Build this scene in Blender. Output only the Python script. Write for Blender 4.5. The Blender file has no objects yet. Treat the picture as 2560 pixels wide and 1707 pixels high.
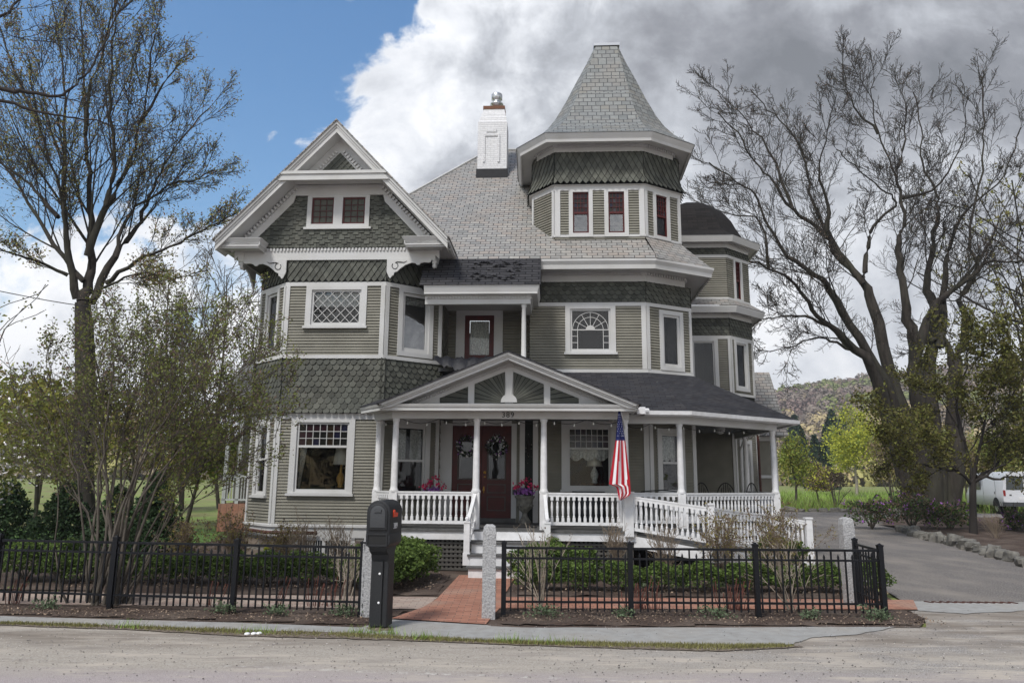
import bpy, math, random
import numpy as np
from mathutils import Matrix, Vector
C = bpy.context.scene.collection
S = bpy.context.scene
PI = math.pi
rnd = random.Random(7)
# ------------------------------------------------------------------ camera model
F_, CX_, CY_ = 1850., 1280., 853.5
TH = math.radians(10.6); RO = 0.009; EYE = 1.75; YAW = math.radians(3.2)
def P(px, py, Y):
    """world point at depth Y seen in the photo at (px, py)"""
    x = (px-CX_)/F_; y = -(py-CY_)/F_
    c, s = math.cos(RO), math.sin(RO)
    x, y = c*x-s*y, s*x+c*y
    d = (x, math.cos(TH)-y*math.sin(TH), math.sin(TH)+y*math.cos(TH))
    t = Y/d[1]
    return Vector((d[0]*t, Y, EYE+d[2]*t))
# ------------------------------------------------------------------ object helpers
class MB:
    def __init__(s): s.v = []; s.f = []; s.ef = []
    def poly(s, pts):
        n = len(s.v); s.v += [tuple(p) for p in pts]; s.f.append(tuple(range(n, n+len(pts))))
    def hexa(s, b, t):
        """b, t: 4 bottom and 4 top points, same order (ccw from above)"""
        n = len(s.v); s.v += [tuple(p) for p in b]+[tuple(p) for p in t]
        s.f += [(n+3, n+2, n+1, n), (n+4, n+5, n+6, n+7)]
        for i in range(4):
            j = (i+1) % 4; s.f.append((n+i, n+j, n+4+j, n+4+i))
    def box(s, x0, x1, y0, y1, z0, z1):
        s.hexa([(x0, y0, z0), (x1, y0, z0), (x1, y1, z0), (x0, y1, z0)], [(x0, y0, z1), (x1, y0, z1), (x1, y1, z1), (x0, y1, z1)])
    def bar(s, a, b, w, h, up=(0, 0, 1)):
        a = Vector(a); b = Vector(b); d = (b-a).normalized(); u = Vector(up)
        sd = d.cross(u)
        if sd.length < 1e-4: sd = d.cross(Vector((0, 1, 0)))
        sd.normalize(); u = sd.cross(d).normalized(); sd *= w/2; u = u*(h/2)
        s.hexa([a-sd-u, a+sd-u, b+sd-u, b-sd-u], [a-sd+u, a+sd+u, b+sd+u, b-sd+u])
    def prism(s, pts, off):
        off = Vector(off); n = len(s.v); k = len(pts)
        s.v += [tuple(p) for p in pts]+[tuple(Vector(p)+off) for p in pts]
        s.f += [tuple(range(k-1+n, n-1, -1)), tuple(range(n+k, n+2*k))]
        for i in range(k):
            j = (i+1) % k; s.f.append((n+i, n+j, n+k+j, n+k+i))
    def tube(s, pts, rad, k=6, cap=True):
        pts = [Vector(p) for p in pts]; n0 = len(s.v); m = len(pts)
        if not isinstance(rad, (list, tuple)): rad = [rad]*m
        for i, p in enumerate(pts):
            d = (pts[min(i+1, m-1)]-pts[max(i-1, 0)])
            if d.length < 1e-6: d = Vector((0, 0, 1))
            d.normalize()
            a = d.cross(Vector((0.13, 0.31, 0.94)) if abs(d.z) < .95 else Vector((1, 0.1, 0))).normalized(); b = d.cross(a)
            for j in range(k):
                t = 2*PI*j/k; q = p+(a*math.cos(t)+b*math.sin(t))*rad[i]; s.v.append((q.x, q.y, q.z))
        for i in range(m-1):
            for j in range(k):
                q = (j+1) % k; s.f.append((n0+i*k+j, n0+i*k+q, n0+(i+1)*k+q, n0+(i+1)*k+j))
        if cap:
            s.f.append(tuple(n0+j for j in range(k-1, -1, -1))); s.f.append(tuple(n0+(m-1)*k+j for j in range(k)))
    def lathe(s, c, prof, k=12, a0=0):
        n0 = len(s.v); m = len(prof)
        for r, z in prof:
            for j in range(k):
                t = a0+2*PI*j/k; s.v.append((c[0]+r*math.cos(t), c[1]+r*math.sin(t), c[2]+z))
        for i in range(m-1):
            for j in range(k):
                q = (j+1) % k; s.f.append((n0+i*k+j, n0+i*k+q, n0+(i+1)*k+q, n0+(i+1)*k+j))
        s.f.append(tuple(n0+j for j in range(k-1, -1, -1))); s.f.append(tuple(n0+(m-1)*k+j for j in range(k)))
    def ball(s, c, r, k=8, sq=1.):
        s.lathe(c, [(max(r*math.sin(PI*i/6), .001), -r*sq*math.cos(PI*i/6)) for i in range(7)], k)
    def build(s, name, m, parent=None, smooth=False, uv=False, loc=None):
        me = bpy.data.meshes.new(name); me.from_pydata(s.v, [], s.f)
        for x in (m if isinstance(m, (list, tuple)) else [m]): me.materials.append(x)
        if smooth: me.shade_smooth()
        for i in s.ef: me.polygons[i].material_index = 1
        if uv:
            L = me.uv_layers.new(name='UV'); data = L.data
            for p in me.polygons:
                n = p.normal; t = Vector((-n.y, n.x, 0))
                if t.length < .05: t = Vector((1, 0, 0)); w = Vector((0, 1, 0))
                else:
                    t.normalize(); w = n.cross(t)
                for li in p.loop_indices:
                    co = me.vertices[me.loops[li].vertex_index].co
                    data[li].uv = (co.dot(t), co.dot(w))
        me.update()
        o = bpy.data.objects.new(name, me); C.objects.link(o)
        if parent: o.parent = parent
        if loc is not None: o.location = loc
        return o
def tag(o, label=None, cat=None, group=None, kind=None):
    if label: o['label'] = label
    if cat: o['category'] = cat
    if group: o['group'] = group
    if kind: o['kind'] = kind
    return o
def thing(name, label, cat, loc=(0, 0, 0), rz=0., group=None):
    o = bpy.data.objects.new(name, None); C.objects.link(o); o.location = loc; o.rotation_euler = (0, 0, rz)
    o.empty_display_size = .2
    return tag(o, label, cat, group)
def struct(o): o['kind'] = 'structure'; return o
def kids(o): return [c for c in bpy.data.objects if c.parent == o]
def dup(o, loc=None, rz=None, label=None, parent=None, scale=None):
    ch = kids(o); c = o.copy(); C.objects.link(c)
    if loc is not None: c.location = loc
    if rz is not None: c.rotation_euler = (0, 0, rz)
    if scale is not None: c.scale = scale
    if label: c['label'] = label
    if parent: c.parent = parent
    for h in ch: dup(h, parent=c)
    return c
# ------------------------------------------------------------------ materials
M = {}
def mat(name, col, rough=.7, col2=None, scale=8., bump=0., bscale=None, spec=.3, metal=0., detail=4, lo=.35, hi=.65, island=0., stretch=None, dirt=None):
    m = bpy.data.materials.new(name); m.use_nodes = True; nt = m.node_tree; b = nt.nodes['Principled BSDF']
    def nd(t): return nt.nodes.new(t)
    lk = nt.links.new
    b.inputs['Roughness'].default_value = rough; b.inputs['Metallic'].default_value = metal
    b.inputs['Specular IOR Level'].default_value = spec
    tc = nd('ShaderNodeTexCoord'); vec = tc.outputs['Object']
    if stretch:
        mp = nd('ShaderNodeMapping'); mp.inputs['Scale'].default_value = stretch; lk(vec, mp.inputs['Vector']); vec = mp.outputs['Vector']
    c = list(col)+[1]; out = None
    if col2:
        n = nd('ShaderNodeTexNoise'); n.inputs['Scale'].default_value = scale; n.inputs['Detail'].default_value = detail; lk(vec, n.inputs['Vector'])
        r = nd('ShaderNodeMapRange'); r.inputs['From Min'].default_value = lo; r.inputs['From Max'].default_value = hi; lk(n.outputs['Fac'], r.inputs['Value'])
        x = nd('ShaderNodeMix'); x.data_type = 'RGBA'; lk(r.outputs['Result'], x.inputs['Factor'])
        x.inputs['A'].default_value = c; x.inputs['B'].default_value = list(col2)+[1]; out = x.outputs['Result']
    if dirt:
        n = nd('ShaderNodeTexNoise'); n.inputs['Scale'].default_value = 1.3; n.inputs['Detail'].default_value = 8; lk(vec, n.inputs['Vector'])
        r = nd('ShaderNodeMapRange'); r.inputs['From Min'].default_value = .45; r.inputs['From Max'].default_value = .75; r.inputs['To Max'].default_value = dirt[3]; lk(n.outputs['Fac'], r.inputs['Value'])
        x = nd('ShaderNodeMix'); x.data_type = 'RGBA'; lk(r.outputs['Result'], x.inputs['Factor'])
        if out: lk(out, x.inputs['A'])
        else: x.inputs['A'].default_value = c
        x.inputs['B'].default_value = list(dirt[:3])+[1]; out = x.outputs['Result']
    if island:
        g = nd('ShaderNodeNewGeometry'); r = nd('ShaderNodeMapRange'); r.inputs['To Min'].default_value = 1-island; r.inputs['To Max'].default_value = 1+island
        lk(g.outputs['Random Per Island'], r.inputs['Value'])
        x = nd('ShaderNodeMix'); x.data_type = 'RGBA'; x.blend_type = 'MULTIPLY'; x.inputs['Factor'].default_value = 1
        if out: lk(out, x.inputs['A'])
        else: x.inputs['A'].default_value = c
        lk(r.outputs['Result'], x.inputs['B']); out = x.outputs['Result']
    if out: lk(out, b.inputs['Base Color'])
    else: b.inputs['Base Color'].default_value = c
    if bump:
        n = nd('ShaderNodeTexNoise'); n.inputs['Scale'].default_value = bscale or scale*3; n.inputs['Detail'].default_value = 6; lk(vec, n.inputs['Vector'])
        u = nd('ShaderNodeBump'); u.inputs['Strength'].default_value = bump; u.inputs['Distance'].default_value = .02; lk(n.outputs['Fac'], u.inputs['Height']); lk(u.outputs['Normal'], b.inputs['Normal'])
    M[name] = m
    return m
def slate(name, cols, bw, bh, mortar, rough=.55, msize=.012, bias=0., coord='UV', bump=.6, spec=.4, off=.5, patch=None, rot=None):
    m = bpy.data.materials.new(name); m.use_nodes = True; nt = m.node_tree; b = nt.nodes['Principled BSDF']; lk = nt.links.new
    tc = nt.nodes.new('ShaderNodeTexCoord'); vec = tc.outputs[coord]
    if rot is not None:
        mp = nt.nodes.new('ShaderNodeMapping'); mp.inputs['Rotation'].default_value = (0, 0, rot); lk(vec, mp.inputs['Vector']); vec = mp.outputs['Vector']
    # slight wobble so courses are not ruler straight
    nz = nt.nodes.new('ShaderNodeTexNoise'); nz.inputs['Scale'].default_value = 2.5; lk(vec, nz.inputs['Vector'])
    sc = nt.nodes.new('ShaderNodeVectorMath'); sc.operation = 'MULTIPLY_ADD'; lk(nz.outputs['Color'], sc.inputs[0]); sc.inputs[1].default_value = (.03, .03, 0); lk(vec, sc.inputs[2])
    br = nt.nodes.new('ShaderNodeTexBrick'); lk(sc.outputs[0], br.inputs['Vector'])
    br.offset = off; br.inputs['Scale'].default_value = 1.; br.inputs['Brick Width'].default_value = bw; br.inputs['Row Height'].default_value = bh
    br.inputs['Mortar Size'].default_value = msize; br.inputs['Mortar Smooth'].default_value = .15; br.inputs['Bias'].default_value = bias
    br.inputs['Color1'].default_value = (0, 0, 0, 1); br.inputs['Color2'].default_value = (1, 1, 1, 1); br.inputs['Mortar'].default_value = (.5, .5, .5, 1)
    cr = nt.nodes.new('ShaderNodeValToRGB'); lk(br.outputs['Color'], cr.inputs['Fac']); el = cr.color_ramp.elements
    el[0].position = 0; el[0].color = list(cols[0])+[1]; el[1].position = 1; el[1].color = list(cols[-1])+[1]
    for i, c in enumerate(cols[1:-1]):
        e = el.new((i+1)/(len(cols)-1)); e.color = list(c)+[1]
    n2 = nt.nodes.new('ShaderNodeTexNoise'); n2.inputs['Scale'].default_value = 1.1; n2.inputs['Detail'].default_value = 7; lk(vec, n2.inputs['Vector'])
    last = cr.outputs['Color']
    if patch:
        r = nt.nodes.new('ShaderNodeMapRange'); r.inputs['From Min'].default_value = .52; r.inputs['From Max'].default_value = .7; r.inputs['To Max'].default_value = .55; lk(n2.outputs['Fac'], r.inputs['Value'])
        x = nt.nodes.new('ShaderNodeMix'); x.data_type = 'RGBA'; lk(r.outputs['Result'], x.inputs['Factor']); lk(last, x.inputs['A']); x.inputs['B'].default_value = list(patch)+[1]; last = x.outputs['Result']
    n3 = nt.nodes.new('ShaderNodeTexNoise'); n3.inputs['Scale'].default_value = 14; n3.inputs['Detail'].default_value = 6; lk(vec, n3.inputs['Vector'])
    r3 = nt.nodes.new('ShaderNodeMapRange'); r3.inputs['To Min'].default_value = .72; r3.inputs['To Max'].default_value = 1.25; lk(n3.outputs['Fac'], r3.inputs['Value'])
    x3 = nt.nodes.new('ShaderNodeMix'); x3.data_type = 'RGBA'; x3.blend_type = 'MULTIPLY'; x3.inputs['Factor'].default_value = 1; lk(last, x3.inputs['A']); lk(r3.outputs['Result'], x3.inputs['B'])
    x = nt.nodes.new('ShaderNodeMix'); x.data_type = 'RGBA'; lk(br.outputs['Fac'], x.inputs['Factor']); lk(x3.outputs['Result'], x.inputs['A']); x.inputs['B'].default_value = list(mortar)+[1]
    lk(x.outputs['Result'], b.inputs['Base Color']); b.inputs['Roughness'].default_value = rough; b.inputs['Specular IOR Level'].default_value = spec
    u = nt.nodes.new('ShaderNodeBump'); u.inputs['Strength'].default_value = bump; u.inputs['Distance'].default_value = .012; u.invert = True; lk(br.outputs['Fac'], u.inputs['Height']); lk(u.outputs['Normal'], b.inputs['Normal'])
    M[name] = m
def glass(name, refl, tint=(.9, .93, .92)):
    m = bpy.data.materials.new(name); m.use_nodes = True; nt = m.node_tree; nt.nodes.remove(nt.nodes['Principled BSDF']); lk = nt.links.new
    o = nt.nodes['Material Output']; t = nt.nodes.new('ShaderNodeBsdfTransparent'); t.inputs['Color'].default_value = list(tint)+[1]
    g = nt.nodes.new('ShaderNodeBsdfGlossy'); g.inputs['Roughness'].default_value = .015
    tc = nt.nodes.new('ShaderNodeTexCoord'); nz = nt.nodes.new('ShaderNodeTexNoise'); nz.inputs['Scale'].default_value = 2.2; lk(tc.outputs['Object'], nz.inputs['Vector'])
    u = nt.nodes.new('ShaderNodeBump'); u.inputs['Strength'].default_value = .12; u.inputs['Distance'].default_value = .05; lk(nz.outputs['Fac'], u.inputs['Height']); lk(u.outputs['Normal'], g.inputs['Normal'])
    f = nt.nodes.new('ShaderNodeFresnel'); f.inputs['IOR'].default_value = 1.5
    a = nt.nodes.new('ShaderNodeMath'); a.operation = 'ADD'; a.use_clamp = True; lk(f.outputs[0], a.inputs[0]); a.inputs[1].default_value = refl
    x = nt.nodes.new('ShaderNodeMixShader'); lk(a.outputs[0], x.inputs[0]); lk(t.outputs[0], x.inputs[1]); lk(g.outputs[0], x.inputs[2]); lk(x.outputs[0], o.inputs['Surface'])
    M[name] = m
W_ = (.54, .54, .535)
mat('white', W_, .55, (.53, .53, .515), 2.5, dirt=(.36, .35, .32, .45))
mat('white_rail', (.76, .76, .77), .45, (.66, .66, .66), 9, dirt=(.50, .48, .44, .35))
mat('siding', (.222, .213, .175), .65, (.188, .18, .147), 3., dirt=(.14, .134, .11, .6))
mat('shingle', (.088, .092, .077), .75, (.066, .069, .058), 5, island=.28, dirt=(.115, .11, .09, .45))
mat('shingle_shade', (.03, .031, .026), .9)               # dark lower edges, painting the shadow line under each shingle
mat('shingle_gap', (.02, .022, .02), .9)
mat('maroon', (.085, .012, .011), .45, (.06, .010, .009), 6)
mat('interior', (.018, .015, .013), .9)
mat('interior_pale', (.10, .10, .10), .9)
mat('lace', (.62, .62, .60), .9, (.38, .38, .37), 26, lo=.4, hi=.6)
mat('deck_grey', (.11, .11, .108), .7, (.075, .075, .073), 12)
mat('ceiling_grey', (.14, .145, .145), .7)
mat('lattice_grey', (.10, .095, .085), .8, (.07, .066, .06), 20)
mat('brick_white', (.74, .74, .75), .7, (.62, .62, .62), 6, bump=.5, bscale=30)
mat('metal', (.6, .61, .62), .3, metal=1.)
mat('brown_clay', (.16, .075, .045), .8)
mat('black_flash', (.012, .012, .014), .5)
mat('black_metal', (.006, .0065, .009), .45, spec=.25)
mat('black_plastic', (.016, .017, .019), .55, (.022, .023, .025), 60, bump=.12, bscale=300, spec=.35)
mat('grey_plastic', (.05, .053, .057), .5, spec=.4)
mat('red_plastic', (.62, .06, .02), .5)
mat('sign_white', (.8, .8, .8), .6)
mat('number_black', (.015, .015, .015), .5)
mat('copper_pipe', (.09, .03, .02), .5, (.05, .02, .016), 12)
mat('granite', (.42, .42, .42), .85, (.29, .29, .295), 55, bump=.8, bscale=40, detail=6, lo=.42, hi=.6)
mat('urn_stone', (.22, .21, .18), .9, (.12, .115, .10), 14, bump=.6)
mat('pink_flower', (.55, .03, .11), .6, island=.3)
mat('purple_flower', (.28, .10, .38), .6, island=.35)
mat('white_flower', (.75, .72, .72), .7, island=.2)
mat('flag_red', (.40, .010, .022), .8)
mat('flag_white', (.78, .78, .80), .8)
mat('flag_blue', (.012, .018, .10), .8)
mat('lamp_shade', (.55, .52, .45), .8)
mat('brass', (.50, .27, .06), .4)
mat('fabric_dark', (.03, .033, .04), .8, (.018, .02, .025), 5)
mat('rubber', (.015, .015, .015), .8)
mat('van_white', (.72, .73, .75), .25, spec=.5)
mat('van_glass', (.02, .03, .035), .08, spec=.8)
mat('tail_red', (.28, .015, .012), .3)
mat('bulb_glass', (.7, .7, .66), .3)
slate('slate', [(.22, .22, .21), (.275, .27, .255), (.31, .30, .28), (.26, .255, .245), (.31, .275, .245), (.345, .335, .31)], .245, .128, (.06, .056, .053), patch=(.30, .255, .215), msize=.010)
slate('slate_tower', [(.165, .175, .17), (.205, .215, .21), (.23, .24, .23), (.19, .195, .19), (.215, .21, .185)], .22, .15, (.04, .042, .042), msize=.010, patch=(.26, .235, .20))
slate('asphalt_shingle', [(.028, .028, .032), (.045, .045, .05), (.033, .034, .04), (.055, .053, .056), (.025, .025, .028)], .24, .085, (.017, .017, .02), rough=.9, msize=.008, spec=.2, bump=.5)
slate('dome_shingle', [(.016, .015, .015), (.028, .025, .024), (.020, .019, .019)], .30, .09, (.010, .010, .010), rough=.9, msize=.006, spec=.15, bump=.4)
slate('asphalt_worn', [(.03, .03, .033), (.055, .054, .058), (.04, .04, .044)], .30, .10, (.012, .012, .014), rough=.85, msize=.013, spec=.2, bump=1.)
slate('stone_wall', [(.14, .115, .095), (.20, .16, .125), (.25, .21, .17), (.12, .10, .09)], .55, .24, (.20, .19, .17), rough=.9, msize=.03, bump=1.)
slate('chimney_brick', [(.72, .72, .73), (.68, .68, .69), (.74, .74, .74)], .2, .065, (.60, .60, .61), rough=.7, msize=.006, bump=.7)
slate('brick_paving', [(.34, .155, .10), (.42, .20, .135), (.30, .135, .09), (.38, .19, .13)], .2, .1, (.16, .10, .08), rough=.9, msize=.006, coord='Object', bump=.3, patch=(.36, .28, .22))
slate('brick_dusty', [(.36, .27, .22), (.43, .34, .28), (.33, .24, .20), (.40, .33, .28)], .2, .1, (.22, .18, .155), rough=.95, msize=.006, coord='Object', bump=.3, patch=(.38, .33, .28))
glass('glass_sky', .24); glass('glass_dim', .02); glass('glass_clear', .0)
for i, c in enumerate([(.02, .008, .012), (.010, .010, .026), (.022, .015, .010), (.010, .010, .010), (.04, .04, .045)]):
    mat('stained_%d' % i, c, .15, spec=.4)
# ------------------------------------------------------------------ house frame
HB = (-1.5, 18.)                                     # house base in house coordinates
ca, sa = math.cos(YAW), math.sin(YAW)
def HW(u, v, z=0.): return Vector((u*ca+v*sa, -u*sa+v*ca, z))
class Panel:
    """a wall plane from A to B (house coordinates, left to right as seen from outside)"""
    def __init__(s, A, B):
        s.A = A; s.B = B; du, dv = B[0]-A[0], B[1]-A[1]; s.L = math.hypot(du, dv); s.d = (du/s.L, dv/s.L); s.n = (s.d[1], -s.d[0])
    def P(s, t, z, o=0.):
        return Vector((s.A[0]+s.d[0]*t+s.n[0]*o, s.A[1]+s.d[1]*t+s.n[1]*o, z))
    def box(s, mb, s0, s1, z0, z1, o0, o1):
        mb.hexa([s.P(s0, z0, o1), s.P(s1, z0, o1), s.P(s1, z0, o0), s.P(s0, z0, o0)], [s.P(s0, z1, o1), s.P(s1, z1, o1), s.P(s1, z1, o0), s.P(s0, z1, o0)])
    def siding(s, mb, z0, z1, holes=(), s0=0., s1=None, e=.066, lip=.026):
        s1 = s.L if s1 is None else s1; z = z0; r = random.Random(int(z0*100+s.L*10))
        while z < z1-.005:
            zt = min(z+e, z1); seg = [(s0, s1)]
            for h in holes:
                if zt > h[2]+.01 and z < h[3]-.01:
                    q = []
                    for a, b in seg:
                        if h[1] <= a or h[0] >= b: q.append((a, b)); continue
                        if h[0] > a: q.append((a, h[0]))
                        if h[1] < b: q.append((h[1], b))
                    seg = q
            for a, b in seg:
                j = lip*(1+r.uniform(-.12, .12))
                zg = zt-.009 if zt < z1-.001 else zt
                mb.poly([s.P(a, z, j), s.P(b, z, j), s.P(b, zg, .004), s.P(a, zg, .004)])
                mb.poly([s.P(a, z, -.022), s.P(b, z, -.022), s.P(b, z, j), s.P(a, z, j)])
                mb.poly([s.P(a, zt-.02, -.022), s.P(b, zt-.02, -.022), s.P(b, zt+.004, -.022), s.P(a, zt+.004, -.022)])
            z = zt
    def scales(s, mb, kind, z0, z1, w, h, s0=0., s1=None, lo=None, hi=None, flare=None, holes=()):
        s1 = s.L if s1 is None else s1; lo = lo or (lambda z: s0); hi = hi or (lambda z: s1); flare = flare or (lambda z: 0.)
        bev = .007; r = random.Random(int(z0*77+s0*9)); row = 0; z = z0-h*.3
        while z < z1:
            x = s0-w*1.0+(w/2 if row % 2 else 0.)
            while x < s1+w:
                ww = w*.47; c = x+w/2; jz = r.uniform(-.004, .004); jo = r.uniform(-.003, .003)
                if kind == 'fish': pts = [(-ww, 2*h), (ww, 2*h), (ww, h*.55), (ww*.72, h*.18), (ww*.3, 0), (-ww*.3, 0), (-ww*.72, h*.18), (-ww, h*.55)]; nb = (2, 7)
                elif kind == 'diamond': pts = [(0, 2*h), (ww, h), (0, 0), (-ww, h)]; nb = (1, 3)
                elif kind == 'hex': pts = [(-ww, 2*h), (ww, 2*h), (ww, h*.5), (ww*.45, 0), (-ww*.45, 0), (-ww, h*.5)]; nb = (2, 5)
                else:
                    dz = h*.38 if (int(round((x-s0)/w)) % 2) else 0.
                    pts = [(-ww, 2*h), (ww, 2*h), (ww, dz), (-ww, dz)]; nb = (2, 3)
                q = []
                for px, pz in pts:
                    zz = min(max(z+pz+jz, z0), z1); xx = min(max(c+px, lo(zz)), hi(zz)); q.append((xx, zz, .036*(1-pz/(2*h))+.004+jo*(1-pz/(2*h))))
                x += w
                mx = sum(t[0] for t in q)/len(q); mz = sum(t[1] for t in q)/len(q)
                if any(k[0] < mx < k[1] and k[2] < mz < k[3] for k in holes): continue
                if max(t[0] for t in q)-min(t[0] for t in q) < .01 or max(t[1] for t in q)-min(t[1] for t in q) < .01: continue
                q3 = [s.P(a, b, o+flare(b)) for a, b, o in q]
                mb.poly(list(reversed(q3)))
                for i in range(nb[0], nb[1]):
                    a, b = q[i], q[i+1]
                    def rim(t):
                        ex, ez = t[0]-c, t[1]-(z+h); l = math.hypot(ex, ez) or 1; g = bev/l
                        return s.P(min(max(t[0]+ex*g, lo(t[1])), hi(t[1])), min(max(t[1]+ez*g, z0), z1), max(t[2]-.017, 0)+flare(t[1]))
                    mb.ef.append(len(mb.f)); mb.poly([rim(a), rim(b), q3[i+1], q3[i]])  # dark bevelled rim draws the shadow line along the lower edge
            z += h; row += 1
def sweep(mb, path, prof, closed=False):
    """profile [(outward, z)] along a plan path, mitred; outward is to the right-hand camera side"""
    n = len(path); rings = []
    def nrm(a, b):
        dx, dy = b[0]-a[0], b[1]-a[1]; l = math.hypot(dx, dy); return (dy/l, -dx/l)
    for i, p in enumerate(path):
        a = path[i-1] if (i > 0 or closed) else None; b = path[(i+1) % n] if (i < n-1 or closed) else None
        ns = [nrm(a, p)] if a is not None else []
        if b is not None: ns.append(nrm(p, b))
        if len(ns) == 2:
            k = 1+ns[0][0]*ns[1][0]+ns[0][1]*ns[1][1]; m = ((ns[0][0]+ns[1][0])/k, (ns[0][1]+ns[1][1])/k)
        else: m = ns[0]
        rings.append([(p[0]+m[0]*o, p[1]+m[1]*o, z) for o, z in prof])
    for i in range(n if closed else n-1):
        a = rings[i]; b = rings[(i+1) % n]
        for j in range(len(prof)-1):
            mb.poly([a[j], b[j], b[j+1], a[j+1]])
    return rings
def offset_path(path, o, closed=False):
    return [(r[0][0], r[0][1]) for r in sweep(MB(), path, [(o, 0), (o, 1)], closed)]
def dentils(mb, path, o, z0, z1, w=.045, gap=.04, dep=.05):
    for a, b in zip(path[:-1], path[1:]):
        p = Panel(a, b); t = gap; p.box(mb, 0, p.L, z0-.004, z1+.004, o-.01, o+.006)
        while t+w < p.L:
            p.box(mb, t, t+w, z0, z1, o, o+dep); t += w+gap
# ------------------------------------------------------------------ camera, sun, sky
cam = bpy.data.objects.new('camera', bpy.data.cameras.new('camera')); C.objects.link(cam); S.camera = cam
cam.matrix_world = Matrix.Translation((0, 0, EYE)) @ Matrix.Rotation(PI/2+TH, 4, 'X') @ Matrix.Rotation(RO, 4, 'Z')
cam.data.sensor_width = 36; cam.data.lens = F_/2560*36; cam.data.clip_end = 3000; cam.data.clip_start = .1
SUN_AZ, SUN_EL = math.radians(-150), math.radians(52)
ld = bpy.data.lights.new('sun', 'SUN'); ld.energy = 2.3; ld.angle = math.radians(12); ld.color = (1, .965, .91)
sun = bpy.data.objects.new('sun', ld); C.objects.link(sun)
sd = Vector((math.sin(SUN_AZ)*math.cos(SUN_EL), math.cos(SUN_AZ)*math.cos(SUN_EL), math.sin(SUN_EL)))
sun.rotation_euler = sd.to_track_quat('Z', 'Y').to_euler()
w = bpy.data.worlds.new('World'); S.world = w; w.use_nodes = True; nt = w.node_tree; nt.nodes.clear(); lk = nt.links.new
def nd(t): return nt.nodes.new(t)
def mth(op, a, b=None, c=None, cl=False):
    n = nd('ShaderNodeMath'); n.operation = op; n.use_clamp = cl
    for i, x in enumerate((a, b, c)):
        if x is None: continue
        if isinstance(x, (int, float)): n.inputs[i].default_value = x
        else: lk(x, n.inputs[i])
    return n.outputs[0]
def ss(x, a, b):
    n = nd('ShaderNodeMapRange'); n.interpolation_type = 'SMOOTHSTEP'; n.inputs['From Min'].default_value = a; n.inputs['From Max'].default_value = b; lk(x, n.inputs['Value']); return n.outputs['Result']
def noise(vec, sc, det=8, rg=.55, off=(0, 0, 0), dist=0.):
    mp = nd('ShaderNodeMapping'); mp.inputs['Location'].default_value = off; lk(vec, mp.inputs['Vector'])
    n = nd('ShaderNodeTexNoise'); n.inputs['Scale'].default_value = sc; n.inputs['Detail'].default_value = det; n.inputs['Roughness'].default_value = rg; n.inputs['Distortion'].default_value = dist
    lk(mp.outputs['Vector'], n.inputs['Vector']); return n.outputs['Fac']
sky = nd('ShaderNodeTexSky'); sky.sky_type = 'NISHITA'; sky.sun_disc = False; sky.sun_elevation = SUN_EL; sky.sun_rotation = SUN_AZ; sky.air_density = 1.3; sky.ozone_density = 2.
tc = nd('ShaderNodeTexCoord'); sp = nd('ShaderNodeSeparateXYZ'); lk(tc.outputs['Generated'], sp.inputs[0])
yy = mth('MAXIMUM', mth('ABSOLUTE', sp.outputs['Y']), .18)
X = mth('DIVIDE', sp.outputs['X'], yy); Z = mth('DIVIDE', sp.outputs['Z'], yy)
cb = nd('ShaderNodeCombineXYZ'); lk(X, cb.inputs[0]); lk(Z, cb.inputs[1]); lk(sp.outputs['Y'], cb.inputs[2]); vec = cb.outputs[0]
nA = noise(vec, 3.2, 10, .58, (3.1, 1.7, 0), .25)           # big billows
nB = noise(vec, 9., 9, .6, (1., 4., 0), .3)                 # small billows
nC = noise(vec, 1.5, 5, .5, (.4, 7.3, 0), .1)               # broad patches of grey
edge = mth('ADD', mth('MULTIPLY', mth('SUBTRACT', nA, .5), .50), mth('MULTIPLY', mth('SUBTRACT', nB, .5), .34))
# distance from the two edges of the open blue patch (upper left)
d1 = mth('SUBTRACT', mth('SUBTRACT', mth('MULTIPLY', Z, .55), .55), X)
d2 = mth('SUBTRACT', mth('ADD', Z, mth('MULTIPLY', mth('ADD', X, .3), -.18)), .36)
d3 = mth('ADD', X, .98)
dm = mth('ADD', mth('MINIMUM', mth('MINIMUM', d1, d2), d3), edge)
blue = ss(dm, -.012, .04)
holes = mth('MULTIPLY', ss(noise(vec, 2.6, 9, .6, (9.2, 3.3, 0), .2), .505, .59), mth('MULTIPLY', mth('MULTIPLY', ss(mth('MULTIPLY', Z, -1.), -.46, -.2), ss(mth('MULTIPLY', X, -1.), -.9, .3)), .85))
blue = mth('MAXIMUM', blue, holes)
rim = ss(mth('MULTIPLY', mth('ABSOLUTE', mth('ADD', dm, .06)), -1.), -.30, 0.)     # bright cumulus rim
low = ss(mth('MULTIPLY', Z, -1.), -.5, -.05)
rgt = ss(X, -.25, .35); top = ss(Z, .38, .68)
br = mth('ADD', .60, mth('MULTIPLY', rim, .22))
br = mth('ADD', br, mth('MULTIPLY', low, .26))
br = mth('SUBTRACT', br, mth('MULTIPLY', mth('MULTIPLY', rgt, top), .38))
br = mth('ADD', br, mth('MULTIPLY', mth('SUBTRACT', nA, .5), 1.7))
br = mth('ADD', br, mth('MULTIPLY', mth('SUBTRACT', nC, .5), 1.1))
br = mth('ADD', br, mth('MULTIPLY', mth('SUBTRACT', nB, .5), .9))
cr = nd('ShaderNodeValToRGB'); lk(br, cr.inputs['Fac']); e = cr.color_ramp.elements
e[0].position = .0; e[0].color = (.17, .18, .20, 1); e[1].position = 1.; e[1].color = (.97, .97, .98, 1)
for p_, c_ in ((.25, (.27, .28, .31, 1)), (.5, (.45, .47, .51, 1)), (.75, (.72, .74, .78, 1))):
    k = e.new(p_); k.color = c_
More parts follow.
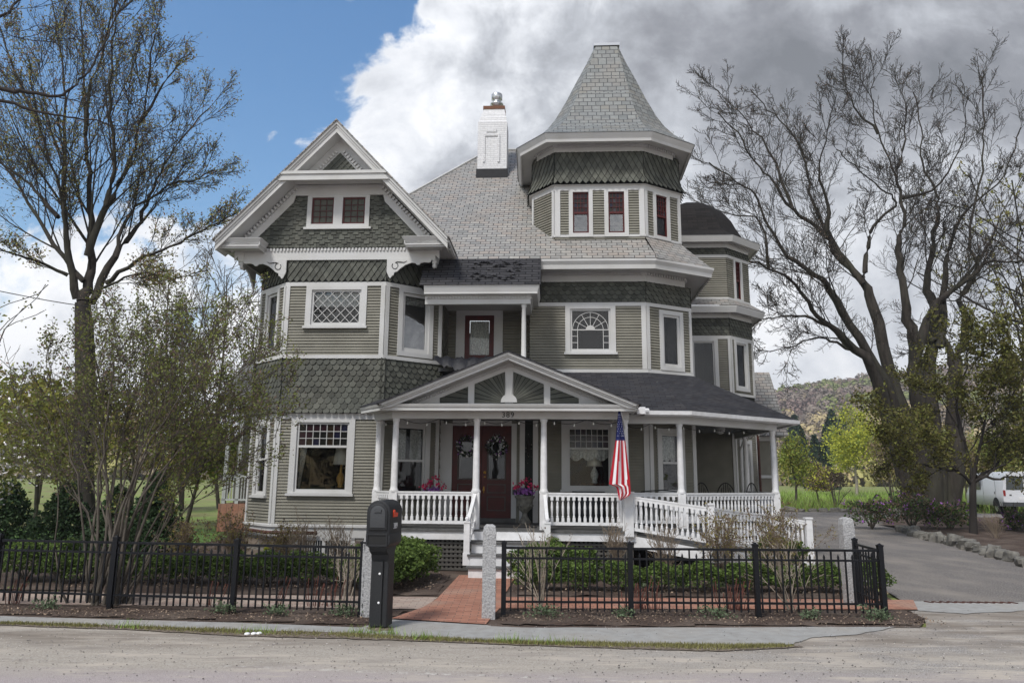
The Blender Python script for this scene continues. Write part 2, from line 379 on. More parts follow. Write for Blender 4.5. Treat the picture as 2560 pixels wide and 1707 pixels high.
bg1 = nd('ShaderNodeBackground'); bg1.inputs['Strength'].default_value = .13
hs = nd('ShaderNodeHueSaturation'); hs.inputs['Saturation'].default_value = 1.28; lk(sky.outputs[0], hs.inputs['Color']); lk(hs.outputs[0], bg1.inputs['Color'])
bg2 = nd('ShaderNodeBackground'); bg2.inputs['Strength'].default_value = 1.0; lk(cr.outputs[0], bg2.inputs['Color'])
mx = nd('ShaderNodeMixShader'); lk(blue, mx.inputs[0]); lk(bg2.outputs[0], mx.inputs[1]); lk(bg1.outputs[0], mx.inputs[2])
wo = nd('ShaderNodeOutputWorld'); lk(mx.outputs[0], wo.inputs['Surface'])
S.view_settings.view_transform = 'Standard'; S.view_settings.look = 'None'; S.view_settings.gamma = 1; S.view_settings.exposure = .38
# ------------------------------------------------------------------ the house
house = thing('victorian_house', 'olive and white two storey wooden house with a slate roofed corner tower and front porch', 'house', HW(*HB), -YAW)
class HM(MB):
    """mesh given in house coordinates, stored relative to the house base"""
    def build(s, name, m, parent=None, **k):
        s.v = [(x-HB[0], y-HB[1], z) for x, y, z in s.v]
        return MB.build(s, name, m, parent if parent is not None else house, **k)
CLEAR = []
def window(p, s0, s1, z0, z1, style='fixed', cas=.11, sash='white', gl='glass_dim', sill=True, depth=.9, inner='interior', off=.042, sw=.045, ctop=None, niche=True):
    """casing outside (s0..s1, z0..z1) measured over the glass opening plus casing"""
    ct = cas if ctop is None else ctop
    m = HM(); p.box(m, s0-cas, s0, z0, z1+ct, 0, off); p.box(m, s1, s1+cas, z0, z1+ct, 0, off); p.box(m, s0, s1, z1, z1+ct, 0, off+.002)
    p.box(m, s0-cas, s1+cas, z0-(.03 if sill else cas), z0, 0, off+.003)
    win = m.build('window', M['white'])
    if sill:
        m = HM(); p.box(m, s0-cas-.03, s1+cas+.03, z0-.085, z0-.032, 0, off+.05); m.build('sill', M['white'], win)
    m = HM(); q = -.01; t = sw
    for a, b, c, d in ((s0, s0+t, z0, z1), (s1-t, s1, z0, z1), (s0+t, s1-t, z1-t, z1), (s0+t, s1-t, z0, z0+t*1.3)): p.box(m, a, b, c, d, q-.03, q+.012)
    g0, g1, h0, h1 = s0+t, s1-t, z0+t*1.3, z1-t; zm = (z0+z1)/2; bw = .014
    if style == 'double': p.box(m, g0, g1, zm-.025, zm+.025, q-.03, q+.022)
    if style == 'lattice':
        L = (h1-h0); W = (g1-g0); n = 5; k = W/n
        for i in range(-6, n+6):
            for sg in (1, -1):
                x0 = g0+i*k; a = (x0, h0); b = (x0+sg*L*.95, h1)
                ts = []
                for lim in (g0, g1):
                    if abs(b[0]-a[0]) > 1e-6: ts.append((lim-a[0])/(b[0]-a[0]))
                t0, t1 = max(0, min(ts)), min(1, max(ts))
                if t1-t0 < .02: continue
                A = (a[0]+(b[0]-a[0])*t0, h0+L*t0); B = (a[0]+(b[0]-a[0])*t1, h0+L*t1)
                m.bar(p.P(A[0], A[1], q+.004*sg), p.P(B[0], B[1], q+.004*sg), .012, .018, up=(p.n[0], p.n[1], 0))
    if style == 'fan':
        zc = h0+(h1-h0)*.50; cx = (g0+g1)/2; R = (g1-g0)/2-.01
        p.box(m, g0, g1, zc-.012, zc+.012, q-.01, q+.012)
        for rr in (R, R*.72):
            pts = [p.P(cx+rr*math.cos(PI*i/24), zc+rr*1.0*math.sin(PI*i/24), q+.004) for i in range(25)]
            for a, b in zip(pts[:-1], pts[1:]): m.bar(a, b, .013, .02, up=(p.n[0], p.n[1], 0))
        for i in range(1, 8):
            if i in (0, 8): continue
            t = PI*(i/8.)
            if i == 1 or i == 7: t = PI*(.17 if i == 1 else .83)
            if i in (2, 6): t = PI*(.335 if i == 2 else .665)
            if i in (3, 5): continue
            m.bar(p.P(cx+.1*math.cos(t), zc+.1*math.sin(t), q+.004), p.P(cx+R*math.cos(t), zc+R*math.sin(t), q+.004), .012, .018, up=(p.n[0], p.n[1], 0))
        m.prism([p.P(cx+.11*math.cos(PI*i/10), zc+.11*math.sin(PI*i/10), q+.002) for i in range(11)], Vector((p.n[0], p.n[1], 0))*.012)
        for sx in (g0+.13, g1-.13): p.box(m, sx-.007, sx+.007, h0, zc, q-.008, q+.010)
        for i in (1, 2):
            z = h0+(zc-h0)*i/3
            p.box(m, g0, g0+.13, z-.007, z+.007, q-.008, q+.008); p.box(m, g1-.13, g1, z-.007, z+.007, q-.008, q+.008)
    if style in ('transom', 'stained_double', 'stained_grid'):
        zt = {'transom': h0+(h1-h0)*.66, 'stained_double': zm, 'stained_grid': h0}[style]
        nx, ny = {'transom': (7, 3), 'stained_double': (4, 4), 'stained_grid': (4, 4)}[style]
        if style == 'stained_grid': nx = 3
        if style != 'stained_grid': p.box(m, g0, g1, zt-.03, zt+.02, q-.03, q+.02); zt += .02
        for i in range(1, nx):
            x = g0+(g1-g0)*i/nx; p.box(m, x-.006, x+.006, zt, h1, q-.012, q+.008)
        for i in range(1, ny):
            z = zt+(h1-zt)*i/ny; p.box(m, g0, g1, z-.006, z+.006, q-.012, q+.006)
        r = random.Random(int(s0*100)+int(z0*10)); mg = [HM() for _ in range(5)]
        for i in range(nx):
            for j in range(ny):
                k = r.choice([0, 0, 1, 2, 3, 3] if style == 'transom' else [0, 0, 0, 1, 2, 3, 3, 4])
                a = g0+(g1-g0)*i/nx; b = g0+(g1-g0)*(i+1)/nx; c = zt+(h1-zt)*j/ny; d = zt+(h1-zt)*(j+1)/ny; o = q-.012
                mg[k].poly([p.P(a, c, o), p.P(b, c, o), p.P(b, d, o), p.P(a, d, o)])
        all_ = HM(); mats = []; idx = []
        for k, g_ in enumerate(mg):
            n = len(all_.v); all_.v += g_.v; all_.f += [tuple(n+t for t in f) for f in g_.f]; idx += [k]*len(g_.f)
        sg_ = all_.build('stained_pane', [M['stained_%d' % i] for i in range(5)], win)
        for f, k in zip(sg_.data.polygons, idx): f.material_index = k
        h1 = zt
    m.build('sash', M[sash], win)
    if h1-h0 > .05:
        m = HM(); o = q-.02; m.poly([p.P(g0, h0, o), p.P(g1, h0, o), p.P(g1, h1, o), p.P(g0, h1, o)]); m.build('pane', M[gl], win)
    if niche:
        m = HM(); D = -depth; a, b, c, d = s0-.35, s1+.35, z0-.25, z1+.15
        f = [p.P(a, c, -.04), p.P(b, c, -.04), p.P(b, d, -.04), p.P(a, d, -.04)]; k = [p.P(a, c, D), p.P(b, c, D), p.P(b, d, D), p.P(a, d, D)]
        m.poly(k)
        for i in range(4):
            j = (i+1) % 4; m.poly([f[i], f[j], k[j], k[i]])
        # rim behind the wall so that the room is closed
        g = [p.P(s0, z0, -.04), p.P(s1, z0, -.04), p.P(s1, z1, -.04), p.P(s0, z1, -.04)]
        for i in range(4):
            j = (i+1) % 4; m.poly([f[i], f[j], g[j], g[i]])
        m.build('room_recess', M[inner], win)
    return win
def hole(s0, s1, z0, z1): return (s0, s1, z0, z1)
def trims(p, rects, off=.038, mb=None):
    for a, b, c, d in rects: p.box(mb, a, b, c, d, 0, off)
# ---- plans
LB = [(-7.0, 25.9), (-7.0, 17.0), (-6.1, 16.2), (-3.8, 16.2), (-2.65, 17.15), (-2.65, 17.4)]
pLs, pLc, pLf, pRc = Panel(LB[0], LB[1]), Panel(LB[1], LB[2]), Panel(LB[2], LB[3]), Panel(LB[3], LB[4])
pW1 = Panel((-2.65, 17.4), (2.22, 17.4)); pTc = Panel((2.22, 17.4), (3.40, 18.08)); pTs = Panel((3.40, 18.08), (3.40, 21.9))
zWT, zF1 = .78, 3.05
sd1, sd2, tr, sh, gp, tr2, sh2, sd3 = [HM() for _ in range(8)]
# left bay, first floor
hl = [hole(.45, 1.62, 1.46, 3.0)]
pLf.siding(sd1, zWT, zF1, hl); pLc.siding(sd1, zWT, zF1, [hole(.40, .80, 1.40, 2.92)]); pLs.siding(sd1, zWT, zF1)
pRc.siding(sd1, zWT, zF1, [hole(.42, 1.14, 1.40, 2.92)])
trims(pLf, [(0, .075, zWT, zF1), (2.225, 2.3, zWT, zF1)], mb=tr); trims(pLc, [(0, .07, zWT, zF1), (pLc.L-.09, pLc.L, zWT, zF1)], mb=tr)
trims(pRc, [(0, .09, zWT, zF1), (pRc.L-.09, pRc.L, zWT, zF1)], mb=tr)
win1 = window(pLf, .45, 1.62, 1.46, 3.0-.03, 'transom', .13, gl='glass_clear', depth=1.6, inner='interior', ctop=.09)
window(pLc, .40, .80, 1.40, 2.92, 'double', .12, gl='glass_dim'); window(pRc, .42, 1.14, 1.40, 2.92, 'double', .12, gl='glass_clear', depth=1.0)
sweep(tr, LB[:5], [(0, 3.04), (.035, 3.04), (.035, 3.17), (0, 3.17)])
sweep(tr, LB[:5], [(0, .50), (.02, .50), (.02, .70), (.06, .715), (.06, .76), (.0, .785)])
# flared fish scale skirt
fl = lambda z: .10*max(0, (3.55-z)/.40)**1.6
for p in (pLs, pLc, pLf, pRc): 
    ex = .12
    p.scales(sh, 'fish', 3.17, 4.42, .155, .125, s0=-.06 if p is not pLs else 0, s1=p.L+.06, flare=fl)
    p.box(gp, -.01, p.L+.01, 3.17, 4.42, -.02, .001)
# second floor left bay
zA, zB = 4.48, 6.08
hl2 = hole(.60, 1.75, 5.17, 6.0)
pLf.siding(sd1, zA, zB, [hl2]); pLc.siding(sd1, zA, zB, [hole(.36, .84, 4.62, 6.0)]); pRc.siding(sd1, zA, zB, [hole(.44, 1.14, 4.62, 6.0)]); pLs.siding(sd1, zA, zB)
trims(pLf, [(0, .09, zA, zB), (2.2, 2.3, zA, zB)], mb=tr); trims(pLc, [(0, .06, zA, zB), (pLc.L-.07, pLc.L, zA, zB)], mb=tr); trims(pRc, [(0, .09, zA, zB), (pRc.L-.09, pRc.L, zA, zB)], mb=tr)
window(pLf, .60, 1.75, 5.17, 5.99, 'lattice', .13, gl='glass_dim', inner='interior_pale', depth=.5, ctop=.09)
window(pLc, .36, .84, 4.62, 6.0, 'fixed', .09, gl='glass_dim', sill=False, sw=.06); window(pRc, .44, 1.14, 4.62, 6.0, 'fixed', .11, gl='glass_sky', inner='interior_pale', sill=False, sw=.07, depth=.4)
sweep(tr, LB[:5]+[(-2.65, 17.6)], [(0, 4.40), (.04, 4.40), (.04, 4.48), (0, 4.485)]); sweep(tr, LB[:5], [(0, 6.08), (.026, 6.08), (.026, 6.17), (0, 6.17)])
for p in (pLs, pLc, pLf, pRc):
    p.scales(sh, 'diamond', 6.17, 6.72, .15, .115); p.box(gp, 0, p.L, 6.17, 6.72, -.02, .001)
# ---- front wall + tower, first floor
for p in (Panel((-2.65, 17.15), (-2.65, 17.4)), Panel((3.4, 21.9), (3.4, 25.9)), Panel((3.4, 25.9), (-7.0, 25.9))): p.siding(sd2, .0, 6.9, e=.2)

hd = [hole(.30, 1.69, .8, 3.05), hole(3.0, 3.98, 1.58, 2.97)]
pW1.siding(sd2, .8, 3.5, hd); pTc.siding(sd2, .8, 3.5, [hole(.34, .90, 1.50, 2.85)]); pTs.siding(sd2, .0, 3.6)
trims(pW1, [(0, .08, .8, 3.5), (1.88, 2.0, .8, 3.4), (2.19, 2.31, .8, 3.4), (4.75, 4.87, .8, 3.5)], .04, tr2)
trims(pTc, [(0, .10, .8, 3.5), (pTc.L-.1, pTc.L, .8, 3.5)], .04, tr2)
pW1.box(gp, 2.0, 2.19, .8, 3.4, 0, .034)
window(pW1, 3.0, 3.98, 1.58, 2.97, 'transom', .15, gl='glass_clear', depth=1.5); window(pTc, .34, .90, 1.50, 2.85, 'double', .12, gl='glass_dim')
# second floor front wall and tower
zS, zT2 = 4.34, 5.87
pR2 = Panel((-.55, 17.4), (2.22, 17.4))
pR2.siding(sd3, zS-.25, zT2, [hole(.97, 1.93, 4.77, 5.82)]); pTc.siding(sd3, zS, zT2, [hole(.48, 1.0, 4.45, 5.72)]); pTs.siding(sd3, 3.6, zT2)
trims(pR2, [(2.66, 2.77, zS, zT2)], mb=tr2); trims(pTc, [(0, .09, zS, zT2), (pTc.L-.07, pTc.L, zS, zT2)], mb=tr2)
window(pR2, .97, 1.93, 4.77, 5.80, 'fan', .12, gl='glass_dim', depth=.6, ctop=.075); window(pTc, .48, 1.0, 4.45, 5.72, 'fixed', .10, gl='glass_dim', sill=False, sw=.055)
T2 = [(-.6, 17.4), (2.22, 17.4), (3.40, 18.08), (3.40, 21.9)]
sweep(tr2, T2, [(0, 5.87), (.026, 5.87), (.026, 5.96), (0, 5.96)]); sweep(tr2, T2, [(0, 4.26), (.03, 4.26), (.03, 4.34), (0, 4.34)])
for p in (Panel(T2[0], T2[1]), pTc, pTs): p.scales(sh2, 'fish', 5.96, 6.48, .15, .105); p.box(gp, 0, p.L, 5.96, 6.48, -.02, .001)
# ---- balcony recess
bk = Panel((-2.65, 18.2), (-.55, 18.2)); bs = Panel((-2.65, 17.15), (-2.65, 18.2)); br_ = Panel((-.55, 18.2), (-.55, 17.4))
bk.siding(sd2, 4.3, 5.95, [hole(.44, 1.18, 4.5, 5.85)]); bs.siding(sd2, 4.3, 5.95); br_.siding(sd2, 4.3, 5.95)
m = HM(); m.box(-2.65, -.55, 17.4, 18.25, 4.22, 4.3); m.box(-2.65, -.55, 16.9, 17.4, 4.22, 4.30); m.build('balcony_floor', M['deck_grey'])
m = HM(); m.box(-2.65, -.4, 16.3, 18.25, 5.95, 6.0); m.build('balcony_ceiling', M['white'])
m = HM(); bk.box(m, .22, .44, 4.3, 5.95, 0, .04); bk.box(m, 1.18, 1.40, 4.3, 5.95, 0, .04); bk.box(m, .44, 1.18, 5.83, 5.95, 0, .04)
bd = m.build('balcony_door', M['white'])
m = HM()
for r in ((.44, .56, 4.3, 5.83), (1.06, 1.18, 4.3, 5.83), (.56, 1.06, 5.70, 5.83), (.56, 1.06, 4.3, 4.82)): bk.box(m, r[0], r[1], r[2], r[3], -.04, .0)
bk.box(m, .66, .96, 4.42, 4.68, 0, .012); m.build('door_leaf', M['maroon'], bd)
m = HM(); m.poly([bk.P(.56, 4.82, -.02), bk.P(1.06, 4.82, -.02), bk.P(1.06, 5.70, -.02), bk.P(.56, 5.70, -.02)]); m.build('pane', M['glass_dim'], bd)
m = HM(); n = 34
for i in range(n):
    a, b = .57+.48*i/n, .57+.48*(i+1)/n; m.poly([bk.P(a, 4.83, -.06+.012*math.sin(i*1.5)), bk.P(b, 4.83, -.06+.012*math.sin(i*1.5+1.5)), bk.P(b, 5.69, -.06+.012*math.sin(i*1.5+1.5)), bk.P(a, 5.69, -.06+.012*math.sin(i*1.5))])
m.build('curtain', M['lace'], bd)
m = HM(); m.lathe((-.65, 16.34, 4.3), [(.075, 0), (.075, .06), (.058, .08), (.052, .9), (.046, 1.28), (.06, 1.30), (.07, 1.36)], 14); m.build('column', M['white'], smooth=True)
bp = [(-2.9, 16.25), (-.50, 16.25), (-.50, 17.4)]
m = HM(); sweep(m, bp, [(-.14, 5.66), (0, 5.66), (0, 5.84), (.02, 5.84), (.02, 5.86), (.16, 5.86), (.16, 5.90), (.19, 5.99), (.21, 6.06), (.0, 6.08)]); sweep(m, bp, [(-.14, 5.95), (-.14, 5.66)]); m.build('balcony_cornice', M['white'])
m = HM(); dentils(m, bp, 0, 5.78, 5.835, .035, .032, .035); m.build('dentil_band', M['white'])
m = HM(); a, b, c, d = (-3.0, 16.02, 6.05), (-.27, 16.02, 6.05), (-.27, 16.72, 6.86), (-3.0, 16.72, 6.86)
m.poly([a, b, c, d]); m.poly([(-.27, 16.02, 6.05), (-.27, 17.4, 6.05), (-.27, 17.4, 6.86), (-.27, 16.72, 6.86)]); m.poly([(-.27, 16.02, 6.05), (-.27, 17.4, 6.05), (-3, 17.4, 6.05), (-3, 16.02, 6.05)])
r = random.Random(5)
for i in range(34):                                            # curled and lifted old shingles
    x = r.uniform(-1.9, -.85); t = r.uniform(.12, .85); w_ = r.uniform(.10, .2); y = 16.02+.7*t; z = 6.05+.81*t; k = r.uniform(.015, .05)
    m.poly([(x, y+.08, z+.1), (x, y-.01, z+.006+k*.3), (x+w_*.5, y-.035, z+k), (x+w_, y-.01, z+.006), (x+w_, y+.08, z+.1)])
m.build('balcony_roof', M['asphalt_worn'], uv=True)
# ---- gable over left bay
GA, GB = -7.27, -2.67; pG = Panel((GA, 16.16), (GB, 16.16)); cx = -4.97; zE, zP = 7.06, 9.87; half = 2.64; k_ = (zP-zE)/half
m = HM(); pG.box(m, .0, pG.L, 6.69, 6.90, -.05, .02); m.box(GA, GA+.05, 16.16, 19.5, 6.69, 6.9); m.box(GB-.05, GB, 16.16, 17.4, 6.69, 6.9); pG.box(m, 0, .13, 6.66, 6.94, -.02, .035); pG.box(m, pG.L-.13, pG.L, 6.66, 6.94, -.02, .035); m.build('gable_beam', M['white'])
m = HM(); m.poly([(GA, 16.14, 6.70), (GB, 16.14, 6.70), (GB, 19.5, 6.70), (GA, 19.5, 6.70)]); m.build('gable_soffit', M['shingle'])
def rk(u, dz=0.): return zP-k_*abs(u-cx)-dz           # roof line
lo = lambda z: max(0, (cx-GA)-max(0, (rk(cx)-.62-z))/k_); hi = lambda z: (cx-GA)+max(0, (rk(cx)-.62-z))/k_
pG.scales(sh, 'square', 6.98, 8.26, .13, .115, lo=lambda z: max(.02, lo(z)), hi=lambda z: min(pG.L-.02, hi(z)), holes=[(1.6, 3.0, 7.50, 8.3)])
m = HM(); m.prism([pG.P(0, 6.95, -.02), pG.P(pG.L, 6.95, -.02), pG.P(pG.L, 7.2, -.02), pG.P(hi(8.5), 8.5, -.02), pG.P(lo(8.5), 8.5, -.02), pG.P(0, 7.2, -.02)], (0, .04, 0)); m.build('gable_wall', M['shingle'])
for a, b in ((1.66, 2.18), (2.39, 2.92)): window(pG, a, b, 7.55, 8.20, 'stained_grid', .105, sash='maroon', sill=False, sw=.035, niche=False)
m = HM(); pG.box(m, 1.50, 3.08, 7.42, 7.47, 0, .07)
# frieze boards following the rake and top
fz = .26
for sg in (-1, 1):
    def q(u, z, o=.045): return (u, 16.16-o, z)
    uo = cx+sg*(half-.25); ui = cx+sg*1.16; 
    pts = [q(uo, rk(uo, .30)), q(uo, rk(uo, .64)), q(cx+sg*1.08, rk(cx+sg*1.08, .64)), q(cx+sg*.95, rk(cx+sg*.95, .30))]
    m.prism(pts, (0, .04, 0))
m.box(cx-1.25, cx+1.25, 16.11, 16.15, 8.25, 8.50)
m.build('gable_frieze', M['white'])
m = HM(); 
for sg in (-1, 1):
    u = 1.02
    while u < half-.18:
        a = Vector((cx+sg*u, 16.08, rk(cx+sg*u, .36))); b = Vector((cx+sg*(u+.033), 16.08, rk(cx+sg*(u+.033), .36))); m.bar(a, b, .06, .075); u += .064
u = cx-.98
while u < cx+.96: m.box(u, u+.045, 16.05, 16.11, 8.50, 8.56); u += .082
dentils(m, [(GA+.06, 16.16), (GB, 16.16)], .0, 6.90, 6.965, .04, .04, .05)
m.build('dentil_band', M['white'])
# rake boards, soffits, returns
m = HM(); vF = 15.6
for sg in (-1, 1):
    for (d0, d1, vo, th) in ((.0, .085, .0, .07), (.085, .15, .03, .06), (.15, .27, .05, .05)):
        uo = cx+sg*half
        a = [(cx, vF+vo, rk(cx, d0)), (uo, vF+vo, rk(uo, d0)), (uo, vF+vo, rk(uo, d1)), (cx, vF+vo, rk(cx, d1))]
        m.prism(a, (0, th, 0))
    m.poly([(cx, vF+.05, rk(cx, .26)), (cx+sg*half, vF+.05, rk(cx+sg*half, .26)), (cx+sg*half, 16.2, rk(cx+sg*half, .26)), (cx, 16.2, rk(cx, .26))])
    # eave return at the foot of the rake
    a0, a1 = (cx+sg*half, cx+sg*(half-1.02))
    pth = [(a0, 16.15), (a0, vF+.09), (a1, vF+.09), (a1, 16.15)] if sg < 0 else [(a1, 16.15), (a1, vF+.09), (a0, vF+.09), (a0, 16.15)]
    sweep(m, pth, [(-.10, 6.86), (-.06, 6.86), (-.06, 6.93), (-.03, 6.93), (-.03, 7.0), (.02, 7.08), (-.02, 7.10)])
    x0, x1 = min(a0, a1)+.05, max(a0, a1)-.05
    m.box(x0, x1, vF+.12, 16.15, 6.90, 7.085)
m.prism([(cx-1.36, vF+.0, 8.42), (cx+1.36, vF+.0, 8.42), (cx+1.22, vF+.0, 8.56), (cx-1.22, vF+.0, 8.56)], (0, .06, 0)); m.prism([(cx-1.22, vF-.03, 8.56), (cx+1.22, vF-.03, 8.56), (cx+1.17, vF-.03, 8.63), (cx-1.17, vF-.03, 8.63)], (0, .08, 0)); m.box(cx-1.2, cx+1.2, vF+.05, 16.15, 8.50, 8.60)
for x0, x1 in ((cx+half-.01, cx+half+.03), (cx-half-.03, cx-half+.01)):      # side eaves running back
    m.box(x0, x1, vF+.08, 18.0, 6.93, 7.07)
m.box(GB-.05, cx+half, 16.1, 18.0, 6.90, 6.93); m.box(cx-half, GA+.05, 16.1, 19.5, 6.90, 6.93)
m.build('rake_cornice', M['white'])
# small upper gable panel
pv = 16.02
m = HM(); m.prism([(cx-1.2, pv, 8.64), (cx+1.2, pv, 8.64), (cx, pv, rk(cx)-.05)], (0, .05, 0)); m.build('upper_gable_panel', M['white'])
m = HM()
for sg in (-1, 1):
    u = .08
    while u < .95:
        a = Vector((cx+sg*u, pv-.03, rk(cx+sg*u, .50))); b = Vector((cx+sg*(u+.03), pv-.03, rk(cx+sg*(u+.03), .50)))
        if a.z > 8.68: m.bar(a, b, .05, .085)
        u += .058
m.build('dentil_band', M['white'])
m = HM(); m.prism([(cx-.42, pv-.015, 8.80), (cx+.42, pv-.015, 8.80), (cx, pv-.015, 9.26)], (0, .015, 0))
for t in (-.28, -.14, 0, .14, .28):
    for sg in (-1, 1):
        # diagonal slats running parallel to the two rakes
        x1 = (cx+t+sg*.42)/1; L = .42-abs(t) if (t*sg) > 0 else .42
        L = (.42-sg*t)/2
        m.bar((cx+t, pv-.022, 8.80), (cx+t+sg*L, pv-.022, 8.80+L*1.095), .025, .02)
m.build('diamond_louver', M['shingle'])
# brackets in the cut away corners
def bracket(org, dx, mb):
    """scroll cut bracket hanging from the beam: org at its wall end, dx = direction towards the gable corner"""
    dx = Vector(dx); up = Vector((0, 0, 1)); nrm_ = Vector((dx.y, -dx.x, 0))
    if nrm_.y > 0: nrm_ = -nrm_
    prof = [(0, .0), (0, -.30), (.03, -.36), (.06, -.43), (.09, -.45), (.12, -.40), (.16, -.38), (.17, -.32), (.24, -.29), (.30, -.23), (.42, -.14), (.55, -.09), (.64, -.10), (.68, -.14), (.73, -.14), (.76, -.10), (.84, -.08), (.95, -.09), (.99, -.07), (1.0, 0)]
    pts = [Vector(org)+dx*(a*1.02)+up*b for a, b in prof]; mb.prism(pts, nrm_*.04)
    scr = [(.46, -.05), (.40, -.085), (.30, -.075), (.24, -.07)]; c0 = (.19, -.16)
    ring = [(c0[0]+.07*math.cos(a), c0[1]+.075*math.sin(a)) for a in [PI/2-i*.6 for i in range(10)]]
    return [Vector(org)+dx*a+up*b+nrm_*.045 for a, b in scr+ring]
m = HM(); m2 = HM(); L_ = []
for org, dx in (((-6.12, 16.15, 6.69), (-1, 0, 0)), ((-3.78, 16.15, 6.69), (1, 0, 0)), ((-7.25, 17.15, 6.69), (0, -.95, 0)), ((-2.69, 17.2, 6.69), (0, -.95, 0))):
    m = HM(); s_ = bracket(org, dx, m); b_ = m.build('bracket', M['white'])
    m = HM(); m.tube(s_, [.004, .010, .014, .012]+[.009]*10, 5); m.build('scroll_cutout', M['number_black'], b_)
    m = HM(); e_ = Vector(org)+Vector(dx)*1.08
    if abs(dx[0]) > .5: m.lathe((e_.x, e_.y+.03, 6.52), [(.015, -.04), (.04, -.01), (.045, .03), (.03, .06), (.055, .08), (.055, .12), (.04, .14), (.04, .18)], 12); m.build('finial', M['white'], b_, smooth=True)
# gable roof planes
m = HM()
for sg in (-1, 1):
    ue = cx+sg*(half+.05); t = .04
    a, b, c, d = (cx, vF-.03, zP+.03), (ue, vF-.03, rk(ue)+.03), (ue, 21.0, rk(ue)+.03), (cx, 21.0, zP+.03)
    m.hexa([(a[0], a[1], a[2]-t), (b[0], b[1], b[2]-t), (c[0], c[1], c[2]-t), (d[0], d[1], d[2]-t)], [a, b, c, d])
m.build('gable_roof', M['slate'], uv=True)
# ---- main roof
def rz(v): return 6.86+(v-16.72)
m = HM()
fr = [(-5.0, 16.72), (2.44, 16.72), (2.24, 17.42), (2.24, 21.85), (-2.0, 21.85), (-4.01, 19.44), (-5.0, 18.25)]
m.poly([(u, v, rz(v)) for u, v in fr])
m.poly([(-2.0, 21.85, rz(21.85)), (-2.0, 26, rz(21.85)), (-6.9, 26, 6.9), (-6.9, 16.9, 6.9), (-5.0, 18.25, rz(18.25)), (-4.01, 19.44, rz(19.44))])
m.poly([(-2.0, 21.85, rz(21.85)), (2.6, 21.85, rz(21.85)), (2.6, 26, rz(21.85)), (-2.0, 26, rz(21.85))])
m.poly([(2.44, 16.72, 6.86), (3.86, 17.62, 6.86), (3.22, 18.07, 7.62), (2.25, 17.4, 7.62)])
m.poly([(3.86, 17.62, 6.86), (3.86, 22.2, 6.86), (3.22, 22.2, 7.62), (3.22, 18.07, 7.62)])
m.poly([(3.22, 18.07, 7.62), (3.22, 22.2, 7.62), (2.6, 22.2, rz(21.85)), (2.6, 20.5, rz(21.85)), (2.24, 19.5, 9)])
m.build('main_roof', M['slate'], uv=True)
m = HM(); m.tube([(-5.0, 18.25, rz(18.25)+.02), (-4.01, 19.44, rz(19.44)+.02), (-2.0, 21.85, rz(21.85)+.02), (2.0, 21.85, rz(21.85)+.02)], .035, 6); m.build('ridge_flashing', M['white'])
# tower second floor cornice
m = HM(); T2c = [(-.35, 17.4), (2.22, 17.4), (3.24, 17.988), (3.24, 22)]
sweep(m, T2c, [(.0, 6.47), (.03, 6.47), (.03, 6.63), (.06, 6.63), (.06, 6.70), (.58, 6.66), (.58, 6.62), (.62, 6.62), (.63, 6.72), (.68, 6.80), (.68, 6.85), (.60, 6.86)])
m.poly([(-.30, 16.74, 6.62), (-.30, 17.4, 6.62), (-.30, 17.4, 6.86), (-.30, 16.74, 6.86)])
m.build('tower_cornice', M['white'])
m = HM(); dentils(m, T2c, .05, 6.625, 6.69, .04, .038, .05); m.build('dentil_band', M['white'])
# chimney
ch = (-2.2, -1.34, 20.3, 21.0); zc0 = 10.2
m = HM(); x0, x1, y0, y1 = ch
def ring(a, z): return [(x0+a, y0+a, z), (x1-a*.6, y0+a, z), (x1-a*.6, y1-a, z), (x0+a, y1-a, z)]
sec = [(0, zc0), (0, 12.18), (.035, 12.24), (.05, 12.34), (.08, 12.40), (.10, 12.50), (.13, 12.56), (.15, 12.66)]
for (a, z), (b, z2) in zip(sec[:-1], sec[1:]): m.hexa(ring(a, z), ring(b, z2))
m.box(x0+.16, x0+.22, y0-.03, y0, 10.9, 11.72); m.box(x1-.27, x1-.21, y0-.03, y0, 10.9, 11.72); m.box(x0+.16, x1-.21, y0-.03, y0, 11.72, 11.80); m.box(x0+.25, x1-.31, y0-.03, y0, 11.85, 11.95)
chm = m.build('chimney', M['chimney_brick'], uv=True)
m = HM(); m.box(x0-.03, x1+.03, y0-.04, y1, 10.2, 10.68); m.build('flashing', M['black_flash'], chm)
m = HM(); m.box(x0+.13, x1-.08, y0+.13, y1-.1, 12.66, 12.76); m.build('chimney_cap', M['brown_clay'], chm)
m = HM(); c_ = (-1.68, 20.65, 12.76); m.lathe(c_, [(.13, 0), (.13, .08), (.20, .12), (.20, .16), (.12, .20), (.12, .27), (.165, .30), (.165, .46), (.15, .48)], 18); m.build('flue_pipe', M['metal'], chm, smooth=True)
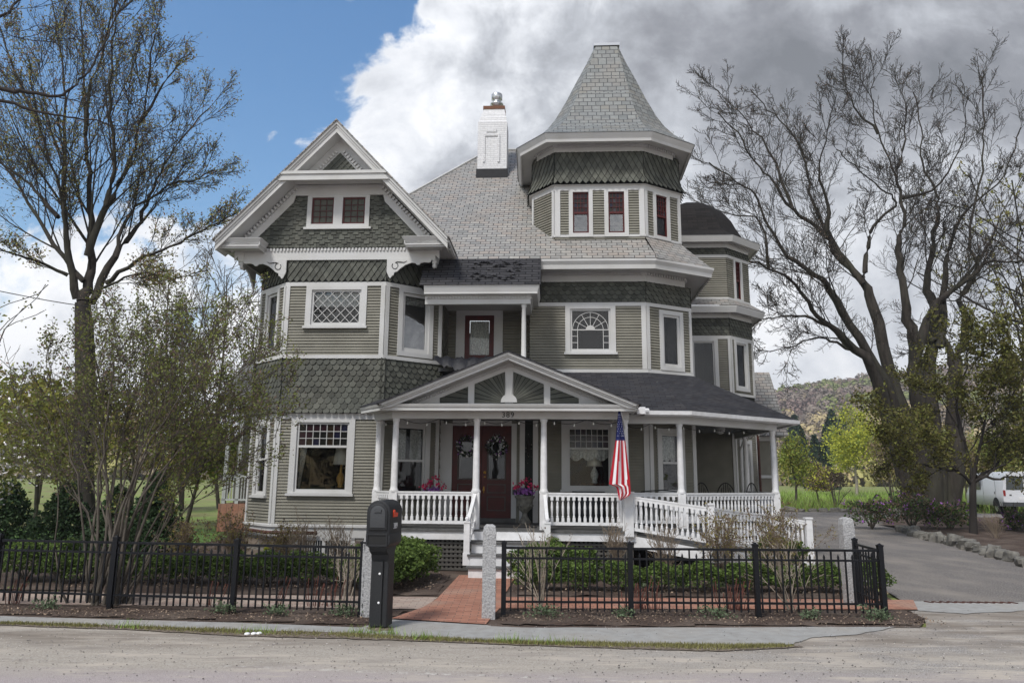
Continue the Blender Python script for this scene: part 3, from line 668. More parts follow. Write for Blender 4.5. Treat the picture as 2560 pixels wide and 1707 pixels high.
# ---- tower upper storey
T3 = [(-.55, 19.7), (-.50, 18.05), (.06, 17.4), (2.25, 17.4), (3.22, 18.07), (3.25, 19.7), (2.4, 20.8), (.2, 20.8)]
zb, zt, zs = 7.62, 8.93, 9.85
T3c = [(-.42, 19.7), (-.37, 17.90), (.06, 17.4), (2.25, 17.4), (3.04, 17.945), (3.07, 19.7), (2.4, 20.7), (.2, 20.7)]
P3 = [Panel(T3[i], T3[(i+1) % 8]) for i in range(8)]
m1, m2, mg_ = HM(), HM(), HM()
for i, p in enumerate(P3):
    hs_ = []
    if i == 2: hs_ = [hole(.44, .83, 7.70, 8.76), hole(1.31, 1.70, 7.70, 8.76)]
    if i == 3: hs_ = [hole(.36, .73, 7.70, 8.76)]
    p.siding(m1, 7.55 if i else 7.3, 8.80, hs_)
    p.scales(sh, 'diamond', 8.93, 9.86, .155, .145, s0=-.09, s1=p.L+.09, flare=lambda z: .13*max(0, (9.35-z)/.42)**1.7, lo=lambda z, p=p: -.45*.13*max(0, (9.35-z)/.42)**1.7, hi=lambda z, p=p: p.L+.45*.13*max(0, (9.35-z)/.42)**1.7)
    p.box(mg_, 0, p.L, 8.85, 9.9, -.03, .001)
trims(P3[2], [(0, .13, zb, 8.80), (2.06, 2.19, zb, 8.80)], mb=m2); trims(P3[3], [(0, .08, zb, 8.8), (P3[3].L-.09, P3[3].L, zb, 8.8)], mb=m2); trims(P3[1], [(P3[1].L-.08, P3[1].L, zb, 8.8), (0, .06, zb, 8.8)], mb=m2)
sweep(m2, T3, [(0, 8.80), (.03, 8.80), (.03, 8.92), (.10, 8.93), (0, 8.94)], True); sweep(m2, T3[1:6], [(0, 7.60), (.03, 7.60), (.03, 7.66), (0, 7.67)])
for a, b in ((.44, .83), (1.31, 1.70)): window(P3[2], a, b, 7.70, 8.76, 'stained_double', .10, sash='maroon', gl='glass_sky', sill=False, sw=.035, depth=.5, ctop=.05)
window(P3[3], .36, .73, 7.70, 8.76, 'stained_double', .09, sash='maroon', gl='glass_dim', sill=False, sw=.03, depth=.5, ctop=.05)
m1.build('tower_wall', M['siding']); m2.build('tower_trim', M['white']); mg_.build('tower_sheathing', M['shingle_gap'])
m = HM(); sweep(m, T3c, [(.0, 9.82), (.035, 9.82), (.035, 9.95), (.07, 9.95), (.07, 10.0), (.42, 9.94), (.42, 9.89), (.46, 9.89), (.47, 9.96), (.52, 10.04), (.54, 10.09), (.40, 10.12)], True); m.build('tower_cornice', M['white'])
m = HM(); dentils(m, T3c+[T3c[0]], .06, 9.93, 9.99, .04, .036, .045); m.build('dentil_band', M['white'])
E8 = offset_path(T3c, .56, True); PT = [(1.19, 18.9), (1.17, 18.55), (1.20, 18.5), (1.76, 18.5), (1.79, 18.55), (1.79, 18.9), (1.7, 19.1), (1.25, 19.1)]
fr_ = [(0, 0), (.18, .12), (.35, .25), (.52, .37), (.70, .515), (.80, .62), (.88, .735), (.94, .85), (1, 1)]
m = HM(); rings = []
for tz, th in fr_: rings.append([(a[0]+(b[0]-a[0])*th, a[1]+(b[1]-a[1])*th, 13.45-(13.45-10.09)*tz) for a, b in zip(PT, E8)])
for a, b in zip(rings[:-1], rings[1:]):
    for i in range(8):
        j = (i+1) % 8; m.poly([b[i], b[j], a[j], a[i]])
m.build('tower_roof', M['slate_tower'], uv=True)
m = HM(); m.box(1.13, 1.83, 18.46, 19.14, 13.42, 13.50); m.build('roof_cap', M['metal'])
# ---- rear right turret
cu, cv = 4.5, 23.4
R8 = [(2.95, 24), (2.95, 22.7), (3.8, 21.9), (5.25, 21.9), (6.1, 22.7), (6.1, 24), (5.25, 24.9), (3.8, 24.9)]
m1, m2, m3, m4 = HM(), HM(), HM(), HM()
for i in (1, 2, 3, 4):
    p = Panel(R8[i], R8[i+1]); h1, h2, h3 = [], [], []
    if i == 2: h2 = [hole(.35, .98, 4.5, 5.85)]
    if i == 3: h1 = [hole(.32, .72, 1.35, 2.85)]; h2 = [hole(.28, .80, 4.5, 5.85)]; h3 = [hole(.42, .70, 7.22, 8.40)]
    p.siding(m1, 0, 3.6, h1); p.siding(m1, 4.3, 6.0, h2); p.siding(m1, 7.18, 8.5, h3)
    p.box(m4, 0, p.L, 3.5, 4.35, -.02, .001); p.box(m4, 0, p.L, 6, 6.7, -.03, .001); p.box(m4, 0, p.L, 8.5, 9, -.03, .001)
    p.scales(sh, 'fish', 6.02, 6.56, .15, .105); p.scales(sh, 'fish', 8.52, 8.74, .15, .105)
    trims(p, [(0, .07, 0, 3.6), (p.L-.07, p.L, 0, 3.6), (0, .07, 4.3, 6), (p.L-.07, p.L, 4.3, 6)], mb=m2)
    if i == 3: window(p, .32, .72, 1.35, 2.85, 'double', .12, gl='glass_dim'); window(p, .28, .80, 4.5, 5.85, 'fixed', .10, gl='glass_dim', sill=False); window(p, .42, .70, 7.22, 8.40, 'stained_double', .09, sash='maroon', sill=False, sw=.03, depth=.35)
    if i == 2: window(p, .35, .98, 4.5, 5.85, 'fixed', .11, gl='glass_dim', sill=False)
m1.build('turret_wall', M['siding']); m4.build('turret_sheathing', M['shingle_gap'])
RP = R8[1:6]
for z0, z1 in ((5.92, 6.02), (4.25, 4.32)): sweep(m2, RP, [(0, z0), (.03, z0), (.03, z1), (0, z1)])
m2.build('turret_trim', M['white'])
for z0, z1 in ((8.43, 8.52), (7.14, 7.19)): m2 = HM(); sweep(m2, RP, [(0, z0), (.03, z0), (.03, z1), (0, z1)]); m2.build('trim_board', M['white'])
for z, o in ((6.56, .40), (8.74, .38)):
    m = HM(); sweep(m, R8, [(0, z), (.03, z), (.03, z+.12), (.06, z+.12), (.06, z+.18), (o-.1, z+.14), (o-.1, z+.10), (o-.06, z+.10), (o, z+.26), (o, z+.29), (o-.1, z+.31)], True); m.build('turret_cornice', M['white'])
for z in (6.56, 8.74): m = HM(); dentils(m, RP, .05, z+.115, z+.17, .04, .038, .04); m.build('dentil_band', M['white'])
m = HM(); sweep(m, R8, [(.41, 6.86), (0, 7.16)], True); m.build('turret_skirt_roof', M['slate'], uv=True)
m = HM(); dp = [(1.0, 9.03), (.86, 9.14), (.74, 9.35), (.665, 9.62), (.60, 9.92), (.50, 10.22), (.36, 10.48), (.20, 10.64), (.03, 10.72)]
E9 = offset_path(R8, .40, True); rings = [[(cu+(u-cu)*f, cv+(v-cv)*f, z) for u, v in E9] for f, z in dp]
for a, b in zip(rings[:-1], rings[1:]):
    for i in range(8):
        j = (i+1) % 8; m.poly([a[i], a[j], b[j], b[i]])
m.build('turret_dome', M['dome_shingle'], uv=True)
# ---- foundation, water table pieces
m = HM()
for p in (pLs, pLc, pLf, pRc): p.box(m, 0, p.L, -.1, .52, -.1, .0)
m.build('foundation', M['stone_wall'], uv=True)
m = HM(); q0, q1, z0, z1 = .50, 1.86, .06, .50
for r_ in ((q0, q0+.09, z0, z1), (q1-.09, q1, z0, z1), (q0, q1, z1-.06, z1), (q0, q1, z0, z0+.05), ((q0+q1)/2-.03, (q0+q1)/2+.03, z0, z1)): pLf.box(m, r_[0], r_[1], r_[2], r_[3], 0, .03)
bw_ = m.build('basement_window', M['white'])
m = HM(); pLf.box(m, q0, q1, z0, z1, .001, .006); m.build('pane', M['van_glass'], bw_)
m = HM(); r = random.Random(3)
for i in range(22):
    t = q0+.11+i*.055; m.bar(pLf.P(t, z0+.04, .02), pLf.P(t+r.uniform(-.01, .01), z1-.06, .02), .012, .012)
m.build('window_bars', M['lace'], bw_)
m = HM(); m.tube([pLc.P(.02, .40, .10), pLc.P(.02, .58, .10), pLc.P(.12, .62, .10), pLc.P(1.2, .60, .12), pLf.P(.1, .60, .12), pLf.P(1.05, .60, .12)], .036, 10)
for t in (.15, .6, 1.0): m.tube([pLf.P(t, .60, .12), pLf.P(t+.05, .60, .12)], .046, 10)
m.build('drain_pipe', M['copper_pipe'], smooth=True)
m = HM(); gm = pLc.P(-.10, .30, .25); m.lathe((gm.x, gm.y, .22), [(.09, 0), (.11, .03), (.11, .16), (.07, .2)], 10); m.tube([gm+Vector((-.25, 0, -.2)), gm+Vector((-.25, 0, .1)), gm+Vector((.2, 0, .1)), gm+Vector((.2, 0, .3))], .02, 8); m.tube([gm+Vector((-.05, 0, -.1)), gm+Vector((-.05, 0, .4))], .018, 8)
m.build('gas_meter', M['grey_plastic'])
sd1.build('siding_wall', M['siding']); sd2.build('porch_siding_wall', M['siding']); tr.build('bay_trim', M['white']); sh.build('shingle_wall', [M['shingle'], M['shingle_shade']]); sd3.build('upper_siding_wall', M['siding']); tr2.build('wall_trim', M['white']); sh2.build('shingle_band', [M['shingle'], M['shingle_shade']]); gp.build('wall_sheathing', M['shingle_gap'])
# ---- rear left wing with verandah
m = HM(); m.box(-11.0, -7.6, 25.5, 30, .3, 4.6)
m.build('rear_wing_wall', M['siding'])
m = HM(); m.poly([(-11.3, 24.3, 4.42), (-6.9, 24.3, 4.42), (-6.9, 27.5, 8.2), (-10.3, 27.5, 8.2)]); m.poly([(-11.3, 24.3, 4.42), (-10.3, 27.5, 8.2), (-10.3, 30, 8.2), (-11.3, 31, 4.42)]); m.build('rear_wing_roof', M['slate'], uv=True)
m = HM(); m.box(-11.2, -6.9, 24.5, 24.6, 4.12, 4.41)
for u in (-10.95, -10.5, -9.3, -7.4): m.box(u-.06, u+.06, 24.6, 24.72, .9, 4.12)
m.box(-11, -7.2, 24.6, 24.68, 1.75, 1.83); m.box(-11, -7.2, 24.6, 24.66, 1.0, 1.06)
for i in range(34): m.box(-10.95+i*.095, -10.92+i*.095, 24.62, 24.65, 1.05, 1.76)
m.build('rear_verandah', M['white'])
m = HM(); m.box(-11.1, -7.0, 24.6, 26, .0, .9); m.build('verandah_base', M['brick_paving'])
# ---- rear right wing
m = HM(); m.box(5.6, 7.9, 27.0, 31, 0, 3.6); 
m.build('rear_block_wall', M['siding'])
m = HM(); m.box(5.6, 7.94, 26.95, 26.99, 1.9, 2.0); m.box(7.8, 7.93, 26.95, 26.99, 0, 3.4); m.box(5.6, 7.93, 26.94, 26.98, 3.2, 3.36); m.build('rear_block_trim', M['white'])
m = HM(); m.poly([(5.2, 26.4, 3.35), (8.2, 26.4, 3.35), (8.0, 27.6, 5.75), (5.2, 27.6, 5.75)]); m.poly([(8.2, 26.4, 3.35), (8.2, 31, 3.35), (8.0, 31, 5.75), (8.0, 27.6, 5.75)]); m.poly([(5.2, 26.4, 3.35), (8.2, 26.4, 3.35), (8.2, 31, 3.35), (5.2, 31, 3.35)]); m.build('rear_block_roof', M['slate'], uv=True)
# ------------------------------------------------------------------ front porch
DZ = .80; BZ = 2.96
beam = [(-3.75, 15.55), (-3.24, 14.9), (1.50, 14.9), (1.50, 15.98), (2.72, 15.98), (5.30, 18.0), (5.30, 21.6)]
m = HM()
pl = [(-3.85, 16.0), (-3.85, 15.6), (-3.28, 14.80), (1.62, 14.80), (2.9, 15.7), (5.42, 17.85), (5.42, 21.8), (3.4, 21.8), (3.4, 18.05), (2.22, 17.36), (-2.62, 17.36), (-2.62, 17.2), (-3.75, 16.2)]
m.prism([(a, b, DZ-.045) for a, b in pl], (0, 0, .045)); m.build('porch_floor', M['deck_grey'])
edge_p = pl[1:7]
m = HM(); sweep(m, offset_path(edge_p, -.03), [(0, .60), (0, DZ-.05)]); sweep(m, offset_path(edge_p, -.05), [(0, .60), (.02, .6)])
fas = m.build('porch_fascia', M['white_rail'])
# lattice below
m = HM()
def lattice(p, s0, s1, z0, z1):
    x = s0
    while x < s1: p.box(m, x, min(x+.045, s1), z0, z1, -.012, 0); x += .085
    z = z0
    while z < z1: p.box(m, s0, s1, z, min(z+.042, z1), .001, .012); z += .082
lp = Panel((-3.2, 14.90), (1.55, 14.90)); lattice(lp, 0, 1.72, .02, .60); m.build('porch_lattice', M['lattice_grey']); m = HM(); lattice(lp, 3.05, 4.6, .02, .60); lp.box(m, 4.62, 4.75, 0, .6, -.05, .02)
m.build('porch_lattice', M['lattice_grey'])
m = HM(); lp.box(m, -.4, 4.9, 0, .7, -.5, -.45); Panel((1.6, 15.6), (5.2, 18.4)).box(m, 0, 4.4, 0, .7, -.1, -.05); m.build('crawl_space_dark', M['interior'])  # near-black sheets painting the darkness under the porch behind the lattice
# columns
def column(u, v, z1=BZ, s=1.):
    m = HM(); a = .080*s; m.box(u-a, u+a, v-a, v+a, DZ-.02, 1.50); k = 18
    m.lathe((u, v, 1.50), [(a*1.15, 0), (a*1.18, .03), (a*.95, .06), (a*.86, .10), (a*.84, .5), (a*.76, 1.1), (a*.70, z1-1.50-.07), (a*.86, z1-1.50-.05), (a*.95, z1-1.50-.02), (a*.95, z1-1.5)], k)
    o = m.build('column', M['white_rail'])
    for p in o.data.polygons:
        if len(p.vertices) == 4 and p.center.z > 1.52: p.use_smooth = True
cols = [(-3.68, 15.62), (-3.18, 14.96), (-1.53, 14.96), (-.18, 14.96), (1.44, 14.98), (1.44, 16.0), (2.70, 16.06), (5.22, 18.04), (5.22, 20.6)]
for c in cols: column(*c)
# balusters and railings
bm = MB(); a = .028
bm.box(-a, a, -a, a, 0, .09); bm.lathe((0, 0, .09), [(.018, 0), (.026, .02), (.016, .04), (.022, .10), (.027, .20), (.020, .30), (.015, .33), (.022, .35), (.018, .36)], 8); bm.box(-a, a, -a, a, .45, .53)
BAL = bm.build('baluster', M['white_rail'])
used = [0]
def baluster(x, y, z, rz, par, sz=1.):
    o = BAL if not used[0] else BAL.copy()
    if used[0]: C.objects.link(o)
    used[0] += 1; o.parent = par; o.location = (x, y, z); o.rotation_euler = (0, 0, rz); o.scale = (1, 1, sz); return o
def railing(A, B, zA, zB, n, par=None, name='railing', h0=.10, h1=.70, house_rel=True):
    """A, B plan points; zA, zB floor height at each end"""
    ox, oy = HB if house_rel else (0, 0)
    m = MB(); a = Vector((A[0]-ox, A[1]-oy, zA)); b = Vector((B[0]-ox, B[1]-oy, zB)); up = Vector((0, 0, 1))
    m.bar(a+up*(h1+.0), b+up*(h1+.0), .075, .03); m.bar(a+up*(h1-.04), b+up*(h1-.04), .05, .05); o = m.build(name, M['white_rail'], par or house); m = MB(); m.bar(a+up*(h0+.02), b+up*(h0+.02), .055, .06); m.build('bottom_rail', M['white_rail'], o); rz = math.atan2(b.y-a.y, b.x-a.x); Hh = h1-h0-.11
    for i in range(n):
        t = (i+.75)/(n+.5); q = a+(b-a)*t; baluster(q.x, q.y, q.z+h0+.05, rz, o, Hh/.53)
    return o
railing((-3.64, 15.55), (-3.24, 15.03), DZ, DZ, 6); railing((-3.10, 14.96), (-1.61, 14.96), DZ, DZ, 13); railing((-.10, 14.96), (1.36, 14.96), DZ, DZ, 13)
railing((1.5, 16.04), (2.62, 16.06), DZ, DZ, 9); railing((2.77, 16.11), (5.16, 17.98), DZ, DZ, 25); railing((5.22, 18.12), (5.22, 20.5), DZ, DZ, 20)
# stairs
m = HM(); m4 = HM()
for i in range(4):
    v = 14.80-.24*(3-i) if i < 3 else 14.80
    z = .2*(i+1)
    if i < 3: m.box(-1.58, -.12, v-.27, v+.02, z-.035, z)
    vf = v-.24 if i < 3 else 14.80
    m4.box(-1.53, -.17, vf, 14.86, z-.2 if i else 0, z-.036)
st = m4.build('front_steps', M['white_rail']); m.build('tread', M['deck_grey'], st)
for u in (-1.60, -.10):
    m = HM(); v = 14.16; m.box(u-.055, u+.055, v-.055, v+.055, .2, .96); m.box(u-.065, u+.065, v-.065, v+.065, .96, .99); m.ball((u, v, 1.035), .042, 10); m.box(u-.065, u+.065, v-.065, v+.065, .2, .42)
    m.build('newel_post', M['white_rail'], st, smooth=False)
    m = HM(); a = Vector((u, v, .93)); b = Vector((u+(.06 if u < -1 else -.06), 14.90, 1.46)); m.bar(a, b, .065, .05); m.bar(a-Vector((0, 0, .50)), b-Vector((0, 0, .50)), .045, .05)
    hr = m.build('handrail', M['white_rail'], st)
    for i in range(4):
        t = (i+.9)/5.; q = a+(b-a)*t; q = q-Vector((HB[0], HB[1], 0)); baluster(q.x, q.y, q.z-.49, PI/2, st, .46/.53)
# beam, fascia, ceiling, roof of the porch
m = HM(); sweep(m, beam, [(-.12, 3.14), (-.12, BZ), (0.02, BZ), (0.02, 3.16), (.0, 3.16)]); m.build('porch_beam', M['white'])
m = HM(); m.poly([(a, b, 3.12) for a, b in reversed([(-3.7, 15.5), (-3.24, 14.95), (1.45, 14.95), (1.45, 15.98), (2.72, 15.98), (5.25, 18.05), (5.25, 21.6), (3.4, 21.6), (3.4, 18.05), (2.22, 17.38), (-2.65, 17.38), (-2.65, 17.15), (-3.7, 16.2)])]); m.build('porch_ceiling', M['ceiling_grey'])
fp = [(-4.02, 15.28), (-3.42, 14.5), (1.66, 14.5), (1.66, 15.2)]
m = HM(); sweep(m, fp, [(-.42, 3.10), (-.06, 3.10), (-.06, 3.09), (-.02, 3.09), (-.02, 3.15), (0, 3.16), (.02, 3.21), (-.02, 3.22)]); m.build('porch_eave', M['white'])
m = HM(); m.poly([(-4.1, 15.3, 3.215), (-3.42, 14.5, 3.215), (1.66, 14.5, 3.215), (1.66, 14.95, 3.26), (-3.1, 14.95, 3.26), (-3.9, 16.3, 3.4)])
m.poly([(-4.1, 15.3, 3.215), (-3.8, 16.25, 3.5), (-2.6, 17.3, 3.7), (-2.4, 15.1, 3.4), (-3.2, 14.8, 3.23)]); m.build('pent_roof', M['asphalt_shingle'], uv=True)
gp_ = [(1.95, 15.62), (2.88, 15.68), (5.82, 18.0), (5.82, 21.7)]
m = HM(); sweep(m, gp_, [(-.38, 3.12), (-.10, 3.12), (-.10, 3.16)]); sweep(m, gp_, [(-.08, 3.10), (-.02, 3.09), (.04, 3.12), (.05, 3.20), (.035, 3.20), (.03, 3.13), (-.07, 3.13), (-.08, 3.20)])
m.build('gutter', M['white_rail'])
# flood light box + downspout at the rear
m = HM(); m.box(1.70, 1.86, 15.0, 15.14, 3.08, 3.22); m.tube([(1.72, 15.4, 3.18), (1.98, 15.5, 3.19)], .055, 8); m.build('floodlight', M['white_rail'])
m = HM(); m.tube([(5.6, 20.5, 3.10), (5.25, 20.75, 2.92), (5.12, 20.8, 2.6), (5.12, 20.8, .8)], .035, 8); m.build('downspout', M['white'])
m = HM(); m.tube([(5.95, 22, 3.1), (5.95, 22, 0)], .04, 8); m.build('downspout', M['copper_pipe'])
# porch roof, right
m = HM(); z1, z0 = 4.28, 3.20; q = [(-.3, 17.4), (2.22, 17.4), (3.40, 18.06), (3.40, 21.9)]; e = [(-.3, 15.62), (2.88, 15.66), (5.84, 17.98), (5.84, 21.9)]
for i in range(3): m.poly([(e[i][0], e[i][1], z0), (e[i+1][0], e[i+1][1], z0), (q[i+1][0], q[i+1][1], z1), (q[i][0], q[i][1], z1)])
m.build('porch_roof', M['asphalt_shingle'], uv=True)
# pediment
pc, ph_, pz0, pz1 = -.88, 2.53, 3.21, 4.24
def pk(u, d=0.): return pz1-(pz1-pz0)/ph_*abs(u-pc)-d
m = HM()
for sg in (-1, 1):
    ue = pc+sg*(ph_+.02)
    for d0, d1, v, t in ((0, .05, 14.40, .06), (.05, .085, 14.44, .06), (.085, .145, 14.47, .06)):
        m.prism([(pc, v, pk(pc, d0)), (ue, v, pk(ue, d0)), (ue-sg*d1*1.5, v, pk(ue-sg*d1*1.5, d1)), (pc, v, pk(pc, d1))], (0, t, 0))
    ue -= sg*.3
    m.poly([(pc, 14.5, pk(pc, .145)), (ue, 14.5, pk(ue, .145)), (ue, 14.86, pk(ue, .145)), (pc, 14.86, pk(pc, .145))])
m.build('pediment_rake', M['white'])
m = HM(); 
for sg in (-1, 1):
    ue = pc+sg*(ph_+.06); m.hexa([(pc, 14.37, pk(pc)), (ue, 14.37, pk(ue)), (ue, 17.36, pk(ue)), (pc, 17.36, pk(pc))], [(pc, 14.37, pk(pc)+.03), (ue, 14.37, pk(ue)+.03), (ue, 17.36, pk(ue)+.03), (pc, 17.36, pk(pc)+.03)])
m.build('pediment_roof', M['asphalt_shingle'], uv=True)
m = HM(); pv_ = 14.84
m.prism([(pc-2.25, pv_, 3.25), (pc+2.25, pv_, 3.25), (pc, pv_, pk(pc, .10))], (0, .04, 0)); ped = m.build('pediment_panel', M['white'])
m = HM(); u = .06
while u < 2.0:
    for sg in (-1, 1):
        a = Vector((pc+sg*u, pv_-.025, pk(pc+sg*u, .185))); b = Vector((pc+sg*(u+.028), pv_-.025, pk(pc+sg*(u+.028), .185))); m.bar(a, b, .05, .045)
    u += .052
m.build('dentil_band', M['white'], ped)
# sunburst: ridged green rays spreading from the centre, cut by white posts
def clip_poly(pts, a, b):
    """keep the part of pts left of the line a->b"""
    out = []; f = lambda p: (b[0]-a[0])*(p[1]-a[1])-(b[1]-a[1])*(p[0]-a[0])
    for i in range(len(pts)):
        p, q = pts[i], pts[(i+1) % len(pts)]; fp, fq = f(p), f(q)
        if fp >= 0: out.append(p)
        if fp*fq < 0: t = fp/(fp-fq); out.append((p[0]+(q[0]-p[0])*t, p[1]+(q[1]-p[1])*t))
    return out
m = HM(); bkp = HM(); zl = 3.27; top = lambda u: pk(u, .30)
for u0, u1, n_r in ((.085, .70, 11), (.83, 1.40, 8)):
    for sg in (-1, 1):
        A_, B_ = (pc+sg*u0, pc+sg*u1) if sg > 0 else (pc-u1, pc-u0)
        reg = [(A_, zl), (B_, zl), (B_, max(zl+.02, top(B_))), (A_, top(A_))]
        bkp.poly([(x, pv_-.003, z) for x, z in reg])
        a0, a1 = (0, PI/2) if u0 < .5 else (0, .80)
        for i in range(n_r):
            t0, t1 = a0+(a1-a0)*(i+.09)/n_r, a0+(a1-a0)*(i+.91)/n_r
            w_ = [(pc, zl-.0), (pc+sg*3*math.cos(t0), zl+3*math.sin(t0)), (pc+sg*3*math.cos(t1), zl+3*math.sin(t1))]
            if sg < 0: w_ = [w_[0], w_[2], w_[1]]
            q_ = w_
            for k in range(4):
                q_ = clip_poly(q_, reg[k], reg[(k+1) % 4])
                if len(q_) < 3: break
            if len(q_) >= 3: m.prism([(x, pv_-.018, z) for x, z in q_], (0, .014, 0))
m.build('sunburst', M['shingle'], ped); bkp.build('sunburst_backing', M['shingle_gap'], ped)
m = HM(); 
m.prism([(pc+.165*math.cos(PI*i/14), pv_-.03, 3.285+.17*math.sin(PI*i/14)) for i in range(15)], (0, .03, 0))
m.prism([(pc-.055, pv_-.028, 3.4), (pc+.055, pv_-.028, 3.4), (pc+.085, pv_-.028, 3.98), (pc-.085, pv_-.028, 3.98)], (0, .028, 0))
for sg in (): m.prism([(pc+sg*1.36-.14*math.cos(t)*(-sg)*-1, pv_-.026, 3.275+.17*math.sin(t)) for t in [PI*i/10 for i in range(6)]]+[(pc+sg*1.52, pv_-.026, 3.40), (pc+sg*1.52, pv_-.026, 3.275)][::1], (0, .024, 0))
m.build('sunburst_hub', M['white'], ped)
def text(s, size, m_, parent, loc, rx, rzz, ext=.004):
    cu = bpy.data.curves.new('t', 'FONT'); cu.body = s; cu.size = size; cu.extrude = ext; cu.align_x = 'CENTER'; cu.align_y = 'CENTER'; cu.space_character = 1.15
    t = bpy.data.objects.new('t', cu); C.objects.link(t); bpy.context.view_layer.update()
    me = bpy.data.meshes.new_from_object(t.evaluated_get(bpy.context.evaluated_depsgraph_get())); bpy.data.objects.remove(t)
    me.materials.clear(); me.materials.append(m_)
    o = bpy.data.objects.new('house_number', me); C.objects.link(o); o.parent = parent; o.location = loc; o.rotation_euler = (rx, 0, rzz); return o
hn = text('389', .155, M['number_black'], house, (-.90-HB[0], 14.90-.025-HB[1], 3.035), PI/2, 0)
# front double doors
m = HM()
pW1.box(m, .08, .30, DZ, 3.05, 0, .035); pW1.box(m, 1.69, 1.81, DZ, 3.05, 0, .035); pW1.box(m, .30, 1.69, 3.0, 3.12, 0, .037); 
dr = m.build('front_door', M['white'])
m = HM(); pW1.box(m, .1, 1.8, DZ, DZ+.09, -.1, .12); m.build('threshold', M['deck_grey'], dr)
for a, b in ((.30, .985), (.995, 1.69)):
    m = HM(); w0, w1, h0, h1 = a+.16, b-.16, 1.78, 2.62; zb_ = .89
    for r_ in ((a, w0, zb_, 3.0), (w1, b, zb_, 3.0), (w0, w1, h1, 3.0), (w0, w1, zb_, h0)): pW1.box(m, r_[0], r_[1], r_[2], r_[3], -.06, -.02)
    lf = m.build('door_leaf', M['maroon'], dr)
    m = HM()
    def frame_(s0, s1, z0, z1, t=.025):
        for r_ in ((s0, s0+t, z0, z1), (s1-t, s1, z0, z1), (s0+t, s1-t, z0, z0+t), (s0+t, s1-t, z1-t, z1)): pW1.box(m, r_[0], r_[1], r_[2], r_[3], -.02, -.006)
    frame_(w0-.03, w1+.03, h0-.03, h1+.03); frame_(w0-.03, w1+.03, 1.45, 1.66); frame_(w0-.03, w1+.03, 1.05, 1.38)
    m.build('door_moulding', M['lattice_grey'], dr)
    m = HM(); m.poly([pW1.P(w0, h0, -.04), pW1.P(w1, h0, -.04), pW1.P(w1, h1, -.04), pW1.P(w0, h1, -.04)]); m.build('pane', M['glass_dim'], dr)
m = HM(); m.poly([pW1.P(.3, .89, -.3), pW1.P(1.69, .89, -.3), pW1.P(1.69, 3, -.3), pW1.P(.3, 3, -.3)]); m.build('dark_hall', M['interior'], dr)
m = HM(); k = pW1.P(1.07, 1.92, -.01); m.ball(k, .035, 10); m.ball(pW1.P(1.07, 1.82, -.01), .022, 8); m.ball(pW1.P(1.05, 1.52, 0), .03, 8); pW1.box(m, 1.035, 1.065, 1.45, 1.60, -.02, -.008); m.build('door_knob', M['brass'], dr, smooth=True)
m = HM(); pW1.box(m, 1.72, 1.79, 1.42, 1.60, .035, .06); pW1.box(m, 1.74, 1.77, 1.45, 1.56, .06, .066); m.build('doorbell_plate', M['grey_plastic'])
# ------------------------------------------------------------------ things on the porch
def hloc(u, v, z): return HW(u, v, z)
def blossoms(name, c, rad, n, m_, sz, par, sq=.7, seed=1, hemi=True):
    r = np.random.RandomState(seed); d = r.normal(size=(n, 3)); d /= np.linalg.norm(d, axis=1)[:, None]
    if hemi: d[:, 2] = np.abs(d[:, 2])
    p = np.array(c)+d*rad*(r.uniform(.55, 1, (n, 1)))*np.array([1, 1, sq]); return cards(name, p, sz, m_, par, seed, 5)
def cards(name, p, sz, m_, par=None, seed=0, k=4, flat=0., nr=None):
    """n small leaf faces at points p"""
    r = np.random.RandomState(seed); n = len(p)
    nr = r.normal(size=(n, 3)) if nr is None else nr+r.normal(size=(n, 3))*.5
    if flat: nr[:, 2] += flat
    nr /= np.linalg.norm(nr, axis=1)[:, None]+1e-9
    a = np.cross(nr, r.normal(size=(n, 3))); a /= np.linalg.norm(a, axis=1)[:, None]+1e-9; b = np.cross(nr, a)
    s = (sz*r.uniform(.6, 1.3, (n, 1)))
    V = np.zeros((n, k, 3))
    for i in range(k):
        t = 2*PI*i/k; V[:, i] = p+a*s*math.cos(t)+b*s*math.sin(t)*.62
    me = bpy.data.meshes.new(name); me.vertices.add(n*k); me.vertices.foreach_set('co', V.reshape(-1).astype(np.float32))
    me.loops.add(n*k); me.loops.foreach_set('vertex_index', np.arange(n*k, dtype=np.int32)); me.polygons.add(n)
    me.polygons.foreach_set('loop_start', np.arange(0, n*k, k, dtype=np.int32)); me.polygons.foreach_set('loop_total', np.full(n, k, dtype=np.int32)); me.update(calc_edges=True)
    for x in (m_ if isinstance(m_, (list, tuple)) else [m_]): me.materials.append(x)
    if isinstance(m_, (list, tuple)):
        me.polygons.foreach_set('material_index', r.randint(0, len(m_), n).astype(np.int32))
    o = bpy.data.objects.new(name, me); C.objects.link(o)
    if par: o.parent = par
    return o
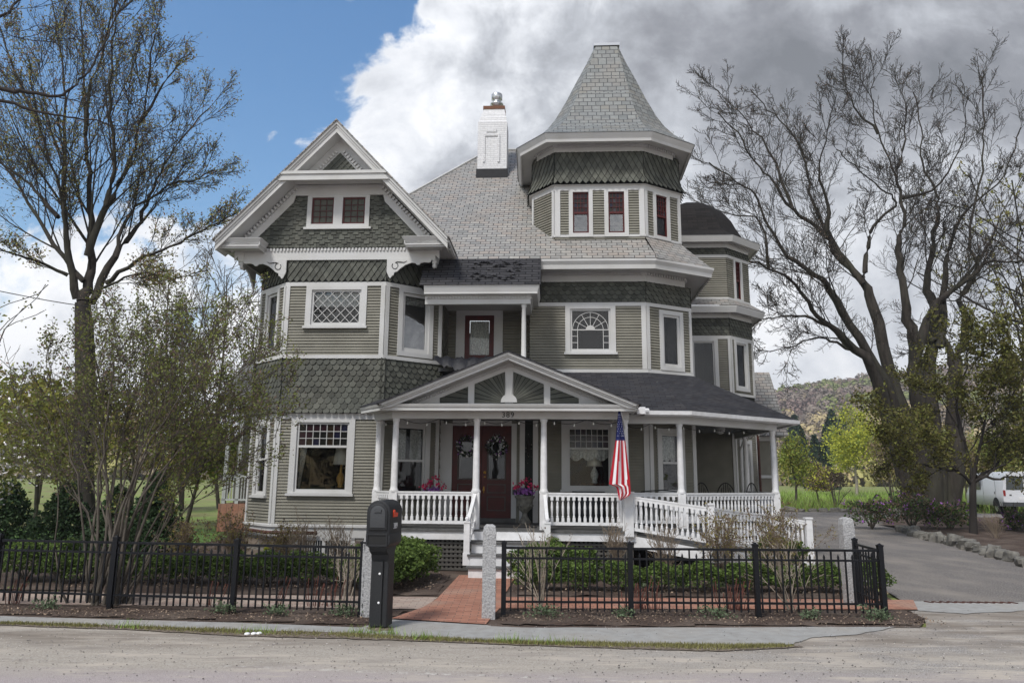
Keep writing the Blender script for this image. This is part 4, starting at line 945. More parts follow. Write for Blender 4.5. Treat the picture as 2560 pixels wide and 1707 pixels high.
for (u, v, lab, lab2, sd_) in ((-.62, 16.75, 'carved grey stone urn on the porch right of the red front doors', 'pink and purple flowers filling the stone urn right of the front doors', 1),
                        (-2.62, 16.4, 'carved grey stone urn on the porch left of the doors, behind the railing', 'pink and purple flowers in the urn left of the front doors', 2)):
    um = MB(); um.lathe((0, 0, 0), [(.15, 0), (.15, .06), (.11, .09), (.06, .18), (.055, .24), (.10, .29), (.15, .33), (.175, .42), (.17, .50), (.20, .56), (.225, .58), (.225, .61), (.19, .61), (.17, .56)], 20)
    for i in range(12):
        t = 2*PI*i/12; um.ball((.165*math.cos(t), .165*math.sin(t), .40), .028, 6)
    g = 'stone urns flanking the front doors'
    o = um.build('stone_urn', M['urn_stone'], smooth=True, loc=hloc(u, v, DZ)); tag(o, lab, 'urn', g)
    t = thing('flower_arrangement', lab2, 'flowers', hloc(u, v, DZ+.60), group='flowers in the porch urns')
    blossoms('purple_blossoms', (0, 0, .05), .26, 170, M['purple_flower'], .035, t, .6, sd_)
    r = np.random.RandomState(sd_+9); pp = []
    for (a, b, h) in ((-.2, -.05, .2), (-.05, 0, .28), (.05, .05, .36), (.12, -.05, .24), (.24, 0, .2), (-.12, .08, .22)):
        pp.append(np.array([a, b, h])+r.normal(size=(16, 3))*.035)
    cards('pink_blossoms', np.concatenate(pp), .035, M['pink_flower'], t, sd_, 5)
    mb = MB()
    for i in range(12):
        t_ = i*.9; mb.tube([(0, 0, 0), (.2*math.cos(t_), .2*math.sin(t_), .14)], [.008, .004], 4)
    mb.build('stems', M['number_black'], t)
mat('leaf_wreath', (.03, .045, .025), .8, island=.4)
for s_, lab in ((.64, 'flower wreath with dusty blossoms on the left door leaf, partly behind the column'), (1.345, 'flower wreath with dusty blossoms hanging on the right door leaf')):
    k = pW1.P(s_, 2.52, .03); t = thing('door_wreath', lab, 'wreath', hloc(k.x, k.y, k.z), -YAW, 'wreaths on the front doors')
    r = np.random.RandomState(int(s_*10)); a = r.uniform(0, 2*PI, 900); q = np.stack([(.20+r.normal(size=900)*.035)*np.cos(a), r.uniform(-.05, .02, 900), (.19+r.normal(size=900)*.035)*np.sin(a)], 1)
    cards('foliage', q[:520], .028, M['leaf_wreath'], t, 1); cards('blossoms', q[520:680]*np.array([1.05, 1.4, 1.05]), .026, [M['white_flower'], M['purple_flower'], M['lace']], t, 2, 5)
# items seen through windows
def lamp(u, v, z, lab, sh_r, base, h=.5):
    t = thing('table_lamp', lab, 'lamp', hloc(u, v, z), group=None)
    mb = MB(); mb.lathe((0, 0, 0), [(.07, 0), (.075, .02), (.05, .05), (.085, .14), (.09, .22), (.06, .30), (.03, .34), (.02, h*.7)], 16); mb.build('lamp_base', M[base], t, smooth=True)
    mb = MB(); mb.lathe((0, 0, h*.62), [(sh_r, 0), (sh_r*.9, .02), (sh_r*.62, h*.55), (sh_r*.6, h*.57)], 20); mb.build('lamp_shade', M['lamp_shade'], t)
lamp(-4.74, 16.6, 1.55, 'brass table lamp with pale shade behind the lower left ground floor window', .20, 'brass', .82)
lamp(.98, 17.8, 1.70, 'white china table lamp behind the porch window right of the doors', .20, 'lace', .62)
def table(u, v, z, r_, lab, name='side_table', leg=.7, mt='interior'):
    t = thing(name, lab, 'table', hloc(u, v, z-leg)); mb = MB(); mb.lathe((0, 0, leg-.03), [(r_, 0), (r_, .03)], 24); mb.build('tabletop', M[mt], t)
    mb = MB(); mb.lathe((0, 0, 0), [(.2, 0), (.19, .03), (.04, .07), (.035, leg-.04)], 12); mb.build('pedestal', M[mt], t)
mat('brown_wood', (.06, .03, .018), .5)
table(-4.74, 16.62, 1.54, .3, 'dark wooden side table under the brass lamp inside the left window', mt='brown_wood'); table(.98, 17.8, 1.69, .35, 'dark side table under the china lamp inside the porch window', mt='brown_wood')
table(.78, 16.6, 1.52, .36, 'round table under a dark cloth on the porch below the window right of the doors', 'porch_table', .72, 'fabric_dark')
mb = MB(); mb.lathe((0, 0, 0), [(.34, 0), (.37, .3), (.35, .66), (.352, .69)], 22); o = mb.build('tablecloth', M['fabric_dark'], smooth=True, loc=hloc(.78, 16.6, DZ)); tag(o, 'dark blue cloth draped to the floor over the round porch table', 'tablecloth')
def drape(name, pan, s0, s1, z0, z1, o_, lab, cat='curtain', scal=0., mt='lace', taper=0.):
    mb = MB(); n = 26
    org = pan.P((s0+s1)/2, z1, o_); 
    for i in range(n):
        for_ = []
        for q in (i, i+1):
            t = q/n; s = s0+(s1-s0)*t; w_ = .02*math.sin(q*1.9); zb__ = z0+scal*abs(math.sin(t*PI*3))*-1+scal
            sb = s if not taper else s0+(s-s0)*(1-taper)
            for_.append((pan.P(sb, zb__, o_+w_), pan.P(s, z1, o_+w_*.4)))
        (a, b), (c, d) = for_; mb.poly([x-org for x in (a, c, d, b)])
    o = mb.build(name, M[mt]); o.location = hloc(org.x, org.y, org.z); o.rotation_euler = (0, 0, -YAW); tag(o, lab, cat); return o
drape('curtain', pW1, 3.05, 3.93, 2.20, 2.46, -.15, 'white scalloped lace valance in the porch window right of the doors', scal=.09)
drape('curtain', pLf, .50, .66, 1.55, 2.44, -.12, 'pale curtain tied back at the left side of the big ground floor window', taper=.8)
drape('curtain', pRc, .44, .72, 2.15, 2.86, -.12, 'left lace curtain in the window behind the porch corner column'); drape('curtain', pRc, .82, 1.12, 2.15, 2.86, -.12, 'right lace curtain in the window behind the porch corner column')
drape('curtain', pTc, .36, .88, 2.18, 2.80, -.14, 'lace half curtain in the angled tower window on the porch', scal=.1)
drape('curtain', pLc, .44, .62, 1.46, 2.1, -.14, 'grey curtain in the narrow left side window of the ground floor')
drape('curtain', Panel(R8[3], R8[4]), .34, .70, 1.4, 2.8, -.12, 'pale lace curtain filling the rear turret window beside the porch')
drape('window_blind', pLf, .66, 1.70, 5.62, 5.94, -.10, 'pale blind half drawn behind the diamond paned window', 'blind')
drape('window_blind', pRc, .50, 1.08, 5.75, 5.93, -.10, 'short pale blind at the top of the angled window right of the diamond paned one', 'blind')
# wall ornament, ceiling lamps
k = pW1.P(2.09, 2.45, .05); t = thing('wall_ornament', 'dark ornament with dried grass hanging between the white boards right of the doors', 'ornament', hloc(k.x, k.y, k.z))
mb = MB(); mb.tube([(0, 0, .28), (.0, -.01, .1), (-.02, 0, -.2)], [.03, .06, .02], 8); mb.build('dried_bunch', M['interior'], t); r = np.random.RandomState(3); cards('dried_heads', r.normal(size=(60, 3))*np.array([.035, .02, .13]), .022, M['urn_stone'], t, 2)
gl_ = 'round ceiling lamps under the porch roof'
for (u, v, lab) in ((-1.75, 16.3, 'white glass ceiling lamp in front of the red doors'), (1.35, 16.2, 'white glass ceiling lamp behind the flag'), (3.35, 19.4, 'small ceiling lamp at the far right end of the porch')):
    if u > 3: u = 4.3
    t = thing('ceiling_lamp', lab, 'lamp', hloc(u, v, 3.115), group=gl_); mb = MB(); mb.lathe((0, 0, -.05), [(.13, .05), (.13, 0)], 16); mb.build('lamp_plate', M['white'], t)
    mb = MB(); mb.lathe((0, 0, -.16), [(.02, 0), (.08, .02), (.12, .07), (.12, .11)], 16); mb.build('lamp_globe', M['lace'], t, smooth=True)
# string lights
t = thing('string_lights', 'string of small clear bulbs looped under the porch beam', 'string lights', hloc(-1, 15.1, 2.9))
T0 = t.matrix_world.copy(); org = hloc(-1, 15.1, 2.9)
pts = []; bulbs = []
anch = [(-3.6, 15.6), (-3.1, 15.06), (-2.3, 15.04), (-1.5, 15.05), (-.8, 15.05), (-.1, 15.05), (.7, 15.05), (1.42, 15.1), (1.5, 16.08), (2.1, 16.1), (2.7, 16.2), (3.5, 16.85), (4.3, 17.5), (5.15, 18.1), (5.15, 19.3), (5.15, 20.4)]
for a, b in zip(anch[:-1], anch[1:]):
    for i in range(6):
        f = i/6; p = hloc(a[0]+(b[0]-a[0])*f, a[1]+(b[1]-a[1])*f, 2.97-.10*math.sin(PI*f))-org; pts.append(p)
        if i in (1, 4): bulbs.append(p)
mb = MB(); mb.tube(pts, .006, 4); mb.build('cable', M['number_black'], t)
mb = MB(); mb.lathe((0, 0, -.065), [(.003, 0), (.015, .01), (.016, .025), (.009, .042), (.008, .06)], 8); b0 = mb.build('bulb', M['bulb_glass'], t, smooth=True)
for i, p in enumerate(bulbs):
    o = b0 if i == 0 else b0.copy()
    if i: C.objects.link(o); o.parent = t
    o.location = p
# patio chairs
cm = M['black_metal']
def patio_chair(u, v, rz, lab):
    t = thing('patio_chair', lab, 'chair', hloc(u, v, DZ), rz, 'black wrought iron chairs at the right end of the porch')
    mb = MB(); ring = [(.24*math.cos(a), .24*math.sin(a), .43) for a in [2*PI*i/16 for i in range(17)]]; mb.tube(ring, .012, 5)
    for i in range(7): x = -.2+i*.066; h = math.sqrt(max(.0, .23**2-x*x)); mb.tube([(x, -h, .43), (x, h, .43)], .007, 4)
    mb.build('seat', cm, t)
    mb = MB(); arch = [(.24*math.cos(a), .22, .43+.50*math.sin(a)) for a in [PI*i/14 for i in range(15)]]; mb.tube(arch, .013, 5)
    for i in range(1, 6): x = -.24+i*.08; h = .5*math.sqrt(1-(x/.24)**2); mb.tube([(x, .22, .43), (x*.6, .225, .43+h)], .008, 4)
    mb.build('backrest', cm, t)
    for sx in (-1, 1):
        for sy in (-1, 1): mb = MB(); mb.tube([(sx*.18, sy*.18, .43), (sx*.22, sy*.22, 0)], .012, 5); mb.build('leg', cm, t)
patio_chair(3.75, 18.6, .4, 'black wrought iron chair nearest the tower wall, at the porch end'); patio_chair(4.35, 19.3, -.3, 'black wrought iron chair in the middle of the three at the porch end'); patio_chair(4.72, 18.9, -1.2, 'black wrought iron chair nearest the corner column of the porch')
# cushion bench and armchair seen at left window / porch
o = thing('porch_bench', 'low bench with dark patterned cushion under the angled tower window', 'bench', hloc(2.35, 16.95, DZ), -YAW-.5)
mb = MB(); mb.box(-.6, .6, -.22, .22, .40, .46); mb.build('seat', M['fabric_dark'], o); mb = MB(); mb.tube([(-.55, .2, .45), (-.5, .22, .72), (0, .23, .76), (.5, .22, .72), (.55, .2, .45)], .012, 5); mb.build('backrest', cm, o)
for sx in (-.55, .55):
    for sy in (-.18, .18): mb = MB(); mb.box(sx-.02, sx+.02, sy-.02, sy+.02, 0, .40); mb.build('leg', cm, o)
mb = MB(); mb.box(-.42, .42, -.16, .16, 0, .015); o = mb.build('doormat', M['rubber'], loc=hloc(-.75, 15.6, DZ+.002)); o.rotation_euler = (0, 0, -YAW); tag(o, 'black rubber doormat on the grey porch floor at the top of the steps', 'doormat')
# tarpaulin on the balcony
def tz(i, j, nx, ny): 
    x = i/nx; y = j/ny
    return 4.60-.30*x*(1-y)-.12*y+.05*math.sin(x*9+y*4)+.03*math.sin(x*23+2)
mb = MB(); nx, ny = 24, 8; base = hloc(-2.4, 16.9, 4.5); idx = {}
for j in range(ny+1):
    for i in range(nx+1):
        x = -2.72+1.5*i/nx; yv = 16.55+.75*j/ny; z = 4.47+.10*math.sin(PI*j/ny)-.05*math.sin(PI*i/nx)+.03*math.sin(i*1.3+j*.7)+.02*math.sin(i*2.9-j)
        if j == 0: z -= .16*(.4+math.sin(PI*i/nx))
        p = hloc(x, yv, z)-base; idx[i, j] = len(mb.v); mb.v.append(tuple(p))
for j in range(ny):
    for i in range(nx): mb.f.append((idx[i, j], idx[i+1, j], idx[i+1, j+1], idx[i, j+1]))
mat('tarp', (.012, .013, .018), .55, spec=.3, bump=.4, scale=6)
o = mb.build('tarpaulin', M['tarp'], smooth=True, loc=base); tag(o, 'crumpled black tarpaulin laid over the small balcony floor', 'tarpaulin')
# ------------------------------------------------------------------ ramp
RB = (2.9, 14.4)
ramp = thing('wheelchair_ramp', 'white railed grey wheelchair ramp sloping down from the right of the porch', 'ramp', HW(*RB), -YAW)
class RM(MB):
    def build(s, name, m, parent=None, **k):
        s.v = [(x-RB[0], y-RB[1], z) for x, y, z in s.v]; return MB.build(s, name, m, parent or ramp, **k)
nod = [((1.56, 14.86), .76), ((2.92, 14.25), .565), ((4.62, 16.2), .34), ((5.25, 15.95), .26)]
deckp = [((1.62, 15.7), .76), ((3.0, 15.65), .60), ((4.9, 17.2), .34), ((5.6, 16.9), .26)]
m = RM()
for i in range(3):
    (a, z0), (b, z1) = nod[i], nod[i+1]; (c, z2), (d, z3) = deckp[i], deckp[i+1]
    m.hexa([(a[0], a[1], z0-.05), (b[0], b[1], z1-.05), (d[0], d[1], z3-.05), (c[0], c[1], z2-.05)], [(a[0], a[1], z0), (b[0], b[1], z1), (d[0], d[1], z3), (c[0], c[1], z2)])
m.build('deck', M['deck_grey'])
m = RM()
for i in range(3):
    (a, z0), (b, z1) = nod[i], nod[i+1]; n_ = Panel(a, b).n; m.hexa([(a[0], a[1], z0-.27), (b[0], b[1], z1-.27), (b[0]-n_[0]*.04, b[1]-n_[1]*.04, z1-.27), (a[0]-n_[0]*.04, a[1]-n_[1]*.04, z0-.27)], [(a[0], a[1], z0-.052), (b[0], b[1], z1-.052), (b[0]-n_[0]*.04, b[1]-n_[1]*.04, z1-.052), (a[0]-n_[0]*.04, a[1]-n_[1]*.04, z0-.052)])
m.build('fascia', M['white_rail'])
def rpost(p, z0, z1, a=.062):
    m = RM(); m.box(p[0]-a, p[0]+a, p[1]-a, p[1]+a, z0, z1); m.box(p[0]-a*1.25, p[0]+a*1.25, p[1]-a*1.25, p[1]+a*1.25, z1, z1+.03); m.build('post', M['white_rail'])
rpost((1.47, 14.84), .70, 1.52, .085); rpost((2.92, 14.27), .45, 1.33); rpost((4.62, 16.22), .28, 1.08, .055); rpost((5.25, 15.97), .0, 1.02)
m = RM(); m.box(1.36, 1.47, 14.82, 14.93, 0, .52); m.box(2.15, 2.24, 14.7, 14.8, 0, .42); m.build('support', M['lattice_grey'])
def rrail(A, B, zA, zB, n, h1):
    m = MB(); a = Vector((A[0]-RB[0], A[1]-RB[1], zA)); b = Vector((B[0]-RB[0], B[1]-RB[1], zB)); up = Vector((0, 0, 1))
    m.bar(a+up*h1, b+up*h1, .06, .03); m.bar(a+up*(h1-.04), b+up*(h1-.04), .045, .05); o = m.build('railing', M['white_rail'], ramp); m = MB(); m.bar(a+up*.08, b+up*.08, .05, .055); m.build('bottom_rail', M['white_rail'], o); rz_ = math.atan2(b.y-a.y, b.x-a.x)
    for i in range(n):
        t = (i+.7)/(n+.4); q = a+(b-a)*t; baluster(q.x, q.y, q.z+.10, rz_, o, (h1-.16)/.53)
rrail((1.55, 14.82), (2.86, 14.29), .76, .59, 14, .69); rrail((2.96, 14.32), (4.57, 16.17), .56, .345, 17, .71); rrail((4.68, 16.2), (5.19, 15.99), .34, .27, 6, .70)
# ------------------------------------------------------------------ flag
fl_b = P(1548, 1016, 14.42); t = thing('american_flag', 'American flag hanging limp from a pole at the right porch corner', 'flag', P(1560, 1250, 14.5)-Vector((0, 0, 0)))
B0 = Vector(t.location)
mb = MB(); p0 = P(1549, 1014, 14.45)-B0; p1 = P(1562, 1075, 14.86)-B0; mb.tube([p0, p1, p1+Vector((.02, .25, -.10))], .013, 8); mb.build('flagpole', M['metal'], t, smooth=True)
mb = MB(); mb.ball(p0, .035, 10); mb.build('finial', M['metal'], t, smooth=True)
# cloth surface: rows from hoist (top) down; columns across, gathered in folds
NU, NV = 26, 40
top_c = P(1548, 1024, 14.43); 
def cl(j):   # left/right pixel outline by row fraction
    ys = [1020, 1060, 1094, 1150, 1212, 1222, 1250]
    return None
def outline(f):
    y = 1020+f*230
    L = [(1020, 1546), (1098, 1539), (1212, 1522), (1216, 1541), (1250, 1548)]; R = [(1020, 1550), (1098, 1563), (1150, 1569), (1200, 1575), (1236, 1577), (1250, 1553)]
    def ev(T):
        for (y0, x0), (y1, x1) in zip(T[:-1], T[1:]):
            if y <= y1: return x0+(x1-x0)*(y-y0)/(y1-y0)
        return T[-1][1]
    return ev(L), ev(R), y
grid = []
for j in range(NV+1):
    f = j/NV; l, r_, y = outline(f); row = []
    for i in range(NU+1):
        u = i/NU; amp = .035*min(1, f*3+.15); fold = amp*math.sin(u*9.5+f*1.2)+.015*math.sin(u*21+f*4)
        x = l+(r_-l)*u; yy_ = y
        if f > .80: yy_ = y-(0 if u > .35 else 0)
        row.append(P(x, yy_, 14.45+fold-.02*f)-B0)
    grid.append(row)
mb = MB(); mi = []
for j in range(NV):
    for i in range(NU):
        n = len(mb.v); mb.v += [tuple(grid[j][i]), tuple(grid[j][i+1]), tuple(grid[j+1][i+1]), tuple(grid[j+1][i])]; mb.f.append((n, n+1, n+2, n+3))
        f = j/NV
        if f < .345: mi.append(2)
        else: mi.append(0 if int((i/NU+.03*(f-.35))*6.99) % 2 == 0 else 1)
fc = mb.build('flag_cloth', [M['flag_red'], M['flag_white'], M['flag_blue']], t, smooth=True)
for p_, k in zip(fc.data.polygons, mi): p_.material_index = k
mb = MB()
for k in range(40):
    j = 3+int(k/3.1); i = (k*7+3*(k//4)) % NU
    j = min(j, 12); g = grid[j][min(max(i, 2), NU-2)]; s = .0075 if j > 5 else .005
    pts = [g+Vector((s*(1 if q % 2 == 0 else .42)*math.sin(q*PI/5), -.014, s*(1 if q % 2 == 0 else .42)*math.cos(q*PI/5)))*1.0 for q in range(10)]
    mb.poly(pts)
mb.build('flag_stars', M['flag_white'], t)
# ------------------------------------------------------------------ ground
def gz(x, y):
    z = 0.
    if y > 26: z = .30*min(1, (y-26)/12.)
    if y > 44: z = .30+min(1.0, (y-44)*.011)
    if y > 250: z += (y-250)*.04
    return z
# terrain
mat('grass_field', (.20, .29, .06), .95, (.22, .20, .09), .35, bump=.6, bscale=6, dirt=(.12, .09, .05, .7))
mat('lawn', (.08, .16, .03), .95, (.10, .19, .04), 3, bump=.5, bscale=60)
mat('hill_ground', (.19, .155, .115), 1., (.15, .12, .10), .02)
mat('mulch', (.105, .072, .056), 1., (.05, .036, .03), 35, bump=1., bscale=70, dirt=(.20, .16, .13, .6))
mat('dirt_edge', (.24, .20, .16), 1., (.10, .075, .055), 20, bump=.8, bscale=60)
mb = MB(); xs = [-500, -200, -90, -50, -30, -20, -14, -10, -6, -2, 2, 6, 10, 14, 18, 24, 32, 45, 70, 110, 200, 400, 700]; ys = [-80, -30, -10, 0, 5, 10, 15, 20, 26, 30, 34, 38, 44, 50, 60, 80, 110, 160, 250, 350, 500, 800]
for y in ys:
    for x in xs: mb.v.append((x, y, gz(x, y)-.03))
for j in range(len(ys)-1):
    for i in range(len(xs)-1):
        n = j*len(xs)+i; mb.f.append((n, n+1, n+len(xs)+1, n+len(xs)))
struct(mb.build('ground', M['grass_field']))
# road and shoulder: pinkish worn asphalt, beige gravel dust towards the edge
m = bpy.data.materials.new('road'); m.use_nodes = True; nt = m.node_tree; b = nt.nodes['Principled BSDF']; lk = nt.links.new
def nd(t): return nt.nodes.new(t)
tc = nd('ShaderNodeTexCoord'); vec = tc.outputs['Object']; sp = nd('ShaderNodeSeparateXYZ'); lk(vec, sp.inputs[0])
mp = nd('ShaderNodeMapping'); mp.inputs['Scale'].default_value = (.35, 1.6, 1); lk(vec, mp.inputs['Vector']); sv = mp.outputs['Vector']
def nz(v, s_, d=8, r=.6, o=(0, 0, 0)):
    return noise(v, s_, d, r, o)
def mix(f, a, b_):
    x = nd('ShaderNodeMix'); x.data_type = 'RGBA'
    if isinstance(f, (int, float)): x.inputs['Factor'].default_value = f
    else: lk(f, x.inputs['Factor'])
    for k, q in (('A', a), ('B', b_)):
        if isinstance(q, tuple): x.inputs[k].default_value = list(q)+[1]
        else: lk(q, x.inputs[k])
    return x.outputs['Result']
def rng(v, a, b_, c=0, d=1):
    r = nd('ShaderNodeMapRange'); r.inputs['From Min'].default_value = a; r.inputs['From Max'].default_value = b_; r.inputs['To Min'].default_value = c; r.inputs['To Max'].default_value = d; lk(v, r.inputs['Value']); return r.outputs['Result']
Y_, X_ = sp.outputs['Y'], sp.outputs['X']
yw = mth('ADD', Y_, mth('MULTIPLY', mth('SUBTRACT', nz(sv, .9), .5), 1.1))
base = mix(rng(nz(vec, 130, 3), .35, .68), (.28, .235, .23), (.52, .475, .465))            # speckled pinkish asphalt
dust = mix(rng(nz(vec, 60, 6), .4, .62), (.33, .295, .255), (.45, .415, .365)); dust = mix(rng(nz(sv, 3.), .52, .66), dust, (.30, .27, .24))
gravel = mix(rng(nz(vec, 95, 3, .7), .45, .62), (.21, .195, .18), (.50, .475, .45))
dust = mix(rng(mth('ADD', X_, mth('MULTIPLY', nz(sv, 1.), 3.)), 1.5, 5.), dust, mix(rng(nz(vec, 1.2), .42, .6), gravel, dust))
col = mix(rng(yw, 7.0, 7.5), base, dust)
col = mix(mth('MULTIPLY', rng(nz(sv, 2.2, 9, .7, (4, 4, 0)), .50, .62), rng(yw, 6.3, 7.1)), col, (.48, .43, .37))
col = mix(mth('MULTIPLY', rng(yw, 8.0, 8.8), rng(nz(sv, 1.7, 8, .65, (8, 1, 0)), .4, .6)), col, (.22, .19, .16))
ln = mth('MULTIPLY', mth('MULTIPLY', rng(mth('ABSOLUTE', mth('SUBTRACT', mth('ADD', Y_, mth('MULTIPLY', X_, .105)), 7.19)), .035, .05, 1, 0), rng(nz(vec, 9, 8, .8), .53, .60)), rng(X_, -3.5, -1., .25, .9))
col = mix(ln, col, (.58, .56, .52))
n_ = nz(vec, 160, 3); v_ = nd('ShaderNodeTexVoronoi'); v_.inputs['Scale'].default_value = 55; lk(vec, v_.inputs['Vector'])
col = mix(mth('MULTIPLY', rng(v_.outputs['Distance'], .08, .14, 1, 0), rng(nz(vec, 3.3, 4), .56, .68)), col, (.12, .11, .10))
lk(col, b.inputs['Base Color']); b.inputs['Roughness'].default_value = .95; b.inputs['Specular IOR Level'].default_value = .2
u = nd('ShaderNodeBump'); u.inputs['Strength'].default_value = .55; u.inputs['Distance'].default_value = .012; lk(mth('ADD', n_, nz(vec, 30, 6)), u.inputs['Height']); lk(u.outputs['Normal'], b.inputs['Normal']); M['road'] = m
def sheet(name, pts, z, mt, kind='structure', sub=None):
    mb = MB(); mb.poly([(x, y, z) for x, y in pts]); o = mb.build(name, M[mt]); o['kind'] = kind; return o
sheet('road', [(-120, -40), (120, -40), (120, 9.0), (20, 11.72), (5.9, 11.80), (5.4, 10.1), (5.2, 9.72), (-1.2, 9.7), (-2.2, 9.25), (-120, 20)], -.006, 'road')
def wob(p, q, n, a, seed):
    r = random.Random(seed); out = []
    for (x0, y0), (x1, y1) in zip(p[:-1], p[1:]):
        for i in range(n):
            t = i/n; out.append((x0+(x1-x0)*t+r.uniform(-a, a), y0+(y1-y0)*t+r.uniform(-a, a)))
    return out+[p[-1]]
# pavement
mat('pavement', (.36, .36, .35), .95, (.30, .295, .28), 7, bump=.5, bscale=120, dirt=(.36, .33, .29, .6))
pn = wob([(-30, 12.2), (-8, 9.72), (-6.18, 9.46), (-4.66, 9.33), (-3.15, 9.14), (-1.96, 9.03), (-1.24, 8.86), (.12, 8.62), (1.44, 8.60), (2.4, 8.56), (3.1, 8.62), (3.5, 9.0), (4.1, 9.2), (4.6, 9.55)], 0, 7, .018, 1)
pf = wob([(4.8, 9.69), (4.1, 9.66), (2.08, 9.52), (.13, 9.43), (-.22, 9.5), (-.30, 9.58), (-1.5, 9.88), (-1.79, 9.36), (-3.31, 9.57), (-4.85, 9.71), (-6.45, 9.88), (-30, 12.6)], 0, 6, .012, 2)
sheet('pavement', pn+pf, .002, 'pavement'); sheet('pavement', wob([(5.75, 10.9), (6.3, 10.7), (7.2, 10.95), (8.4, 11.2), (10.5, 11.35), (12, 11.7), (8, 11.74), (5.95, 11.76)], 0, 8, .03, 9), .002, 'pavement')
# driveway
mat('driveway', (.115, .105, .097), .95, (.27, .25, .235), 70, bump=.8, bscale=120, detail=3, lo=.42, hi=.62, dirt=(.30, .27, .235, .8), stretch=(1, .45, 1))
mb = MB(); dv = [(5.95, 11.7, 40), (6.3, 13, 40), (6.6, 15, 40), (6.9, 18, 42), (7.2, 22, 44), (7.2, 26, 46), (7.2, 30, 48), (7.2, 34, 50), (7.2, 38.6, 52)]
for a, y, b_ in dv: mb.v += [(a, y, gz(a, y)-.002), (b_, y, gz(b_, y)-.002)]
for i in range(len(dv)-1): mb.f.append((2*i, 2*i+1, 2*i+3, 2*i+2))
struct(mb.build('driveway', M['driveway']))
sheet('soil', [(-14, 10.4), (-6.45, 9.86), (-4.85, 9.69), (-3.31, 9.55), (-1.79, 9.34), (-1.5, 9.86), (-.30, 9.56), (-.22, 9.47), (.13, 9.41), (2.08, 9.50), (4.1, 9.64), (5.1, 9.68), (5.45, 10.2), (5.85, 11.8), (6.4, 14), (6.7, 17), (6.7, 30), (-6.9, 30), (-9, 17), (-14, 16.5)], .0, 'mulch')
# brick walks
sheet('brick_walk', [(-1.5, 9.90), (-.29, 9.56), (-.14, 10.72), (5.75, 10.93), (6.15, 11.8), (-.10, 11.72), (.12, 14.3), (-.94, 14.3), (-1.08, 11.5), (-1.2, 10.75)], .014, 'brick_paving')
sheet('brick_walk', [(-16, 10.95), (-1.195, 10.62), (-1.08, 11.66), (-16, 12.1)], .010, 'brick_dusty')
sheet('lawn', [(-30, 12.1), (-6.9, 11.9), (-6.9, 30), (-30, 30)], -.012, 'lawn')
# planting beds with a crumbled surface
def bed(name, pts, z, h, mt, seed, step=.11):
    import mathutils
    x0, x1 = min(p[0] for p in pts), max(p[0] for p in pts); y0, y1 = min(p[1] for p in pts), max(p[1] for p in pts)
    def inside(x, y):
        c = False; j = len(pts)-1
        for i in range(len(pts)):
            (xi, yi), (xj, yj) = pts[i], pts[j]
            if (yi > y) != (yj > y) and x < (xj-xi)*(y-yi)/(yj-yi)+xi: c = not c
            j = i
        return c
    def dist(x, y):
        d = 9
        for i in range(len(pts)):
            a = Vector(pts[i]); b_ = Vector(pts[(i+1) % len(pts)]); p = Vector((x, y)); t = max(0, min(1, (p-a).dot(b_-a)/max((b_-a).length_squared, 1e-9))); d = min(d, (p-a-(b_-a)*t).length)
        return d
    nx = int((x1-x0)/step)+2; ny = int((y1-y0)/step)+2; idx = {}; mb = MB()
    for j in range(ny):
        for i in range(nx):
            x, y = x0+i*step, y0+j*step
            if inside(x, y):
                d = min(1, dist(x, y)/.25); idx[i, j] = len(mb.v)
                mb.v.append((x+rnd.uniform(-.03, .03), y+rnd.uniform(-.03, .03), z+gz(x, y)+h*d*(.6+.8*mathutils.noise.noise(Vector((x*3, y*3, seed))))+.012*mathutils.noise.noise(Vector((x*14, y*14, seed)))))
    for (i, j), a in idx.items():
        if (i+1, j) in idx and (i+1, j+1) in idx and (i, j+1) in idx: mb.f.append((a, idx[i+1, j], idx[i+1, j+1], idx[i, j+1]))
    o = mb.build(name, M[mt], smooth=True); o['kind'] = 'structure'; return o
bed('garden_bed', [(-12, 10.55), (-6.45, 9.90), (-4.85, 9.73), (-3.31, 9.59), (-1.85, 9.40), (-1.5, 9.8), (-1.42, 10.1), (-1.25, 10.6), (-12, 10.95)], .006, .035, 'mulch', 1)
bed('garden_bed', [(-.22, 9.5), (.13, 9.45), (2.08, 9.54), (4.1, 9.68), (5.1, 9.72), (5.5, 10.2), (5.65, 10.9), (-.1, 10.72)], .010, .03, 'mulch', 2)
bed('garden_bed', [(-12, 12.0), (-1.1, 11.68), (-.95, 14.2), (-1.3, 14.8), (-6.5, 16.2), (-9, 17), (-12, 16)], .0, .05, 'mulch', 3, .16)
bed('garden_bed', [(-.08, 11.76), (5.9, 11.85), (6.3, 14), (6.6, 16), (5, 17), (.1, 14.8)], .0, .05, 'mulch', 4, .16)
isl = [(11.2, 16.6), (11.7, 18), (12.0, 19), (12.35, 20.3), (12.9, 22.3), (13.3, 23.8), (13.4, 25), (14.1, 26.9), (14.3, 28.3), (14.6, 30.5), (16.3, 34), (20, 35.5), (24, 34), (23, 28), (20, 20), (16, 15.5)]
bed('garden_bed', isl, .01, .10, 'mulch', 5, .35)
